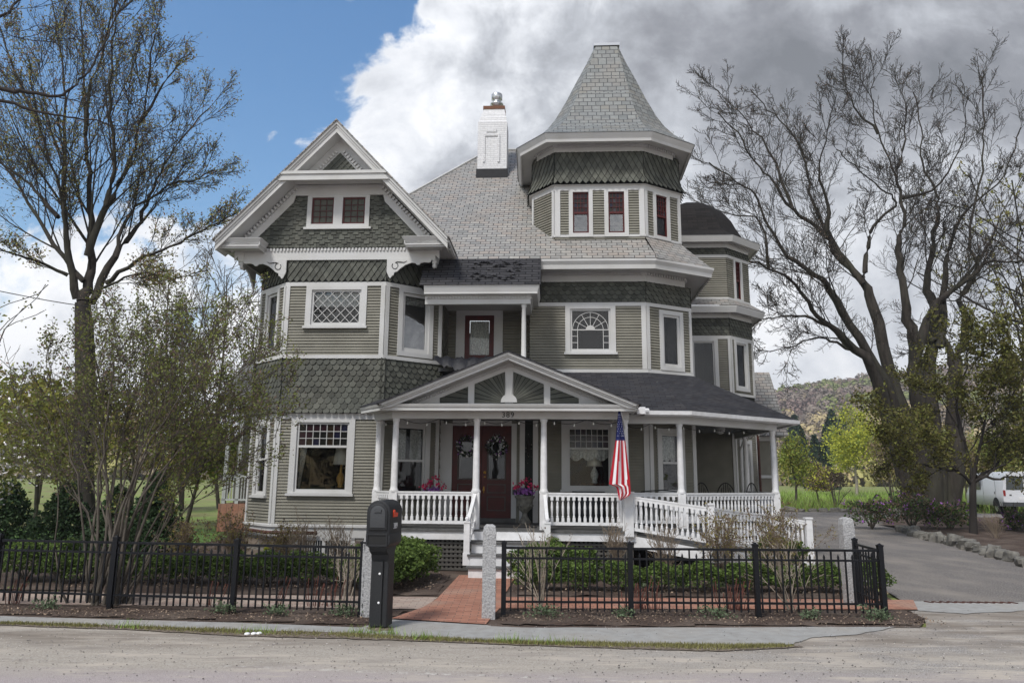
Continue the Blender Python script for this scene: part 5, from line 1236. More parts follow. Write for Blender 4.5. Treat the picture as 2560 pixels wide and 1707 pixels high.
# wood chips and pebbles: stuff
def litter(name, area, n, sz, mt, seed, z=.03, flat=2.):
    r = np.random.RandomState(seed); p = np.stack([r.uniform(area[0], area[1], n), r.uniform(area[2], area[3], n), np.full(n, z)], 1)
    if len(area) > 4: p[:, 1] += area[4]*(p[:, 0]-area[0])
    o = cards(name, p, sz, mt, None, seed, 4, flat=flat); o['kind'] = 'stuff'; return o
mat('chip', (.20, .15, .11), 1., island=.8); mat('pebble', (.30, .28, .26), .9, island=.7); mat('pebble_dark', (.09, .085, .08), .9, island=.6)
litter('wood_chips', (-8.5, -1.5, 9.9, 10.5, -.07), 1500, .014, M['chip'], 1, .05); litter('wood_chips', (-.1, 5.5, 9.6, 10.6), 1800, .014, M['chip'], 2, .045)
litter('wood_chips', (-7, -1.2, 11.9, 14.2), 1500, .02, M['chip'], 3, .07); litter('wood_chips', (0, 6, 11.9, 14.2), 1500, .02, M['chip'], 4, .07)
def pebbles(name, n, xr, yr, s0, s1, mt, seed):
    r = np.random.RandomState(seed); mb = MB(); q = random.Random(seed)
    for i in range(n):
        x, y, s = q.uniform(*xr), q.uniform(*yr), q.uniform(s0, s1)
        mb.v += [(x+s*math.cos(a)*q.uniform(.8, 1.1), y+s*math.sin(a)*q.uniform(.8, 1.1), 0) for a in (0, 1.57, 3.14, 4.71)]+[(x, y, s*.75)]
        k = len(mb.v)-5; mb.f += [(k, k+1, k+4), (k+1, k+2, k+4), (k+2, k+3, k+4), (k+3, k, k+4)]
    o = mb.build(name, M[mt]); o['kind'] = 'stuff'; return o
pebbles('road_gravel', 2000, (-7, 12), (6.9, 8.5), .004, .012, 'pebble', 1); pebbles('road_gravel', 700, (0, 12), (7., 11.), .004, .013, 'pebble_dark', 2); pebbles('edge_grit', 1500, (-7, 6), (8.2, 9.75), .004, .010, 'pebble', 4); pebbles('road_gravel', 300, (-7, 4), (7.2, 8.7), .004, .010, 'pebble_dark', 3)
# grass verge
mat('verge_grass', (.20, .19, .075), .9, island=.4); mat('green_grass', (.20, .30, .06), .9, island=.4)
def blades(name, fn, n, h, mt, seed, w_=.006):
    r = np.random.RandomState(seed); p = fn(r, n); a = r.uniform(0, 2*PI, n); hh = h*r.uniform(.4, 1.2, n); lx, ly = r.normal(size=n)*.35*hh, r.normal(size=n)*.35*hh
    V = np.zeros((n, 3, 3)); V[:, 0] = p+np.stack([np.cos(a)*w_, np.sin(a)*w_, 0*a], 1); V[:, 1] = p-np.stack([np.cos(a)*w_, np.sin(a)*w_, 0*a], 1); V[:, 2] = p+np.stack([lx, ly, hh], 1)
    me = bpy.data.meshes.new(name); me.from_pydata(V.reshape(-1, 3).tolist(), [], [(3*i, 3*i+1, 3*i+2) for i in range(n)]); me.materials.append(mt)
    o = bpy.data.objects.new(name, me); C.objects.link(o); o['kind'] = 'stuff'; return o
near = [(-30, 12.0), (-8, 9.55), (-6.07, 9.29), (-4.54, 9.1), (-3.02, 8.80), (-1.9, 8.72), (-1.21, 8.64), (.12, 8.46), (1.39, 8.32), (2.2, 8.26), (3.2, 8.5)]
far = [(-30, 12.2), (-8, 9.70), (-6.18, 9.46), (-4.66, 9.33), (-3.15, 9.14), (-1.96, 9.03), (-1.24, 8.86), (.12, 8.62), (1.44, 8.60), (2.4, 8.56), (3.2, 8.56)]
def interp(T, x): return np.interp(x, [t[0] for t in T], [t[1] for t in T])
sheet('verge', wob(near, 0, 8, .02, 3)+wob(far[::-1], 0, 8, .02, 4), .004, 'dirt_edge')
def vf(r, n):
    x = r.uniform(-8.5, 3.1, n); a, b_ = interp(near, x), interp(far, x); t = np.clip(r.normal(.62, .22, n), 0, 1); keep = np.sin(x*3.1)+np.sin(x*7.3+1)+r.normal(size=n)*1. > -.8
    x = np.where(keep, x, r.uniform(-1, 3, n)); a, b_ = interp(near, x), interp(far, x); return np.stack([x, a+(b_-a)*t, np.full(n, .004)], 1)
blades('verge_grass', vf, 14000, .035, M['verge_grass'], 5, .004)
def vt(r, n):
    c = np.array([[-1.36, 8.95], [-.95, 8.72], [.05, 8.58], [.5, 8.52], [-1.7, 9.0], [-4.5, 9.2], [-2.9, 8.95]])[r.randint(0, 7, n)]; return np.stack([c[:, 0]+r.normal(size=n)*.12, c[:, 1]+r.normal(size=n)*.035, np.full(n, .004)], 1)
blades('verge_grass', vt, 500, .10, M['green_grass'], 6, .004)
blades('lawn_grass', lambda r, n: np.stack([r.uniform(-14, -7, n), r.uniform(12, 17, n), np.full(n, -.01)], 1), 9000, .05, M['green_grass'], 7, .008)
blades('field_grass', lambda r, n: (lambda x, y: np.stack([x, y, np.array([gz(a, b_) for a, b_ in zip(x, y)])], 1))(r.uniform(12, 60, n), 39+40*r.uniform(0, 1, n)**1.5), 14000, .55, M['green_grass'], 8, .03)
blades('dry_grass', lambda r, n: (lambda x, y: np.stack([x, y, np.array([gz(a, b_) for a, b_ in zip(x, y)])], 1))(r.uniform(12, 60, n), 39+12*r.uniform(0, 1, n)), 5000, .5, M['verge_grass'], 9, .02)
# drain grate across the drive
mb = MB(); org = Vector((6.9, 11.68, 0))
for i in range(12): mb.bar((-.62+i*.115, .04, .006), (-.56+i*.115, -.08, .006), .05, .012)
t = mb.build('drain_grate', M['copper_pipe'], loc=org); tag(t, 'rusty slotted drain grate across the foot of the driveway', 'drain grate')
# ------------------------------------------------------------------ granite posts
def granite(x, y, h, lab, w_=.086):
    import mathutils
    mb = MB(); n = 16; r = random.Random(int(x*10)); rows = []
    for k in range(n+1):
        z = h*k/n; a = w_*(1 if k < n else .86); ring = []
        for q in range(16):
            s = q//4; t = (q % 4)/4.; cx_, cy_ = [(-1+2*t, -1), (1, -1+2*t), (1-2*t, 1), (-1, 1-2*t)][s]
            j = 1+.05*mathutils.noise.noise(Vector((x*9+q*.9, k*1.1, 0)))+r.uniform(-.012, .012); ring.append((cx_*a*j, cy_*a*j, z+(r.uniform(-.008, .008) if k == n else 0)))
        rows.append(ring)
    rows.append([(p[0]*.55, p[1]*.55, h+.025+r.uniform(-.006, .006)) for p in rows[-1]])
    for ring in rows: mb.v += ring
    for k in range(len(rows)-1):
        for q in range(16): q2 = (q+1) % 16; mb.f.append((k*16+q, k*16+q2, (k+1)*16+q2, (k+1)*16+q))
    mb.f.append(tuple((len(rows)-1)*16+q for q in range(16)))
    o = mb.build('granite_post', M['granite'], loc=(x, y, -.02)); tag(o, lab, 'stone post', 'rough granite gate posts')
granite(-.27, 10.02, 1.17, 'rough granite post at the right side of the brick front walk'); granite(-1.815, 9.97, 1.02, 'rough granite post half hidden behind the black mailbox'); granite(5.04, 11.42, 1.24, 'rough granite post beside the driveway end of the fence')
# ------------------------------------------------------------------ iron fence
pk_t = MB(); a = .0085; pk_t.box(-a, a, -a, a, .09, .885); PT_ = None
def fence(P0, P1, nsec, lab, ends=(True, True), pitch=.0935):
    P0 = Vector((P0[0], P0[1], 0)); P1 = Vector((P1[0], P1[1], 0)); d = (P1-P0); L = d.length; rz_ = math.atan2(d.y, d.x)
    t = thing('iron_fence', lab, 'fence', P0, rz_, 'black metal fence sections along the front')
    mb = MB(); w_ = .032
    mb.box(-w_, w_, -w_, w_, -.02, .93); mb.box(-w_*1.15, w_*1.15, -w_*1.15, w_*1.15, .93, .95); mb.lathe((0, 0, .95), [(w_*1.1, 0), (w_*.5, .015), (.004, .022)], 4, PI/4)
    pm = mb.build('fence_post', M['black_metal'], t); first = True
    for i in range(nsec+1):
        if (i == 0 and not ends[0]) or (i == nsec and not ends[1]): continue
        o = pm if first else pm.copy()
        if not first: C.objects.link(o); o.parent = t
        first = False; o.location = (L*i/nsec, 0, 0)
    for z, h in ((.875, .030), (.745, .026), (.20, .026)):
        mb = MB(); mb.box(0, L, -.014, .014, z-h/2, z+h/2); mb.build('rail', M['black_metal'], t)
    a = .0095
    mb = MB(); mb.box(-a, a, -a, a, .085, .88); tall = mb.build('picket', M['black_metal'], t)
    mb = MB(); mb.box(-a, a, -a, a, .085, .775); mb.lathe((0, 0, .775), [(a*1.9, 0), (a*1.5, .02), (.002, .05)], 4, PI/4); short = mb.build('picket', M['black_metal'], t)
    n = int(L/pitch); k = 0; uf = [0, 0]
    for i in range(1, n):
        x = i*L/n
        if min(abs(x-L*j/nsec) for j in range(nsec+1)) < .045: continue
        src = (tall, short)[i % 2]; o = src if not uf[i % 2] else src.copy()
        if uf[i % 2]: C.objects.link(o); o.parent = t
        uf[i % 2] = 1; o.location = (x, 0, 0)
    return t
fence((-8.75, 10.76), (-1.90, 9.92), 4, 'black metal picket fence left of the front walk, running out of frame'); fence((-.08, 10.08), (4.90, 10.14), 3, 'black metal picket fence right of the front walk'); fence((4.90, 10.14), (5.06, 11.22), 1, 'short black fence section turning back towards the right granite post', ends=(False, True), pitch=.11)
# ------------------------------------------------------------------ mailbox
t = thing('mailbox', 'large black plastic mailbox on its post beside the road, with a small red flag', 'mailbox', (-1.545, 9.32, 0), math.radians(-8))
wz = .145
def arch(w_, z0, z1, n=14):  # front outline, spring line then arch
    hs_ = z1-w_*.95; return [(-w_, z0), (w_, z0), (w_, hs_)]+[(w_*math.cos(PI*i/n), hs_+w_*.95*math.sin(PI*i/n)) for i in range(1, n)]+[(-w_, hs_)]
def rbox(name, prof, y0, y1, mt, par, sm=False):
    mb = MB(); mb.prism([(x, y0, z) for x, z in reversed(prof)], (0, y1-y0, 0)); o = mb.build(name, M[mt], par); bv = o.modifiers.new('b', 'BEVEL'); bv.width = .012; bv.segments = 3; bv.limit_method = 'ANGLE'; bv.angle_limit = .7
    for p_ in o.data.polygons: p_.use_smooth = True
    return o
body = rbox('body', arch(wz, 1.09, 1.50), -.24, .27, 'black_plastic', t)
lo_ = rbox('bin', [(-.15, .99), (-.11, .945), (.11, .945), (.15, .99), (.15, 1.115), (-.15, 1.115)], -.235, .26, 'black_plastic', t)
rbox('door', arch(.118, 1.15, 1.465), -.262, -.24, 'black_plastic', t)
dd = rbox('door_panel', arch(.092, 1.18, 1.435), -.270, -.262, 'grey_plastic', t)
mb = MB(); mb.box(-.045, .045, -.285, -.268, 1.36, 1.395); mb.build('pull_handle', M['grey_plastic'], dd)
mb = MB(); mb.box(-.112, .112, -.239, -.231, 1.115, 1.135); mb.build('hinge', M['black_metal'], t)
mb = MB(); mb.box(-.118, .105, -.2365, -.2350, .985, 1.095); mb.build('slot_opening', M['number_black'], t)
fr = MB()
for r_ in ((-.135, .12, .965, .985), (-.135, .12, 1.095, 1.112), (-.135, -.118, .985, 1.095), (.105, .12, .985, 1.095)): fr.box(r_[0], r_[1], -.25, -.235, r_[2], r_[3])
fr.build('slot_frame', M['black_plastic'], t)
pr = [(-.10, .10), (-.11, .03), (.11, .03), (.10, .8), (.14, .93), (.14, .96), (-.14, .96), (-.14, .93), (-.10, .84)]
mb = MB(); prof = [(-.235, .95), (-.20, .90), (-.13, .86), (-.105, .78), (-.115, .03), (.135, .03), (.135, .86), (.20, .93), (.20, .95)]
mb.prism([(-.108, y, z) for y, z in prof], (.216, 0, 0)); o = mb.build('post_sleeve', M['black_plastic'], t); bv = o.modifiers.new('b', 'BEVEL'); bv.width = .015; bv.segments = 2
mb = MB(); mb.box(-.055, .045, -.135, -.112, .05, .78); mb.build('post_rib', M['black_plastic'], t)
for z in (.66, .33): mb = MB(); mb.lathe((0, 0, 0), [(.014, 0), (.014, .004), (.006, .009)], 12); o = mb.build('bolt_cap', M['sign_white'], t); o.location = (.012, -.136, z-.02); o.rotation_euler = (PI/2, 0, 0)
mb = MB(); mb.box(-.045, .045, -.04, .04, -.05, .06); mb.build('wooden_stake', M['mulch'], t)
mb = MB(); mb.prism([(.147, -.13, 1.30), (.147, .03, 1.30), (.147, .045, 1.345), (.147, .0, 1.35), (.147, -.06, 1.35), (.147, -.07, 1.38), (.147, -.11, 1.385), (.147, -.14, 1.36)], (.012, 0, 0)); mb.build('flag', M['red_plastic'], t)
nn = text('389', .098, M['sign_white'], t, (.1475, -.01, 1.19), PI/2, PI/2, .0015)
mb = MB()
for i in range(18):
    a_ = 2*PI*i/18; k = rnd.uniform(.1, .2); mb.v.append((k*math.cos(a_), k*math.sin(a_), 0))
mb.v.append((0, 0, .05))
for i in range(18): mb.f.append((i, (i+1) % 18, 18))
o = mb.build('soil_mound', M['dirt_edge'], loc=(-1.545, 9.28, .004), smooth=True); o['kind'] = 'stuff'
# three white stones
for i, (px_, lab) in enumerate(((618, 'leftmost of three small white painted stones by the road'), (633, 'middle one of three small white painted stones by the road'), (645, 'rightmost of three small white painted stones by the road'))):
    q = P(px_, 1584, 8.86); mb = MB(); mb.ball((0, 0, 0), .035, 8, .5); tag(mb.build('white_stone', M['sign_white'], loc=(q.x, 8.86+.02*i, .012), smooth=True), lab, 'stone', 'small white stones at the roadside')
# ------------------------------------------------------------------ service cable
mb = MB(); e0 = HW(-6.95, 17.2, 6.0); w0 = P(0, 728, 17.)
pts = [w0+(e0-w0)*t_-Vector((0, 0, .35*math.sin(PI*t_))) for t_ in [i/24 for i in range(25)]]; w1 = w0+(w0-e0)*1.2; pts = [w1+Vector((0, 0, .2))]+pts
mb.tube([p-e0 for p in pts], .011, 5); cb_ = thing('service_cable', 'black overhead cable running in from the left to the house corner', 'cable', e0); mb.build('cable', M['number_black'], cb_)
mb = MB(); mb.tube([(0, 0, 0), (-.04, 0, -.12), (-.02, 0, -.3), (.03, .02, -.5)], [.02, .035, .03, .012], 6); mb.build('insulator', M['number_black'], cb_)
mb = MB(); e1 = P(0, 812, 18.5)
# ------------------------------------------------------------------ vegetation
mat('bark_maple', (.052, .044, .037), .95, (.026, .022, .019), 9, bump=1., bscale=26, stretch=(1, 1, .25), dirt=(.06, .065, .04, .5))
mat('bark_grey', (.125, .108, .088), .95, (.07, .06, .05), 9, bump=.8, bscale=30, stretch=(1, 1, .25))
mat('bark_dark', (.035, .03, .027), .95); mat('bark_pale', (.30, .27, .23), .9); mat('bark_red', (.14, .055, .042), .9)
def leafm(name, c, isl_=.35, tr=.35):
    m = mat(name, c, .65, island=isl_, spec=.25); nt = m.node_tree; b = nt.nodes['Principled BSDF']; o = nt.nodes['Material Output']
    t = nt.nodes.new('ShaderNodeBsdfTranslucent'); x = nt.nodes.new('ShaderNodeMixShader'); x.inputs[0].default_value = tr
    src = b.inputs['Base Color'].links[0].from_socket; nt.links.new(src, t.inputs['Color']); nt.links.new(b.outputs[0], x.inputs[1]); nt.links.new(t.outputs[0], x.inputs[2]); nt.links.new(x.outputs[0], o.inputs['Surface'])
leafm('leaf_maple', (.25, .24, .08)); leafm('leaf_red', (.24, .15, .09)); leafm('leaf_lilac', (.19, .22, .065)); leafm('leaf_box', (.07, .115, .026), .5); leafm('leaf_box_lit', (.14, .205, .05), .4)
leafm('leaf_dusk', (.11, .10, .028), .45); leafm('leaf_dark', (.035, .065, .024), .5, .15); leafm('leaf_small', (.17, .18, .045), .45); leafm('leaf_yellow', (.52, .53, .08), .3); leafm('leaf_green', (.26, .32, .07), .4); leafm('leaf_brown', (.17, .12, .085), .4, .1); leafm('leaf_ochre', (.26, .22, .07), .3)  # leaf_yellow and leaf_green brightened, putting sunlight into the colour of the field trees
leafm('leaf_pine', (.025, .05, .03), .4, .1); leafm('leaf_bronze', (.17, .12, .09), .4); leafm('leaf_spring', (.30, .30, .06), .4)
class Tree:
    def __init__(s, seed): s.r = random.Random(seed); s.seg = []; s.tips = []
    def branch(s, p, d, L, r, lvl, cfg):
        """grow one wandering branch and its children"""
        c = cfg[lvl]; R = s.r; n = c.get('n', 5); step = L/n; pts = [p]; rad = [r]; d = d.normalized(); wob_ = c.get('wob', .18); up = c.get('up', .1); q = p
        for i in range(n):
            d = (d+Vector((R.gauss(0, wob_), R.gauss(0, wob_), R.gauss(0, wob_)+up))).normalized(); q = q+d*step; pts.append(q); rad.append(max(c.get('rmin', .004), r*(1-(i+1)/n*c.get('taper', .75))))
        s.seg.append((pts, rad, c.get('k', 4)))
        s.kids(pts, rad, L, lvl, cfg)
    def kids(s, pts, rad, L, lvl, cfg, t0=None):
        c = cfg[lvl]; R = s.r; n = len(pts)-1
        if lvl+1 >= len(cfg):
            for q in pts[1:]: s.tips.append(q)
            return
        m = c.get('ch', 6); m = max(1, int(m*(.8+.4*R.random()))); t0 = c.get('t0', .2) if t0 is None else t0
        for k in range(m):
            t = t0+(1-t0)*(k+R.random())/m; f = t*n; i = min(int(f), n-1); q = pts[i].lerp(pts[i+1], f-i); ax = (pts[i+1]-pts[i]).normalized()
            perp = ax.cross(Vector((R.gauss(0, 1), R.gauss(0, 1), R.gauss(0, 1))));
            if perp.length < .01: continue
            perp.normalize(); ang = math.radians(R.uniform(*c.get('ang', (28, 60)))); dd = ax*math.cos(ang)+perp*math.sin(ang)
            rr = rad[i]*c.get('rr', .5); LL = L*c.get('lr', .45)*(1-.45*t)*R.uniform(.7, 1.25)
            s.branch(q, dd, LL, max(min(rr, LL*c.get('thin', .013)), cfg[lvl+1].get('rmin', .004)), lvl+1, cfg)
    def mesh(s, name, mt, par, org, mod=None):
        V = []; F = []
        for pts, rad, k in s.seg:
            n0 = len(V); m = len(pts)
            for i, p in enumerate(pts):
                d = pts[min(i+1, m-1)]-pts[max(i-1, 0)]; l = d.length or 1; dx, dy, dz = d.x/l, d.y/l, d.z/l
                if abs(dz) < .9: a = (dy, -dx, 0)
                else: a = (0, dz, -dy)
                al = math.sqrt(a[0]**2+a[1]**2+a[2]**2) or 1; a = (a[0]/al, a[1]/al, a[2]/al); b = (dy*a[2]-dz*a[1], dz*a[0]-dx*a[2], dx*a[1]-dy*a[0]); r = rad[i]; x, y, z = p.x-org.x, p.y-org.y, p.z-org.z
                for j in range(k):
                    t = 2*PI*j/k; c_, s_ = math.cos(t)*r, math.sin(t)*r
                    if k > 7: w_ = 1+.09*math.sin(j*2.4+i*.4)+.05*math.sin(j*5.1-i*.7); c_ *= w_; s_ *= w_
                    V.append((x+a[0]*c_+b[0]*s_, y+a[1]*c_+b[1]*s_, z+a[2]*c_+b[2]*s_))
            for i in range(m-1):
                for j in range(k):
                    q = (j+1) % k; F.append((n0+i*k+j, n0+i*k+q, n0+(i+1)*k+q, n0+(i+1)*k+j))
        me = bpy.data.meshes.new(name); me.from_pydata(V, [], F); me.shade_smooth(); me.materials.append(mt)
        o = bpy.data.objects.new(name, me); C.objects.link(o); o.parent = par; return o
    def leaves(s, name, mts, par, org, per, sz, spread, seed=1, k=4, frac=1., flat=0.):
        r = np.random.RandomState(seed); T = np.array([(p.x-org.x, p.y-org.y, p.z-org.z) for p in s.tips]); T = T[r.rand(len(T)) < frac]
        Q = np.repeat(T, per, 0)+r.normal(size=(len(T)*per, 3))*spread; return cards(name, Q, sz, mts, par, seed, k, flat)
def smooth(pts, n=4):
    out = []; m = len(pts)
    for i in range(m-1):
        p0, p1, p2, p3 = pts[max(i-1, 0)], pts[i], pts[i+1], pts[min(i+2, m-1)]
        for k in range(n):
            t = k/n; out.append(.5*((2*p1)+(p2-p0)*t+(2*p0-5*p1+4*p2-p3)*t*t+(3*p1-p0-3*p2+p3)*t**3))
    return out+[pts[-1]]
def limb(T, px, Y, r0, r1, dy, cfg, k=8, t0=.25, sc=None):
    n = len(px); pts = smooth([P(x, y, Y+dy*(i/(n-1))**1.3) for i, (x, y) in enumerate(px)], 4); m = len(pts)
    for i in range(1, m-1): kj = Y/34; pts[i] = pts[i]+Vector((T.r.gauss(0, .03), T.r.gauss(0, .08), T.r.gauss(0, .03)))*kj
    rad = [r1+(r0-r1)*(1-i/(m-1))**2.1 for i in range(m)]; T.seg.append((pts, rad, k)); L = sum((b-a).length for a, b in zip(pts[:-1], pts[1:]))
    c0 = dict(cfg[0]); c0['ch'] = max(2, int(round(c0['ch']*min(1.25, L*(1-t0)/(.28*Y))))); T.kids(pts, rad, L if sc is None else sc, 0, [c0]+cfg[1:], t0)
    return pts
Q = lambda L, s, ox=0, oy=0: [(ox+x/s, oy+y/s) for x, y in L]
# ---- left maple
Ym = 21.; base = P(212, 1385, Ym); base.z = 0
t = thing('maple_tree', 'tall maple with sparse bronze new leaves rising behind the left shrub', 'tree', base)
T = Tree(11); cfg = [dict(ch=18, lr=.36, rr=.40, ang=(14, 36), thin=.009), dict(n=6, wob=.045, up=.06, ch=9, lr=.5, ang=(16, 40), rmin=.009, rr=.5, thin=.010), dict(n=5, wob=.07, up=.06, ch=6, lr=.5, ang=(20, 45), rmin=.006, rr=.6), dict(n=3, wob=.12, up=.04, k=3, rmin=.005)]
tk = [base, P(208, 1150, Ym), P(212, 900, Ym), P(208, 756, Ym)]; T.seg.append((smooth(tk, 4), [.30-.10*i/12 for i in range(13)], 12))
z_ = 2.063
for L_, r0, dy in (([(430, 1560), (455, 1450), (470, 1200), (462, 950), (440, 700), (430, 400), (420, 60), (430, -350)], .17, 1), ([(455, 1320), (530, 1090), (590, 880), (570, 600), (575, 300), (600, 0), (620, -300)], .11, -1.5),
        ([(470, 1560), (590, 1320), (700, 1180), (770, 1010), (850, 850), (960, 690), (1080, 560)], .12, 1.5), ([(520, 1120), (650, 880), (720, 640), (760, 400), (800, 180)], .09, -1), ([(400, 1540), (350, 1280), (325, 1050), (280, 900), (205, 640), (150, 350)], .12, -1),
        ([(300, 1120), (210, 1010), (90, 900), (0, 830), (-200, 600)], .07, 1), ([(545, 1460), (700, 1345), (880, 1275), (1050, 1180), (1170, 1120)], .07, -1), ([(350, 1420), (200, 1350), (60, 1310), (-150, 1200)], .06, -1.5),
        ([(330, 1080), (335, 800), (330, 500), (300, 200), (250, -80)], .08, 1.5), ([(600, 1330), (660, 1120), (860, 960), (1000, 930), (1100, 880)], .06, 1), ([(440, 700), (480, 420), (560, 150), (640, -100)], .06, -1.), ([(205, 640), (90, 420), (20, 200), (-60, 0)], .06, .5), ([(720, 640), (840, 440), (940, 300)], .05, .5),
        ([(430, 1450), (240, 1200), (60, 900), (-120, 650), (-250, 300)], .08, .5), ([(500, 1500), (640, 1430), (780, 1410), (900, 1440)], .04, -1.)):
    limb(T, Q(L_, z_), Ym, r0*1.05, .02, dy*1.6, cfg, t0=.12)
tr_ = T.mesh('trunk', M['bark_maple'], t, base); T.leaves('leaves', [M['leaf_maple'], M['leaf_red'], M['leaf_maple']], t, base, 3, .036, .09, 3, 4, .27)
# ---- big bare maple on the right
Ym = 33.; base = P(2300, 1300, Ym); base.z = .25
t = thing('bare_maple', 'massive many stemmed maple with bare spreading branches right of the house', 'tree', base)
T = Tree(5); z_ = 1.823
cfg = [dict(ch=17, lr=.33, rr=.34, ang=(18, 50), thin=.010), dict(n=8, wob=.10, up=.05, ch=10, lr=.5, ang=(24, 55), rmin=.012, rr=.45, thin=.010), dict(n=6, wob=.12, up=.07, ch=7, lr=.5, ang=(28, 55), rmin=.009, rr=.55), dict(n=3, wob=.16, up=.10, k=3, rmin=.008)]
def tq(L): return [(1740+x/z_, 100+y/z_) for x, y in L]
bt = lambda x, y: ((x-1740)*z_, (y-100)*z_)
for L_, r0, r1, dy in ((([bt(2290, 1310), bt(2262, 1180), (850, 1620), (760, 1440), (640, 1330), (530, 1230), (450, 1120), (340, 1040), (245, 1010)]), .44, .04, -3), (([bt(2300, 1310), bt(2280, 1180), (890, 1620), (740, 1360), (610, 1150), (575, 1095), (420, 980), (330, 840), (270, 700), (180, 640), (60, 560)]), .36, .03, -2),
        (([bt(2315, 1310), bt(2300, 1150), (905, 1600), (800, 1210), (750, 1090), (640, 990), (590, 890), (440, 770), (350, 650), (270, 560), (190, 430), (100, 330)]), .40, .03, 1), ([(760, 1110), (680, 1000), (600, 880), (520, 690), (500, 560), (430, 420), (330, 320), (250, 230)], .14, .03, 3),
        (([bt(2325, 1310), bt(2330, 1150), (1000, 1560), (1000, 1400), (950, 1230), (935, 1050), (920, 930), (945, 850), (935, 720), (900, 580), (830, 420), (800, 260), (815, 170)]), .44, .02, -1), ([(760, 1080), (780, 950), (810, 850), (910, 740), (840, 680), (720, 570), (640, 500)], .13, .03, 2),
        ([bt(2340, 1310), bt(2345, 1180), (1060, 1560), (1090, 1250), (1050, 1100), (1080, 950), (1100, 800), (1095, 700), (1030, 560), (1030, 400), (990, 240)], .42, .03, 2), ([(1000, 1440), (1080, 1220), (1150, 1160), (1280, 1050), (1330, 1010), (1460, 1010), (1600, 1000)], .25, .04, -2),
        ([bt(2375, 1310), bt(2390, 1150), (1180, 1600), (1190, 1440), (1230, 1350), (1210, 1180), (1280, 1050), (1250, 900), (1300, 600), (1310, 380), (1300, 180)], .45, .03, 0), ([(1110, 1400), (1140, 1100), (1150, 950), (1240, 770), (1400, 620), (1480, 400)], .2, .03, 2),
        ([(600, 1300), (500, 1262), (400, 1258), (300, 1275), (240, 1300)], .09, .02, -2), ([(735, 1430), (640, 1375), (540, 1360), (420, 1400), (280, 1420)], .09, .02, -2), ([(590, 890), (600, 750), (560, 600), (600, 420), (640, 250)], .13, .02, -2), ([(440, 770), (330, 500), (200, 330), (80, 220)], .09, .02, 2),
        ([(935, 720), (1080, 680), (1200, 500), (1240, 260)], .10, .02, -2), ([(330, 1040), (300, 830), (150, 790), (30, 760)], .08, .02, 1), ([(920, 580), (960, 400), (940, 200)], .08, .02, 1), ([(1120, 1180), (1250, 1060), (1400, 800), (1500, 600)], .12, .02, 1), ([(830, 430), (700, 260), (665, 110)], .07, .02, 0), ([(1180, 1500), (1130, 1360), (1000, 1400)], .2, .1, 0)):
    limb(T, tq(L_), Ym, r0, r1, dy*1.3, cfg, k=10 if r0 > .3 else 7, t0=.35 if r0 > .3 else .15, sc=min(11, max(8, 10*r0+7)))
# drooping lower twigs
T.mesh('trunk', M['bark_maple'], t, base); T.leaves('buds', M['leaf_brown'], t, base, 1, .028, .04, 3, 4, .3)
# ---- branches reaching in from the tree off the left edge
Yb = 9.5; base = P(-700, 1500, Yb+1); base.z = 0
t = thing('overhanging_tree', 'dark bare tree branches reaching in at the top left corner', 'tree', base); T = Tree(8)
cfg = [dict(ch=6, lr=.30, rr=.4, ang=(25, 55)), dict(n=5, wob=.15, up=.06, ch=5, lr=.5, ang=(25, 55), rmin=.005), dict(n=4, wob=.2, up=.06, ch=4, lr=.5, rmin=.0035, rr=.6), dict(n=3, wob=.2, k=3, rmin=.003)]
T.seg.append((smooth([base, P(-690, 900, Yb+.6), P(-640, 400, Yb+.3), P(-620, 0, Yb), P(-640, -400, Yb)], 4), [.22-.008*i for i in range(17)], 10))
for L_, r0, r1 in (([(-1330, 600), (-600, 420), (0, 465), (150, 478), (290, 495), (390, 430), (470, 340), (540, 220), (600, 90), (700, -20)], .075, .018), ([(-1330, 700), (-500, 480), (0, 520), (200, 575), (350, 600), (490, 620), (600, 660), (760, 680), (890, 670), (1000, 640)], .06, .006), ([(290, 495), (430, 530), (560, 530), (690, 515)], .018, .005), ([(-1300, 300), (-400, 250), (0, 85), (90, 0), (200, -80)], .06, .025), ([(-1310, 200), (-300, 60), (0, 160), (80, 190), (200, 210), (300, 200)], .02, .004), ([(20, 90), (60, 50), (180, 40), (250, 30)], .015, .004)):
    limb(T, Q(L_, 2.063), Yb, r0*.62, r1*.62, .8, cfg, k=7, t0=.55 if r0 > .05 else .2, sc=3.5)
T.mesh('trunk', M['bark_dark'], t, base)
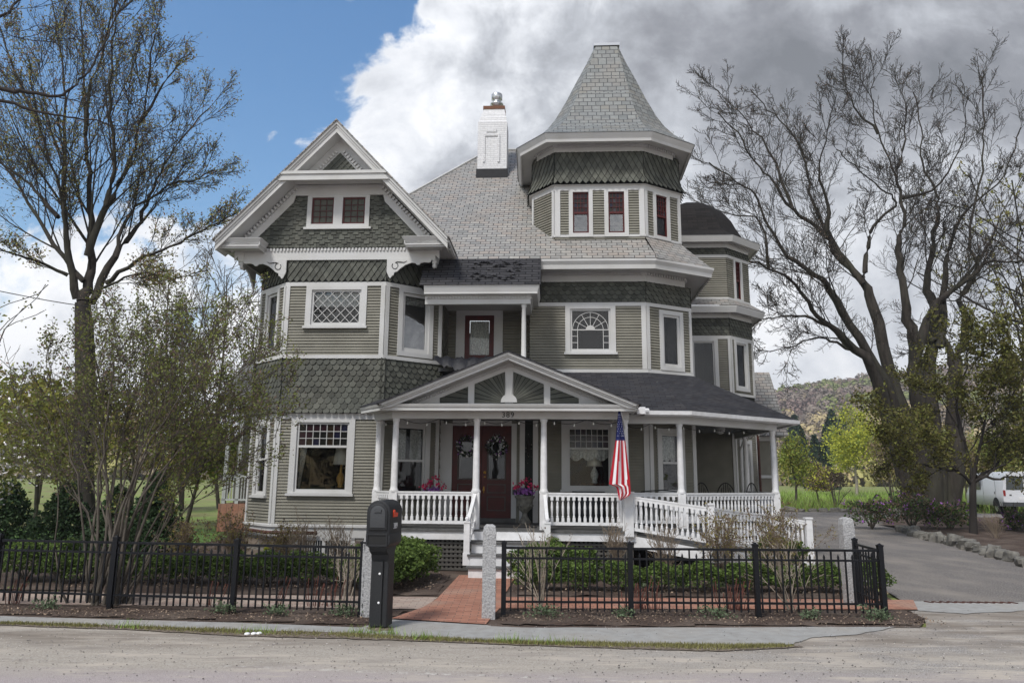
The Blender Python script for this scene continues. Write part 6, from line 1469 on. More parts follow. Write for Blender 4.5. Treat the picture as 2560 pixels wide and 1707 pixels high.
# ---- lilac thicket at the left fence
base = Vector((-5.55, 10.95, 0)); t = thing('lilac_shrub', 'huge multi stemmed shrub with fresh green leaf tips leaning over the left fence', 'shrub', base); T = Tree(21)
cfg = [dict(ch=12, lr=.36, rr=.45, ang=(15, 42)), dict(n=5, wob=.13, up=.10, ch=7, lr=.5, ang=(22, 50), rmin=.005, rr=.55), dict(n=4, wob=.18, up=.08, ch=5, lr=.5, rmin=.0035, rr=.6), dict(n=3, wob=.2, up=.05, k=3, rmin=.0028)]
tops = [(120, 930), (30, 1010), (200, 860), (300, 840), (340, 800), (420, 780), (470, 790), (520, 830), (560, 850), (620, 900), (650, 940), (700, 1010), (690, 1090), (600, 1040), (480, 870), (250, 800), (380, 860), (150, 1050), (60, 1100), (540, 960), (430, 880), (310, 900), (640, 1000), (220, 980), (580, 800), (660, 880)]
for i, (x, y) in enumerate(tops):
    b0 = (265+T.r.uniform(-55, 55), 1535-T.r.uniform(0, 25)); mid = (b0[0]+(x-b0[0])*.30, b0[1]+(y-b0[1])*.48); m2_ = (b0[0]+(x-b0[0])*.62, b0[1]+(y-b0[1])*.76)
    limb(T, [b0, mid, m2_, (x, y)], 10.8+T.r.uniform(-.2, .3), T.r.uniform(.014, .032), .006, T.r.uniform(-1.0, 2.2), cfg, k=6, t0=.38, sc=3.4)
for x, y in ((140, 1200), (420, 1300), (330, 1250), (470, 1180)):
    b0 = (170 if x < 300 else 285, 1530); limb(T, [b0, ((b0[0]+x)/2-10, 1400), (x, y), (x+(x-270)*.5, y-160)], 10.8, .022, .006, .5, cfg, k=5, t0=.5, sc=2.)
T.mesh('stems', M['bark_grey'], t, base); T.leaves('leaves', [M['leaf_lilac'], M['leaf_lilac'], M['leaf_small'], M['leaf_bronze']], t, base, 3, .022, .05, 5, 4, .5)
# ---- generic shrubs
def ellips(r, n, rx, ry, rz_, z0, inner=.55, lump=.18, seed=0):
    d = r.normal(size=(n, 3)); d /= np.linalg.norm(d, axis=1)[:, None]; d[:, 2] = np.where(d[:, 2] < -.55, -d[:, 2], d[:, 2])
    l = 1+lump*np.sin(d[:, 0]*5+seed)*np.cos(d[:, 1]*4+seed*2)+lump*.7*np.sin(d[:, 2]*6+seed*3+d[:, 0]*3); rad = (inner+(1-inner)*r.rand(n)**.5)*l
    return d*rad[:, None]*np.array([rx, ry, rz_])+np.array([0, 0, z0])
protos = []
for k in range(4):
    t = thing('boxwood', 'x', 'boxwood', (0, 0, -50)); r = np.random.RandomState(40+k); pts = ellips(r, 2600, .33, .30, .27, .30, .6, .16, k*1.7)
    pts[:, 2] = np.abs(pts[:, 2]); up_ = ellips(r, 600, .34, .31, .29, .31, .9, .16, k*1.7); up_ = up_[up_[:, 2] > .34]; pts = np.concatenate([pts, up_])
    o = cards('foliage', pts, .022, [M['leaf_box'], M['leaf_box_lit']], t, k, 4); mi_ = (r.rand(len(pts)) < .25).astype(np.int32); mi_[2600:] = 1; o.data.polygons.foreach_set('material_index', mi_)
    mb = MB()
    for i in range(9):
        a_ = i*.7; mb.tube([(0, 0, 0), (.1*math.cos(a_), .1*math.sin(a_), .15), (.2*math.cos(a_), .2*math.sin(a_), .34)], [.012, .008, .004], 4)
    mb.build('stems', M['bark_grey'], t); protos.append(t)
bx = []
ordn = ['first', 'second', 'third', 'fourth', 'fifth', 'sixth', 'seventh', 'eighth', 'ninth', 'tenth', 'eleventh']
for i in range(9): bx.append((.45+i*.66, 12.35+.04*math.sin(i*2), 1., '%s clipped boxwood from the brick walk in the row behind the right fence' % ordn[i], 'clipped boxwoods behind the right fence'))
for i in range(8): bx.append((-2.75-i*.62, 12.75+.05*math.sin(i*2), 1.05, '%s clipped boxwood from the mailbox in the row behind the left fence' % ordn[i], 'clipped boxwoods behind the left fence'))
for i, (x, y, s) in enumerate(((-2.05, 11.95, 1.05), (-1.92, 12.45, 1.1), (-1.78, 12.95, 1.15), (-1.66, 13.4, 1.15), (-1.95, 13.7, 1.2), (-2.3, 12.3, 1.1))): bx.append((x, y, s, ('nearest', 'second', 'third', 'fourth', 'farthest', 'outer left')[i]+' boxwood of the hedge beside the brick walk left of the steps', 'boxwood hedge running from the walk to the front steps'))
for i, (x, y, s) in enumerate(((.35, 13.3, 1.15), (.75, 13.75, 1.25), (1.2, 13.6, 1.1))): bx.append((x, y, s, ('boxwood beside the right newel post of the steps', 'taller boxwood right of the steps in front of the lattice', 'boxwood in front of the lattice between steps and ramp')[i], 'boxwoods beside the right side of the steps'))
for i, (x, y, s) in enumerate(((-8.1, 12.9, 1.15), (-7.45, 12.8, 1.1))): bx.append((x, y, s, ('leftmost rounded boxwood at the edge of the lawn', 'rounded boxwood between the lawn and the big shrub')[i], 'boxwoods left of the big shrub'))
for i, (x, y, s) in enumerate(((12.9, 17.5, 1.5), (13.6, 17.2, 1.6), (4.9, 14.0, 1.4))): bx.append((x, y, s, ('left one of two green shrubs on the stone edged island bed', 'right one of two green shrubs on the stone edged island bed', 'dark green shrub at the end of the ramp')[i], 'green shrubs near the driveway'))
for i, (x, y, s, lab, grp) in enumerate(bx):
    p = protos[i % 4]; o = p if i < 4 else dup(p); o.location = (x, y, gz(x, y)+.01); o['label'] = lab; o['group'] = grp; o.rotation_euler = (0, 0, rnd.uniform(0, 6.28)) if i >= 4 else (0, 0, 0); q = s*rnd.uniform(.98, 1.18); o.scale = (q*rnd.uniform(.95, 1.1), q*rnd.uniform(.95, 1.1), q*(.74 if 12 < y < 13 and s <= 1.06 else .9))
# bare twiggy shrubs
def twiggy(name, lab, cat, x, y, h, w_, n, mt, seed, leaf=None, grp=None, lsz=.02, per=2, r0=.009, frac=.6, z=0.):
    base = Vector((x, y, z)); t = thing(name, lab, cat, base, group=grp); T = Tree(seed)
    cfg = [dict(n=6, wob=.10, up=.05, ch=5, lr=.42, rr=.6, ang=(18, 50), t0=.3, rmin=.004, taper=.6), dict(n=4, wob=.16, up=.08, ch=3, lr=.5, rmin=.003, rr=.7), dict(n=3, wob=.2, k=3, rmin=.0025)]
    for i in range(n):
        a_ = T.r.uniform(0, 2*PI); sp_ = T.r.uniform(.1, 1)*w_/h; T.branch(base+Vector((T.r.gauss(0, .04), T.r.gauss(0, .04), 0)), Vector((math.cos(a_)*sp_, math.sin(a_)*sp_, 1)), h*T.r.uniform(.7, 1.05), r0, 0, cfg)
    T.mesh('stems', M[mt], t, base)
    if leaf: T.leaves('leaves', [M[q] for q in leaf], t, base, per, lsz, .02, seed, 4, frac)
    return t
mat('twig_tan', (.24, .19, .14), .9); mat('twig_pale', (.36, .31, .25), .9)
for i, (x, y, h, w_, lab) in enumerate(((.42, 10.75, 1.05, .75, 'bare pale stemmed shrub just right of the front walk behind the fence'), (3.95, 10.85, 1.05, .75, 'bare pale stemmed shrub behind the fence near its right end'), (-2.25, 10.7, .85, .5, 'bare thin shrub behind the fence just left of the mailbox'))):
    twiggy('bare_shrub', lab, 'shrub', x, y, h, w_, 11, 'twig_pale', 60+i, ['leaf_bronze'], 'bare pale stemmed shrubs behind the fence', .014, 1, .009, .25)
for i, (x, y, h, lab) in enumerate(((3.55, 13.0, 1.2, 'twiggy shrub with tiny pinkish leaves in front of the ramp, left of two'), (4.6, 13.1, 1.25, 'twiggy shrub with tiny pinkish leaves in front of the ramp end, right of two'), (-5.4, 14.9, 1.0, 'twiggy shrub with pale new leaves by the left corner of the foundation'), (-6.2, 14.6, .9, 'twiggy shrub with pale new leaves beside the gas meter'), (-4.6, 15.2, .8, 'low twiggy shrub in front of the basement window'))):
    twiggy('twiggy_shrub', lab, 'shrub', x, y, h, h*.62, 26, 'twig_tan', 70+i, ['leaf_bronze', 'leaf_ochre'], 'twiggy shrubs with small new leaves by the house', .018, 3, .006, .9)
for i, (x, y, lab) in enumerate(((-3.9, 14.3, 'clump of dry upright stems left of the basement window bars'), (-3.2, 14.2, 'clump of dry upright stems right of the basement window'), (1.9, 13.8, 'clump of dry upright stems under the start of the ramp'), (2.7, 13.3, 'clump of dry upright stems in front of the ramp slope'))):
    twiggy('dry_stems', lab, 'plant', x, y, .95, .30, 26, 'twig_tan', 80+i, None, 'clumps of dry upright stems', r0=.005)
twiggy('dry_stems', 'tuft of dry stems at the foot of the small tree on the island bed', 'plant', 15.6, 24.5, .8, .5, 30, 'twig_tan', 88, None, 'clumps of dry upright stems', r0=.008, z=gz(15.6, 24.5))
# dark red young shoots and low grey green mounds in the front bed
for i, x in enumerate((-6.9, -4.15, -3.25, -2.7, -2.45, 1.75, 3.05, 3.2, 2.0)):
    pl_ = ['at the far left behind the fence', 'behind the second left fence panel', 'just left of the third left fence post', 'right of the third left fence post', 'nearest the mailbox', 'behind the first right fence panel', 'left one in the middle of the right fence', 'right one in the middle of the right fence', 'just right of the second right fence post'][i]
    t = thing('peony_shoots', 'dark red young shoots '+pl_, 'plant', (x, 10.75, .01), group='dark red young shoots along the front bed'); r = random.Random(i); mb = MB()
    for k in range(r.randint(6, 18)): a_ = r.uniform(0, 6.28); q = r.uniform(.02, .16); h = r.uniform(.15, .42); mb.tube([(q*math.cos(a_), q*math.sin(a_)*.6, 0), (q*1.4*math.cos(a_), q*math.sin(a_)*.8, h*.6), (q*1.6*math.cos(a_)+.02, q*math.sin(a_), h)], [.006, .005, .007], 4)
    mb.build('shoots', M['bark_red'], t)
mat('leaf_grey', (.10, .135, .075), .8, island=.4)
for i, x in enumerate((-5.95, -3.75, -2.9, -2.05, .32, 1.55, 2.62, 3.78, 4.75)):
    pl_ = ['in front of the big shrub', 'left of the third left fence post', 'right of the third left fence post', 'behind the mailbox', 'at the left end of the right fence', 'at the first post inside the right fence', 'in the middle of the right fence', 'near the last fence panel', 'at the right corner of the fence'][i]
    t = thing('catmint', 'low grey green mound of leaves '+pl_, 'plant', (x, 10.02 if x > 0 else 9.98-.08*(x+3), .03), group='low grey green mounds along the fence'); r = np.random.RandomState(i); q_ = r.uniform(.6, 1.1); cards('foliage', ellips(r, int(380*q_), .21*q_, .15*q_, .11*q_, .04, .2, .5, i), .016, M['leaf_grey'], t, i); t.location.x += r.uniform(-.15, .15)
# daffodil, tulips leaves
blades('bulb_leaves', lambda r, n: (lambda k: np.stack([np.array([2.9, 3.55, 2.2, -4.6])[k]+r.normal(size=n)*.07, 12.9+r.normal(size=n)*.05, np.full(n, .02)], 1))(r.randint(0, 4, n)), 120, .38, M['leaf_grey'], 12, .012)
t = thing('daffodil', 'single yellow daffodil in the bed below the left bay', 'flower', (-4.3, 13.5, 0)); mb = MB(); mb.tube([(0, 0, 0), (0, 0, .5)], .006, 4); mb.build('stem', M['leaf_box'], t); cards('petals', np.random.RandomState(1).normal(size=(20, 3))*.02+np.array([0, 0, .52]), .03, M['leaf_yellow'], t)
# ---- evergreens and blossoms at left
def conifer(name, lab, x, y, h, w_, mt, seed, grp, n=3500, sz=.10, z=None, tiers=None):
    z = gz(x, y) if z is None else z; t = thing(name, lab, 'evergreen tree', (x, y, z), group=grp); r = np.random.RandomState(seed); mb = MB(); mb.tube([(0, 0, 0), (0, 0, h*.97)], [h*.02+.03, .01], 7); mb.build('trunk', M['bark_dark'], t)
    tt = r.rand(n)**.8; a = r.uniform(0, 2*PI, n); nb = 7+int(h*1.6); lev = np.floor(tt*nb)/nb+r.normal(size=n)*.008; ph = (lev*37)%1*2*PI; lob = .62+.38*np.abs(np.sin(a*3.5+ph*5)); rad = w_*(1-lev)**.85*lob*(r.rand(n)**.45)
    p = np.stack([rad*np.cos(a), rad*np.sin(a), h*(.06+.94*lev)-rad*.22+r.normal(size=n)*.05], 1); cards('crown', p, sz, M[mt], t, seed, 4, flat=.6); return t
for i, (x, y, h, w_, lab) in enumerate(((-7.3, 15.6, 1.9, 1.1, 'dark hemlock bush standing behind the lilac, left of the gas meter'), (-8.6, 16.6, 1.6, 1.1, 'dark evergreen bush between the lilac stems'), (-10.2, 17.4, 1.7, 1.2, 'dark evergreen bush behind the boxwoods at far left'), (-12.3, 18.6, 1.7, 1.2, 'dark evergreen bush at the left edge behind the lawn'))):
    conifer('evergreen_bush', lab, x, y, h, w_, 'leaf_dark', 90+i, 'dark evergreen bushes on the left', 6500, .045)
def crown_tree(name, lab, x, y, h, w_, mts, seed, grp=None, cat='tree', n=6000, sz=.12, bark='bark_grey', hole_=.35, trunk=.30, r0=None, z=None, lift=.62, vs=.42, bl=9, tips=0):
    z = gz(x, y) if z is None else z; base = Vector((x, y, z)); t = thing(name, lab, cat, base, group=grp); T = Tree(seed); r0 = r0 or h*.018
    cfg = [dict(n=6, wob=.10, up=.05, ch=bl, lr=.55, rr=.5, ang=(25, 60), t0=.22, taper=.8), dict(n=5, wob=.15, up=.08, ch=5, lr=.5, rmin=h*.002, rr=.6), dict(n=4, wob=.2, k=3, rmin=h*.0014)]
    T.branch(base, Vector((T.r.gauss(0, .06), T.r.gauss(0, .06), 1)), h*.93, r0, 0, cfg); T.mesh('trunk', M[bark], t, base)
    if tips: T.leaves('crown', [M[q] for q in mts], t, base, tips, sz, .10, seed, 4, .8); return t
    r = np.random.RandomState(seed); nc = 26; d = r.normal(size=(nc, 3)); d /= np.linalg.norm(d, axis=1)[:, None]; cc = d*np.array([w_*.62, w_*.62, h*vs*.68])*(r.rand(nc, 1)**.4)+np.array([0, 0, h*lift]); k = r.randint(0, nc, n)
    p = cc[k]+r.normal(size=(n, 3))*np.array([w_*.17, w_*.17, h*.055]); p = p[p[:, 2] > h*.25]; cards('crown', p, sz, [M[q] for q in mts], t, seed, 4); return t
crown_tree('dogwood', 'small tree covered in white blossom at the left edge behind the fence', -11.4, 16.0, 4.2, 1.5, ['white_flower', 'leaf_lilac', 'leaf_small', 'leaf_small'], 31, None, n=3200, sz=.05, vs=.5, lift=.5)
for i, (x, y, h, w_, mts, lab) in enumerate(((-15, 24, 5.0, 3.0, ['leaf_spring', 'leaf_ochre'], 'yellow green shrubby tree behind the lilac stems at left'), (-11.5, 27, 4.5, 2.6, ['leaf_ochre', 'leaf_green'], 'yellow green shrubby tree left of the rear verandah'), (-20, 28, 6, 3.5, ['leaf_green', 'leaf_small'], 'green tree at far left edge beyond the lawn'), (-17, 34, 6.2, 3.6, ['leaf_ochre', 'leaf_brown'], 'ochre tree far behind the lilac'), (-25, 40, 8, 5, ['leaf_brown', 'leaf_small'], 'brownish green tree in the far left distance'))):
    crown_tree('backdrop_tree', lab, x, y, h, w_, mts, 100+i, 'yellow green trees behind the left garden', n=3600, sz=.10)
crown_tree('leafing_tree', 'thin leafing tree at the left edge below the maple crown', -14.2, 20, 8.4, 2.1, ['leaf_maple', 'leaf_small'], 33, None, sz=.045, bl=17, tips=3)
for i, (x, h, lab) in enumerate(((-16.0, 10.0, 'grey bare birch between the lilac and the house, left one'), (-14.2, 9.6, 'grey bare birch beside the left wall of the house'))):
    base = Vector((x, 37, 0)); t = thing('bare_birch', lab, 'tree', base, group='bare birches beyond the left side of the house'); T = Tree(120+i)
    cfg = [dict(n=8, wob=.06, up=.1, ch=18, lr=.36, rr=.4, ang=(20, 45), t0=.3), dict(n=5, wob=.12, up=.12, ch=7, lr=.45, rmin=.016, rr=.6), dict(n=4, wob=.15, ch=4, lr=.5, rmin=.012), dict(n=3, k=3, rmin=.01)]
    for q in range(3): T.branch(base, Vector((T.r.gauss(0, .18), T.r.gauss(0, .1), 1)), h*T.r.uniform(.9, 1.25), .10, 0, cfg)
    T.mesh('trunk', M['bark_grey'], t, base)
# ---- right side: small spreading tree on the island
base = Vector((16.15, 26.2, .0)); base.z = gz(16.15, 26.2); t = thing('small_tree', 'small spreading tree with bronze green young leaves on the island bed', 'tree', base); T = Tree(44)
cfg = [dict(ch=22, lr=.42, rr=.5, ang=(25, 60)), dict(n=5, wob=.16, up=.04, ch=7, lr=.5, ang=(25, 55), rmin=.012, rr=.55), dict(n=4, wob=.2, up=.02, ch=5, lr=.5, rmin=.008, rr=.6), dict(n=3, wob=.2, k=3, rmin=.006)]
bp_ = [(2433, 1345), (2432, 1260), (2432, 1205)]; T.seg.append((smooth([P(x, y, 26.2) for x, y in bp_], 3), [.14, .13, .12, .115, .11, .11, .11], 9))
for px_, dy in (([(2432, 1210), (2400, 1180), (2350, 1140), (2280, 1080), (2215, 1040)], -1.5), ([(2432, 1210), (2420, 1130), (2380, 1040), (2330, 960), (2290, 930)], 1), ([(2432, 1205), (2450, 1110), (2470, 1010), (2490, 920), (2480, 850)], -1), ([(2432, 1205), (2480, 1180), (2560, 1130), (2640, 1070)], -1), ([(2432, 1205), (2500, 1150), (2560, 1040), (2620, 930)], 1), ([(2400, 1180), (2330, 1165), (2260, 1150), (2220, 1130)], -1), ([(2440, 1190), (2500, 1195), (2560, 1190), (2620, 1180)], -1.2), ([(2410, 1100), (2390, 1000), (2420, 900), (2400, 840)], 0), ([(2480, 1060), (2540, 980), (2590, 860)], 0)):
    limb(T, px_, 26.2, .075, .012, dy*1.5, cfg, k=6, t0=.2, sc=4.2)
T.mesh('trunk', M['bark_dark'], t, base); T.leaves('leaves', [M['leaf_dusk'], M['leaf_small'], M['leaf_dusk']], t, base, 4, .055, .12, 8, 4, .95)
crown_tree('tall_leafing_tree', 'tall pale green leafing tree at the right edge of the picture', 30, 42, 18, 4.6, ['leaf_ochre', 'leaf_spring', 'leaf_maple'], 55, None, sz=.09, bark='bark_maple', bl=34, tips=7)
# rhododendrons
for i, (x, y, s, lab) in enumerate(((13.6, 28.6, 1.0, 'purple flowering rhododendron at the left foot of the big maple'), (15.0, 28.4, 1.15, 'purple flowering rhododendron directly in front of the maple trunks'), (16.2, 28.0, .95, 'purple flowering rhododendron between the maple and the small tree'), (18.3, 27.6, .62, 'purple flowering rhododendron in front of the white van'))):
    t = thing('rhododendron', lab, 'rhododendron', (x, y, gz(x, y)), group='purple flowering rhododendrons under the maple'); r = np.random.RandomState(i+5)
    cards('foliage', ellips(r, 1500, .9*s, .7*s, .62*s, .52*s, .3, .25, i), .05, [M['leaf_box'], M['leaf_bronze'], M['leaf_dark']], t, i); e = ellips(r, 26, .92*s, .72*s, .64*s, .54*s, .85, .25, i); q = np.repeat(e, 4, 0)+r.normal(size=(26*4, 3))*.05
    cards('blossoms', q, .04, M['purple_flower'], t, i+3, 5); mb = MB()
    for k in range(9): a_ = k*.7; mb.tube([(0, 0, 0), (.3*math.cos(a_), .3*math.sin(a_), .5), (.6*math.cos(a_), .6*math.sin(a_), 1.1)], [.03, .018, .008], 4)
    mb.build('stems', M['bark_grey'], t)
# border stones of the island
mat('rock', (.20, .19, .165), .9, (.115, .11, .10), 7, bump=1., bscale=14, dirt=(.28, .26, .23, .6))
def rock(x, y, sx, sy, sz, rz_, seed, lab, grp, name='border_stone'):
    import mathutils
    mb = MB(); n, m_ = 9, 6
    for i in range(m_+1):
        for j in range(n):
            a_ = 2*PI*j/n; b_ = -PI/2+PI*i/m_; q = Vector((math.cos(a_)*math.cos(b_), math.sin(a_)*math.cos(b_), math.sin(b_))); k = 1+.38*mathutils.noise.noise(q*1.5+Vector((seed*3.1, 0, 0))); f = lambda c: math.copysign(abs(c)**.6, c)
            mb.v.append((f(q.x)*sx*k, f(q.y)*sy*k, f(q.z)*sz*k))
    for i in range(m_):
        for j in range(n): j2 = (j+1) % n; mb.f.append((i*n+j, i*n+j2, (i+1)*n+j2, (i+1)*n+j))
    o = mb.build(name, M['rock'], loc=(x, y, gz(x, y)+sz*.55)); o.rotation_euler = (rnd.uniform(-.15, .15), rnd.uniform(-.15, .15), rz_); tag(o, lab, 'stone', grp)
line = [(11.15, 16.5), (11.7, 18), (12.0, 19), (12.35, 20.3), (12.9, 22.3), (13.3, 23.8), (13.4, 25), (14.1, 26.9), (14.3, 28.3)]
tot = []; 
for a_, b_ in zip(line[:-1], line[1:]):
    L = math.dist(a_, b_); tot.append(L)
def along(s):
    for (a_, b_), L in zip(zip(line[:-1], line[1:]), tot):
        if s <= L: return a_[0]+(b_[0]-a_[0])*s/L, a_[1]+(b_[1]-a_[1])*s/L, math.atan2(b_[1]-a_[1], b_[0]-a_[0])
        s -= L
    return b_[0], b_[1], 1.2
s = 0; N_ = 22
for i in range(N_):
    x, y, an = along(sum(tot)*(i+.5)/N_); k = rnd.uniform(.75, 1.2)
    nm = 'nearest the camera' if i == 0 else ('farthest from the camera' if i == N_-1 else ('number %d counted from the near end' % (i+1) if False else '%s from the near end' % (ordn[i] if i < 11 else ['twelfth', 'thirteenth', 'fourteenth', 'fifteenth', 'sixteenth', 'seventeenth', 'eighteenth', 'nineteenth', 'twentieth', 'twenty first'][i-11])))
    rock(x+rnd.uniform(-.08, .08), y, .30*k, .17*k, .15*k*rnd.uniform(.8, 1.3), an+rnd.uniform(-.7, .3), i, 'flat grey fieldstone edging the island bed, '+nm, 'fieldstones edging the island bed')
for i in range(20):
    x = 12.0+i*.56; k = rnd.uniform(.7, 1.2); rock(x+rnd.uniform(-.1, .1), 38.7+rnd.uniform(-.15, .15), .30*k, .2*k, .14*k, rnd.uniform(-.5, .5), 50+i, 'grey stone in the low row at the far edge of the driveway', 'stones in a low row along the far edge of the driveway')
# ------------------------------------------------------------------ van
vb = P(2512, 1283, 37.5); t = thing('white_van', 'white cargo van parked beyond the small tree at the right edge, seen from behind', 'van', (vb.x, vb.y, gz(30, 37)), math.radians(-14))
# local: x right, y forward; origin at the rear left wheel line
def vm(fn, name, mt, **k):
    mb = MB(); fn(mb); return mb.build(name, M[mt], t, **k)
sec = [(0, .42), (2.0, .42), (2.0, .95), (1.98, 1.15), (1.90, 1.75), (1.80, 2.02), (1.62, 2.12), (.38, 2.12), (.20, 2.02), (.10, 1.75), (.02, 1.15), (0, .95)]
mb = MB(); n = len(sec); ysc = [(0.0, .97, 0), (.04, 1, 0), (4.0, 1, 0), (4.5, .98, -.02), (5.1, .96, -.55), (5.5, .92, -.95)]
for y, s_, dz in ysc:
    for x, z in sec: mb.v.append((1+(x-1)*s_, y, z if z < 1.0 else max(1.0, z+dz*(z-.95)/1.2)))
for i in range(len(ysc)-1):
    for j in range(n): j2 = (j+1) % n; mb.f.append((i*n+j, i*n+j2, (i+1)*n+j2, (i+1)*n+j))
mb.f.append(tuple(range(n-1, -1, -1))); mb.f.append(tuple((len(ysc)-1)*n+j for j in range(n))); bd_ = mb.build('body', M['van_white'], t)
for p_ in bd_.data.polygons: p_.use_smooth = len(p_.vertices) == 4
mb = MB(); mb.box(-.04, 2.04, -.14, .02, .42, .62); mb.build('bumper', M['grey_plastic'], t)
for x0, x1 in ((.17, .95), (1.05, 1.83)):
    mb = MB(); mb.prism([(x0, -.012, 1.22), (x1, -.012, 1.22), (x1-(.06 if x1 > 1.5 else 0), -.004, 1.86), (x0+(.06 if x0 < .5 else 0), -.004, 1.86)], (0, .02, 0)); mb.build('rear_window', M['van_glass'], t)
for x in (.03, 1.87): mb = MB(); mb.box(x, x+.10, -.02, .05, .92, 1.20); mb.build('tail_light', M['tail_red'], t)
mb = MB(); mb.box(.70, 1.30, -.015, .0, .72, .88); mb.build('license_plate', M['sign_white'], t)
mb = MB(); mb.box(.985, 1.015, -.008, .01, .62, 2.05); mb.box(-.004, .004, .9, .91, .55, 1.9); mb.box(-.004, .004, 2.6, 2.61, .55, 1.9); mb.build('door_gap', M['rubber'], t)
mb = MB(); mb.box(-.02, 0, 3.0, 4.3, 1.2, 1.75); mb.build('side_window', M['van_glass'], t)
mb = MB(); mb.box(.3, .38, -.03, 0, .95, 1.0); mb.box(-.02, 0, 1.0, 1.03, 1.0, 1.12); mb.build('door_handle', M['rubber'], t)
for x in (.0, 1.78):
    for y in (.95, 4.4):
        wh = MB(); wh.lathe((0, 0, 0), [(.24, 0), (.36, .02), (.37, .05), (.37, .17), (.36, .20), (.24, .22)], 20); w_ = wh.build('wheel', M['rubber'], t); w_.rotation_euler = (0, PI/2, 0); w_.location = (x, y, .37)
        wh = MB(); wh.lathe((0, 0, 0), [(.05, -.0), (.23, -.005), (.235, .02)], 16); h_ = wh.build('rim', M['metal'], w_)
# shadow inside the wheel arches, painted as near-black half discs
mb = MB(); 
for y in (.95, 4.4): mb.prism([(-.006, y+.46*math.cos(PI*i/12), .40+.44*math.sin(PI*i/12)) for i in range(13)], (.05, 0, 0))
mb.build('wheel_arch_shadow', M['rubber'], t)
# ------------------------------------------------------------------ fields edge, middle distance and hills
mid = [('poplar_tree', 'bright yellow green tree standing alone in the field', 2140, 68, 8.6, 3.2, ['leaf_yellow', 'leaf_green', 'leaf_yellow'], 9000, .11, 'bark_pale', .56, .5),
       ('leafing_tree', 'yellow green leafing tree directly beside the house corner', 1985, 46, 4.9, 1.7, ['leaf_green', 'leaf_spring'], 3000, .08, 'bark_grey', .55, .5),
       ('leafing_tree', 'smaller green leafing tree just right of the house corner tree', 2042, 52, 3.2, 1.5, ['leaf_brown', 'leaf_yellow', 'leaf_brown'], 2000, .08, 'bark_grey', .5, .5),
       ('scrub_tree', 'brownish leafless scrub in front of the field trees', 2075, 72, 3.2, 2.2, ['leaf_brown', 'leaf_bronze'], 1800, .10, 'bark_grey', .5, .45),
       ('scrub_tree', 'brown bare scrub tree right of the yellow tree', 2225, 58, 5.0, 2.2, ['leaf_ochre', 'leaf_brown'], 1500, .09, 'bark_grey', .6, .5),
       ('scrub_tree', 'olive scrub tree left of the maple trunk', 2262, 75, 6.2, 2.8, ['leaf_ochre', 'leaf_brown'], 3000, .13, 'bark_grey', .55, .5),
       ('scrub_tree', 'brown scrub tree seen between the maple trunk and the van', 2410, 55, 5.5, 2.6, ['leaf_brown', 'leaf_ochre'], 2200, .10, 'bark_grey', .55, .5),
       ('scrub_tree', 'low brown scrub behind the van', 2480, 60, 6, 3.4, ['leaf_green', 'leaf_ochre'], 2800, .12, 'bark_grey', .55, .5),
       ('scrub_tree', 'green scrub at the right edge of the field', 2570, 58, 7, 4, ['leaf_green', 'leaf_small'], 3000, .13, 'bark_grey', .55, .5)]
for i, (nm, lab, px_, Y, h, w_, mts, n, sz, bk_, lf, vs) in enumerate(mid):
    q = P(px_, 1200, Y); crown_tree(nm, lab, q.x, Y, h, w_, mts, 200+i, 'trees standing in the field', n=n, sz=sz, bark=bk_, lift=lf, vs=vs, bl=12)
for i, (px_, Y, h, w_, lab) in enumerate(((2010, 120, 9.5, 2.6, 'dark spruce left of the yellow tree, leftmost'), (2042, 105, 7.5, 2.3, 'dark spruce left of the yellow tree, middle one'), (2062, 100, 6.2, 2.1, 'dark spruce nearest the yellow tree on its left'), (2090, 150, 15, 6, 'dark green pine behind the spruces on the hill foot'), (2125, 150, 15.5, 6.5, 'dark green pine directly above the yellow tree'), (1995, 150, 14, 5, 'dark green pine just right of the house roof'))):
    q = P(px_, 1200, Y); conifer('spruce_tree', lab, q.x, Y, h, w_, 'leaf_pine', 220+i, 'dark conifers at the foot of the hill', 2600, .3 if Y < 130 else .5)
# bare sapling in field
for i, (px_, Y, lab) in enumerate(((2085, 42, 'small bare sapling in the grass beyond the driveway'), (2230, 40, 'bare sapling beside the maple trunk beyond the driveway'), (2265, 40, 'pale bare sapling left of the maple trunk'))):
    q = P(px_, 1240, Y); twiggy('bare_sapling', lab, 'tree', q.x, Y, (1.9, 4.8, 3.2)[i], (1.4, 2., 1.5)[i], 5, 'bark_grey', 230+i, None, 'bare saplings beyond the driveway', r0=.035, z=gz(q.x, Y))
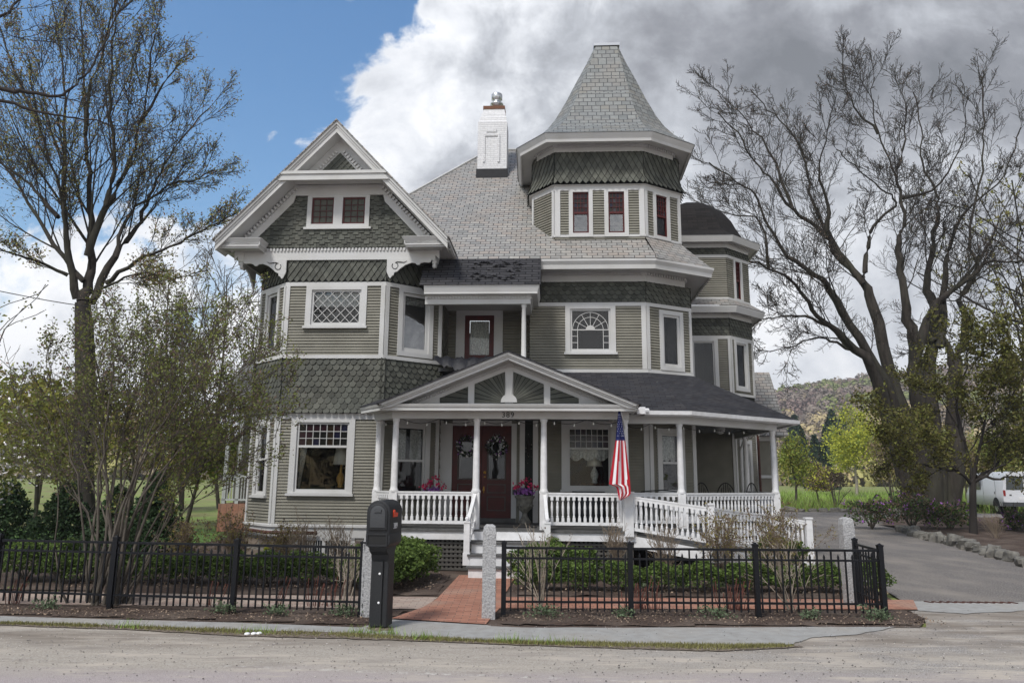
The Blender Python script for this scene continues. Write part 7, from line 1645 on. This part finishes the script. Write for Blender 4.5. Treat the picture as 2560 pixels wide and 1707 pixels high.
# hills: ground mesh plus a far-off wood as one mass
def hillz(x, y):
    """hill rising behind the right side, lower ridge on the left"""
    import mathutils
    a = 66*math.exp(-((x-300)/260)**2)+34*math.exp(-((x+250)/260)**2)*.5; f = max(0, min(1, (y-150)/300)); f = f*f*(3-2*f)
    return a*f*(1+.10*mathutils.noise.noise(Vector((x*.012, y*.012, 0))))-.8
mb = MB(); nx, ny = 60, 24
for j in range(ny+1):
    for i in range(nx+1):
        x = -620+i*22; y = 130+j*20; mb.v.append((x, y, hillz(x, y)))
for j in range(ny):
    for i in range(nx): n = j*(nx+1)+i; mb.f.append((n, n+1, n+nx+2, n+nx+1))
struct(mb.build('hills', M['hill_ground'], smooth=True))
import mathutils
fm = []
for nm_, c in (('wood_maroon', (.13, .095, .085)), ('wood_brown', (.155, .125, .09)), ('wood_green', (.13, .145, .055)), ('wood_ochre', (.27, .22, .12)), ('wood_yellow', (.24, .225, .09)), ('wood_dark', (.03, .05, .032)), ('wood_grey', (.15, .125, .105))): fm.append(mat(nm_, tuple(x*1.7 for x in c), 1., island=.14, spec=.05))
r = np.random.RandomState(77); Ps, Ns, Ms, Ss = [], [], [], []; cnt = 0
while cnt < 4200:
    y = 140+r.rand()**1.3*380; x = y*r.uniform(.30, .98) if r.rand() < .72 else -y*r.uniform(.30, .98)
    z = hillz(x, y); f = (y-140)/380
    g = mathutils.noise.noise(Vector((x*.017, y*.02, 3.)))+.25*r.normal()
    if f < .28: k = 4 if g > .28 else (3 if g > -.05 else (6 if g > -.25 else 1))
    elif f < .5: k = 2 if g > .2 else (6 if g > 0 else (1 if g > -.25 else 3))
    else: k = 2 if g > .12 else (1 if g > -.08 else (0 if g > -.38 else 6))
    h = r.uniform(5.5, 9.5); w_ = r.uniform(2.2, 4.2); n = 50; d = r.normal(size=(n, 3)); d /= np.linalg.norm(d, axis=1)[:, None]; d[:, 2] = np.abs(d[:, 2])*1.1-.25
    Ps.append(d*np.array([w_, w_, h*.5])*(.75+.3*r.rand(n, 1))+np.array([x, y, z+h*.45])); Ns.append(d); Ms.append(np.full(n, k)); Ss.append(np.full((n, 1), .95*w_/5)); cnt += 1
Ps = np.concatenate(Ps); Ns = np.concatenate(Ns); Ms = np.concatenate(Ms)
o = cards('distant_wood', Ps, .85, fm, None, 7, 5, nr=Ns*2); o.data.polygons.foreach_set('material_index', Ms.astype(np.int32)); o.data.update(); o['kind'] = 'stuff'

# air between here and the hill
mb = MB(); mb.box(-640, 760, -90, 830, -6, 140); hz = mb.build('haze', bpy.data.materials.new('haze_air')); hz['kind'] = 'stuff'; hm = hz.data.materials[0]; hm.use_nodes = True; nt = hm.node_tree; nt.nodes.remove(nt.nodes['Principled BSDF'])
pv = nt.nodes.new('ShaderNodeVolumePrincipled'); pv.inputs['Color'].default_value = (.85, .9, .97, 1); pv.inputs['Density'].default_value = .00055; pv.inputs['Anisotropy'].default_value = .2; nt.links.new(pv.outputs[0], nt.nodes['Material Output'].inputs['Volume'])
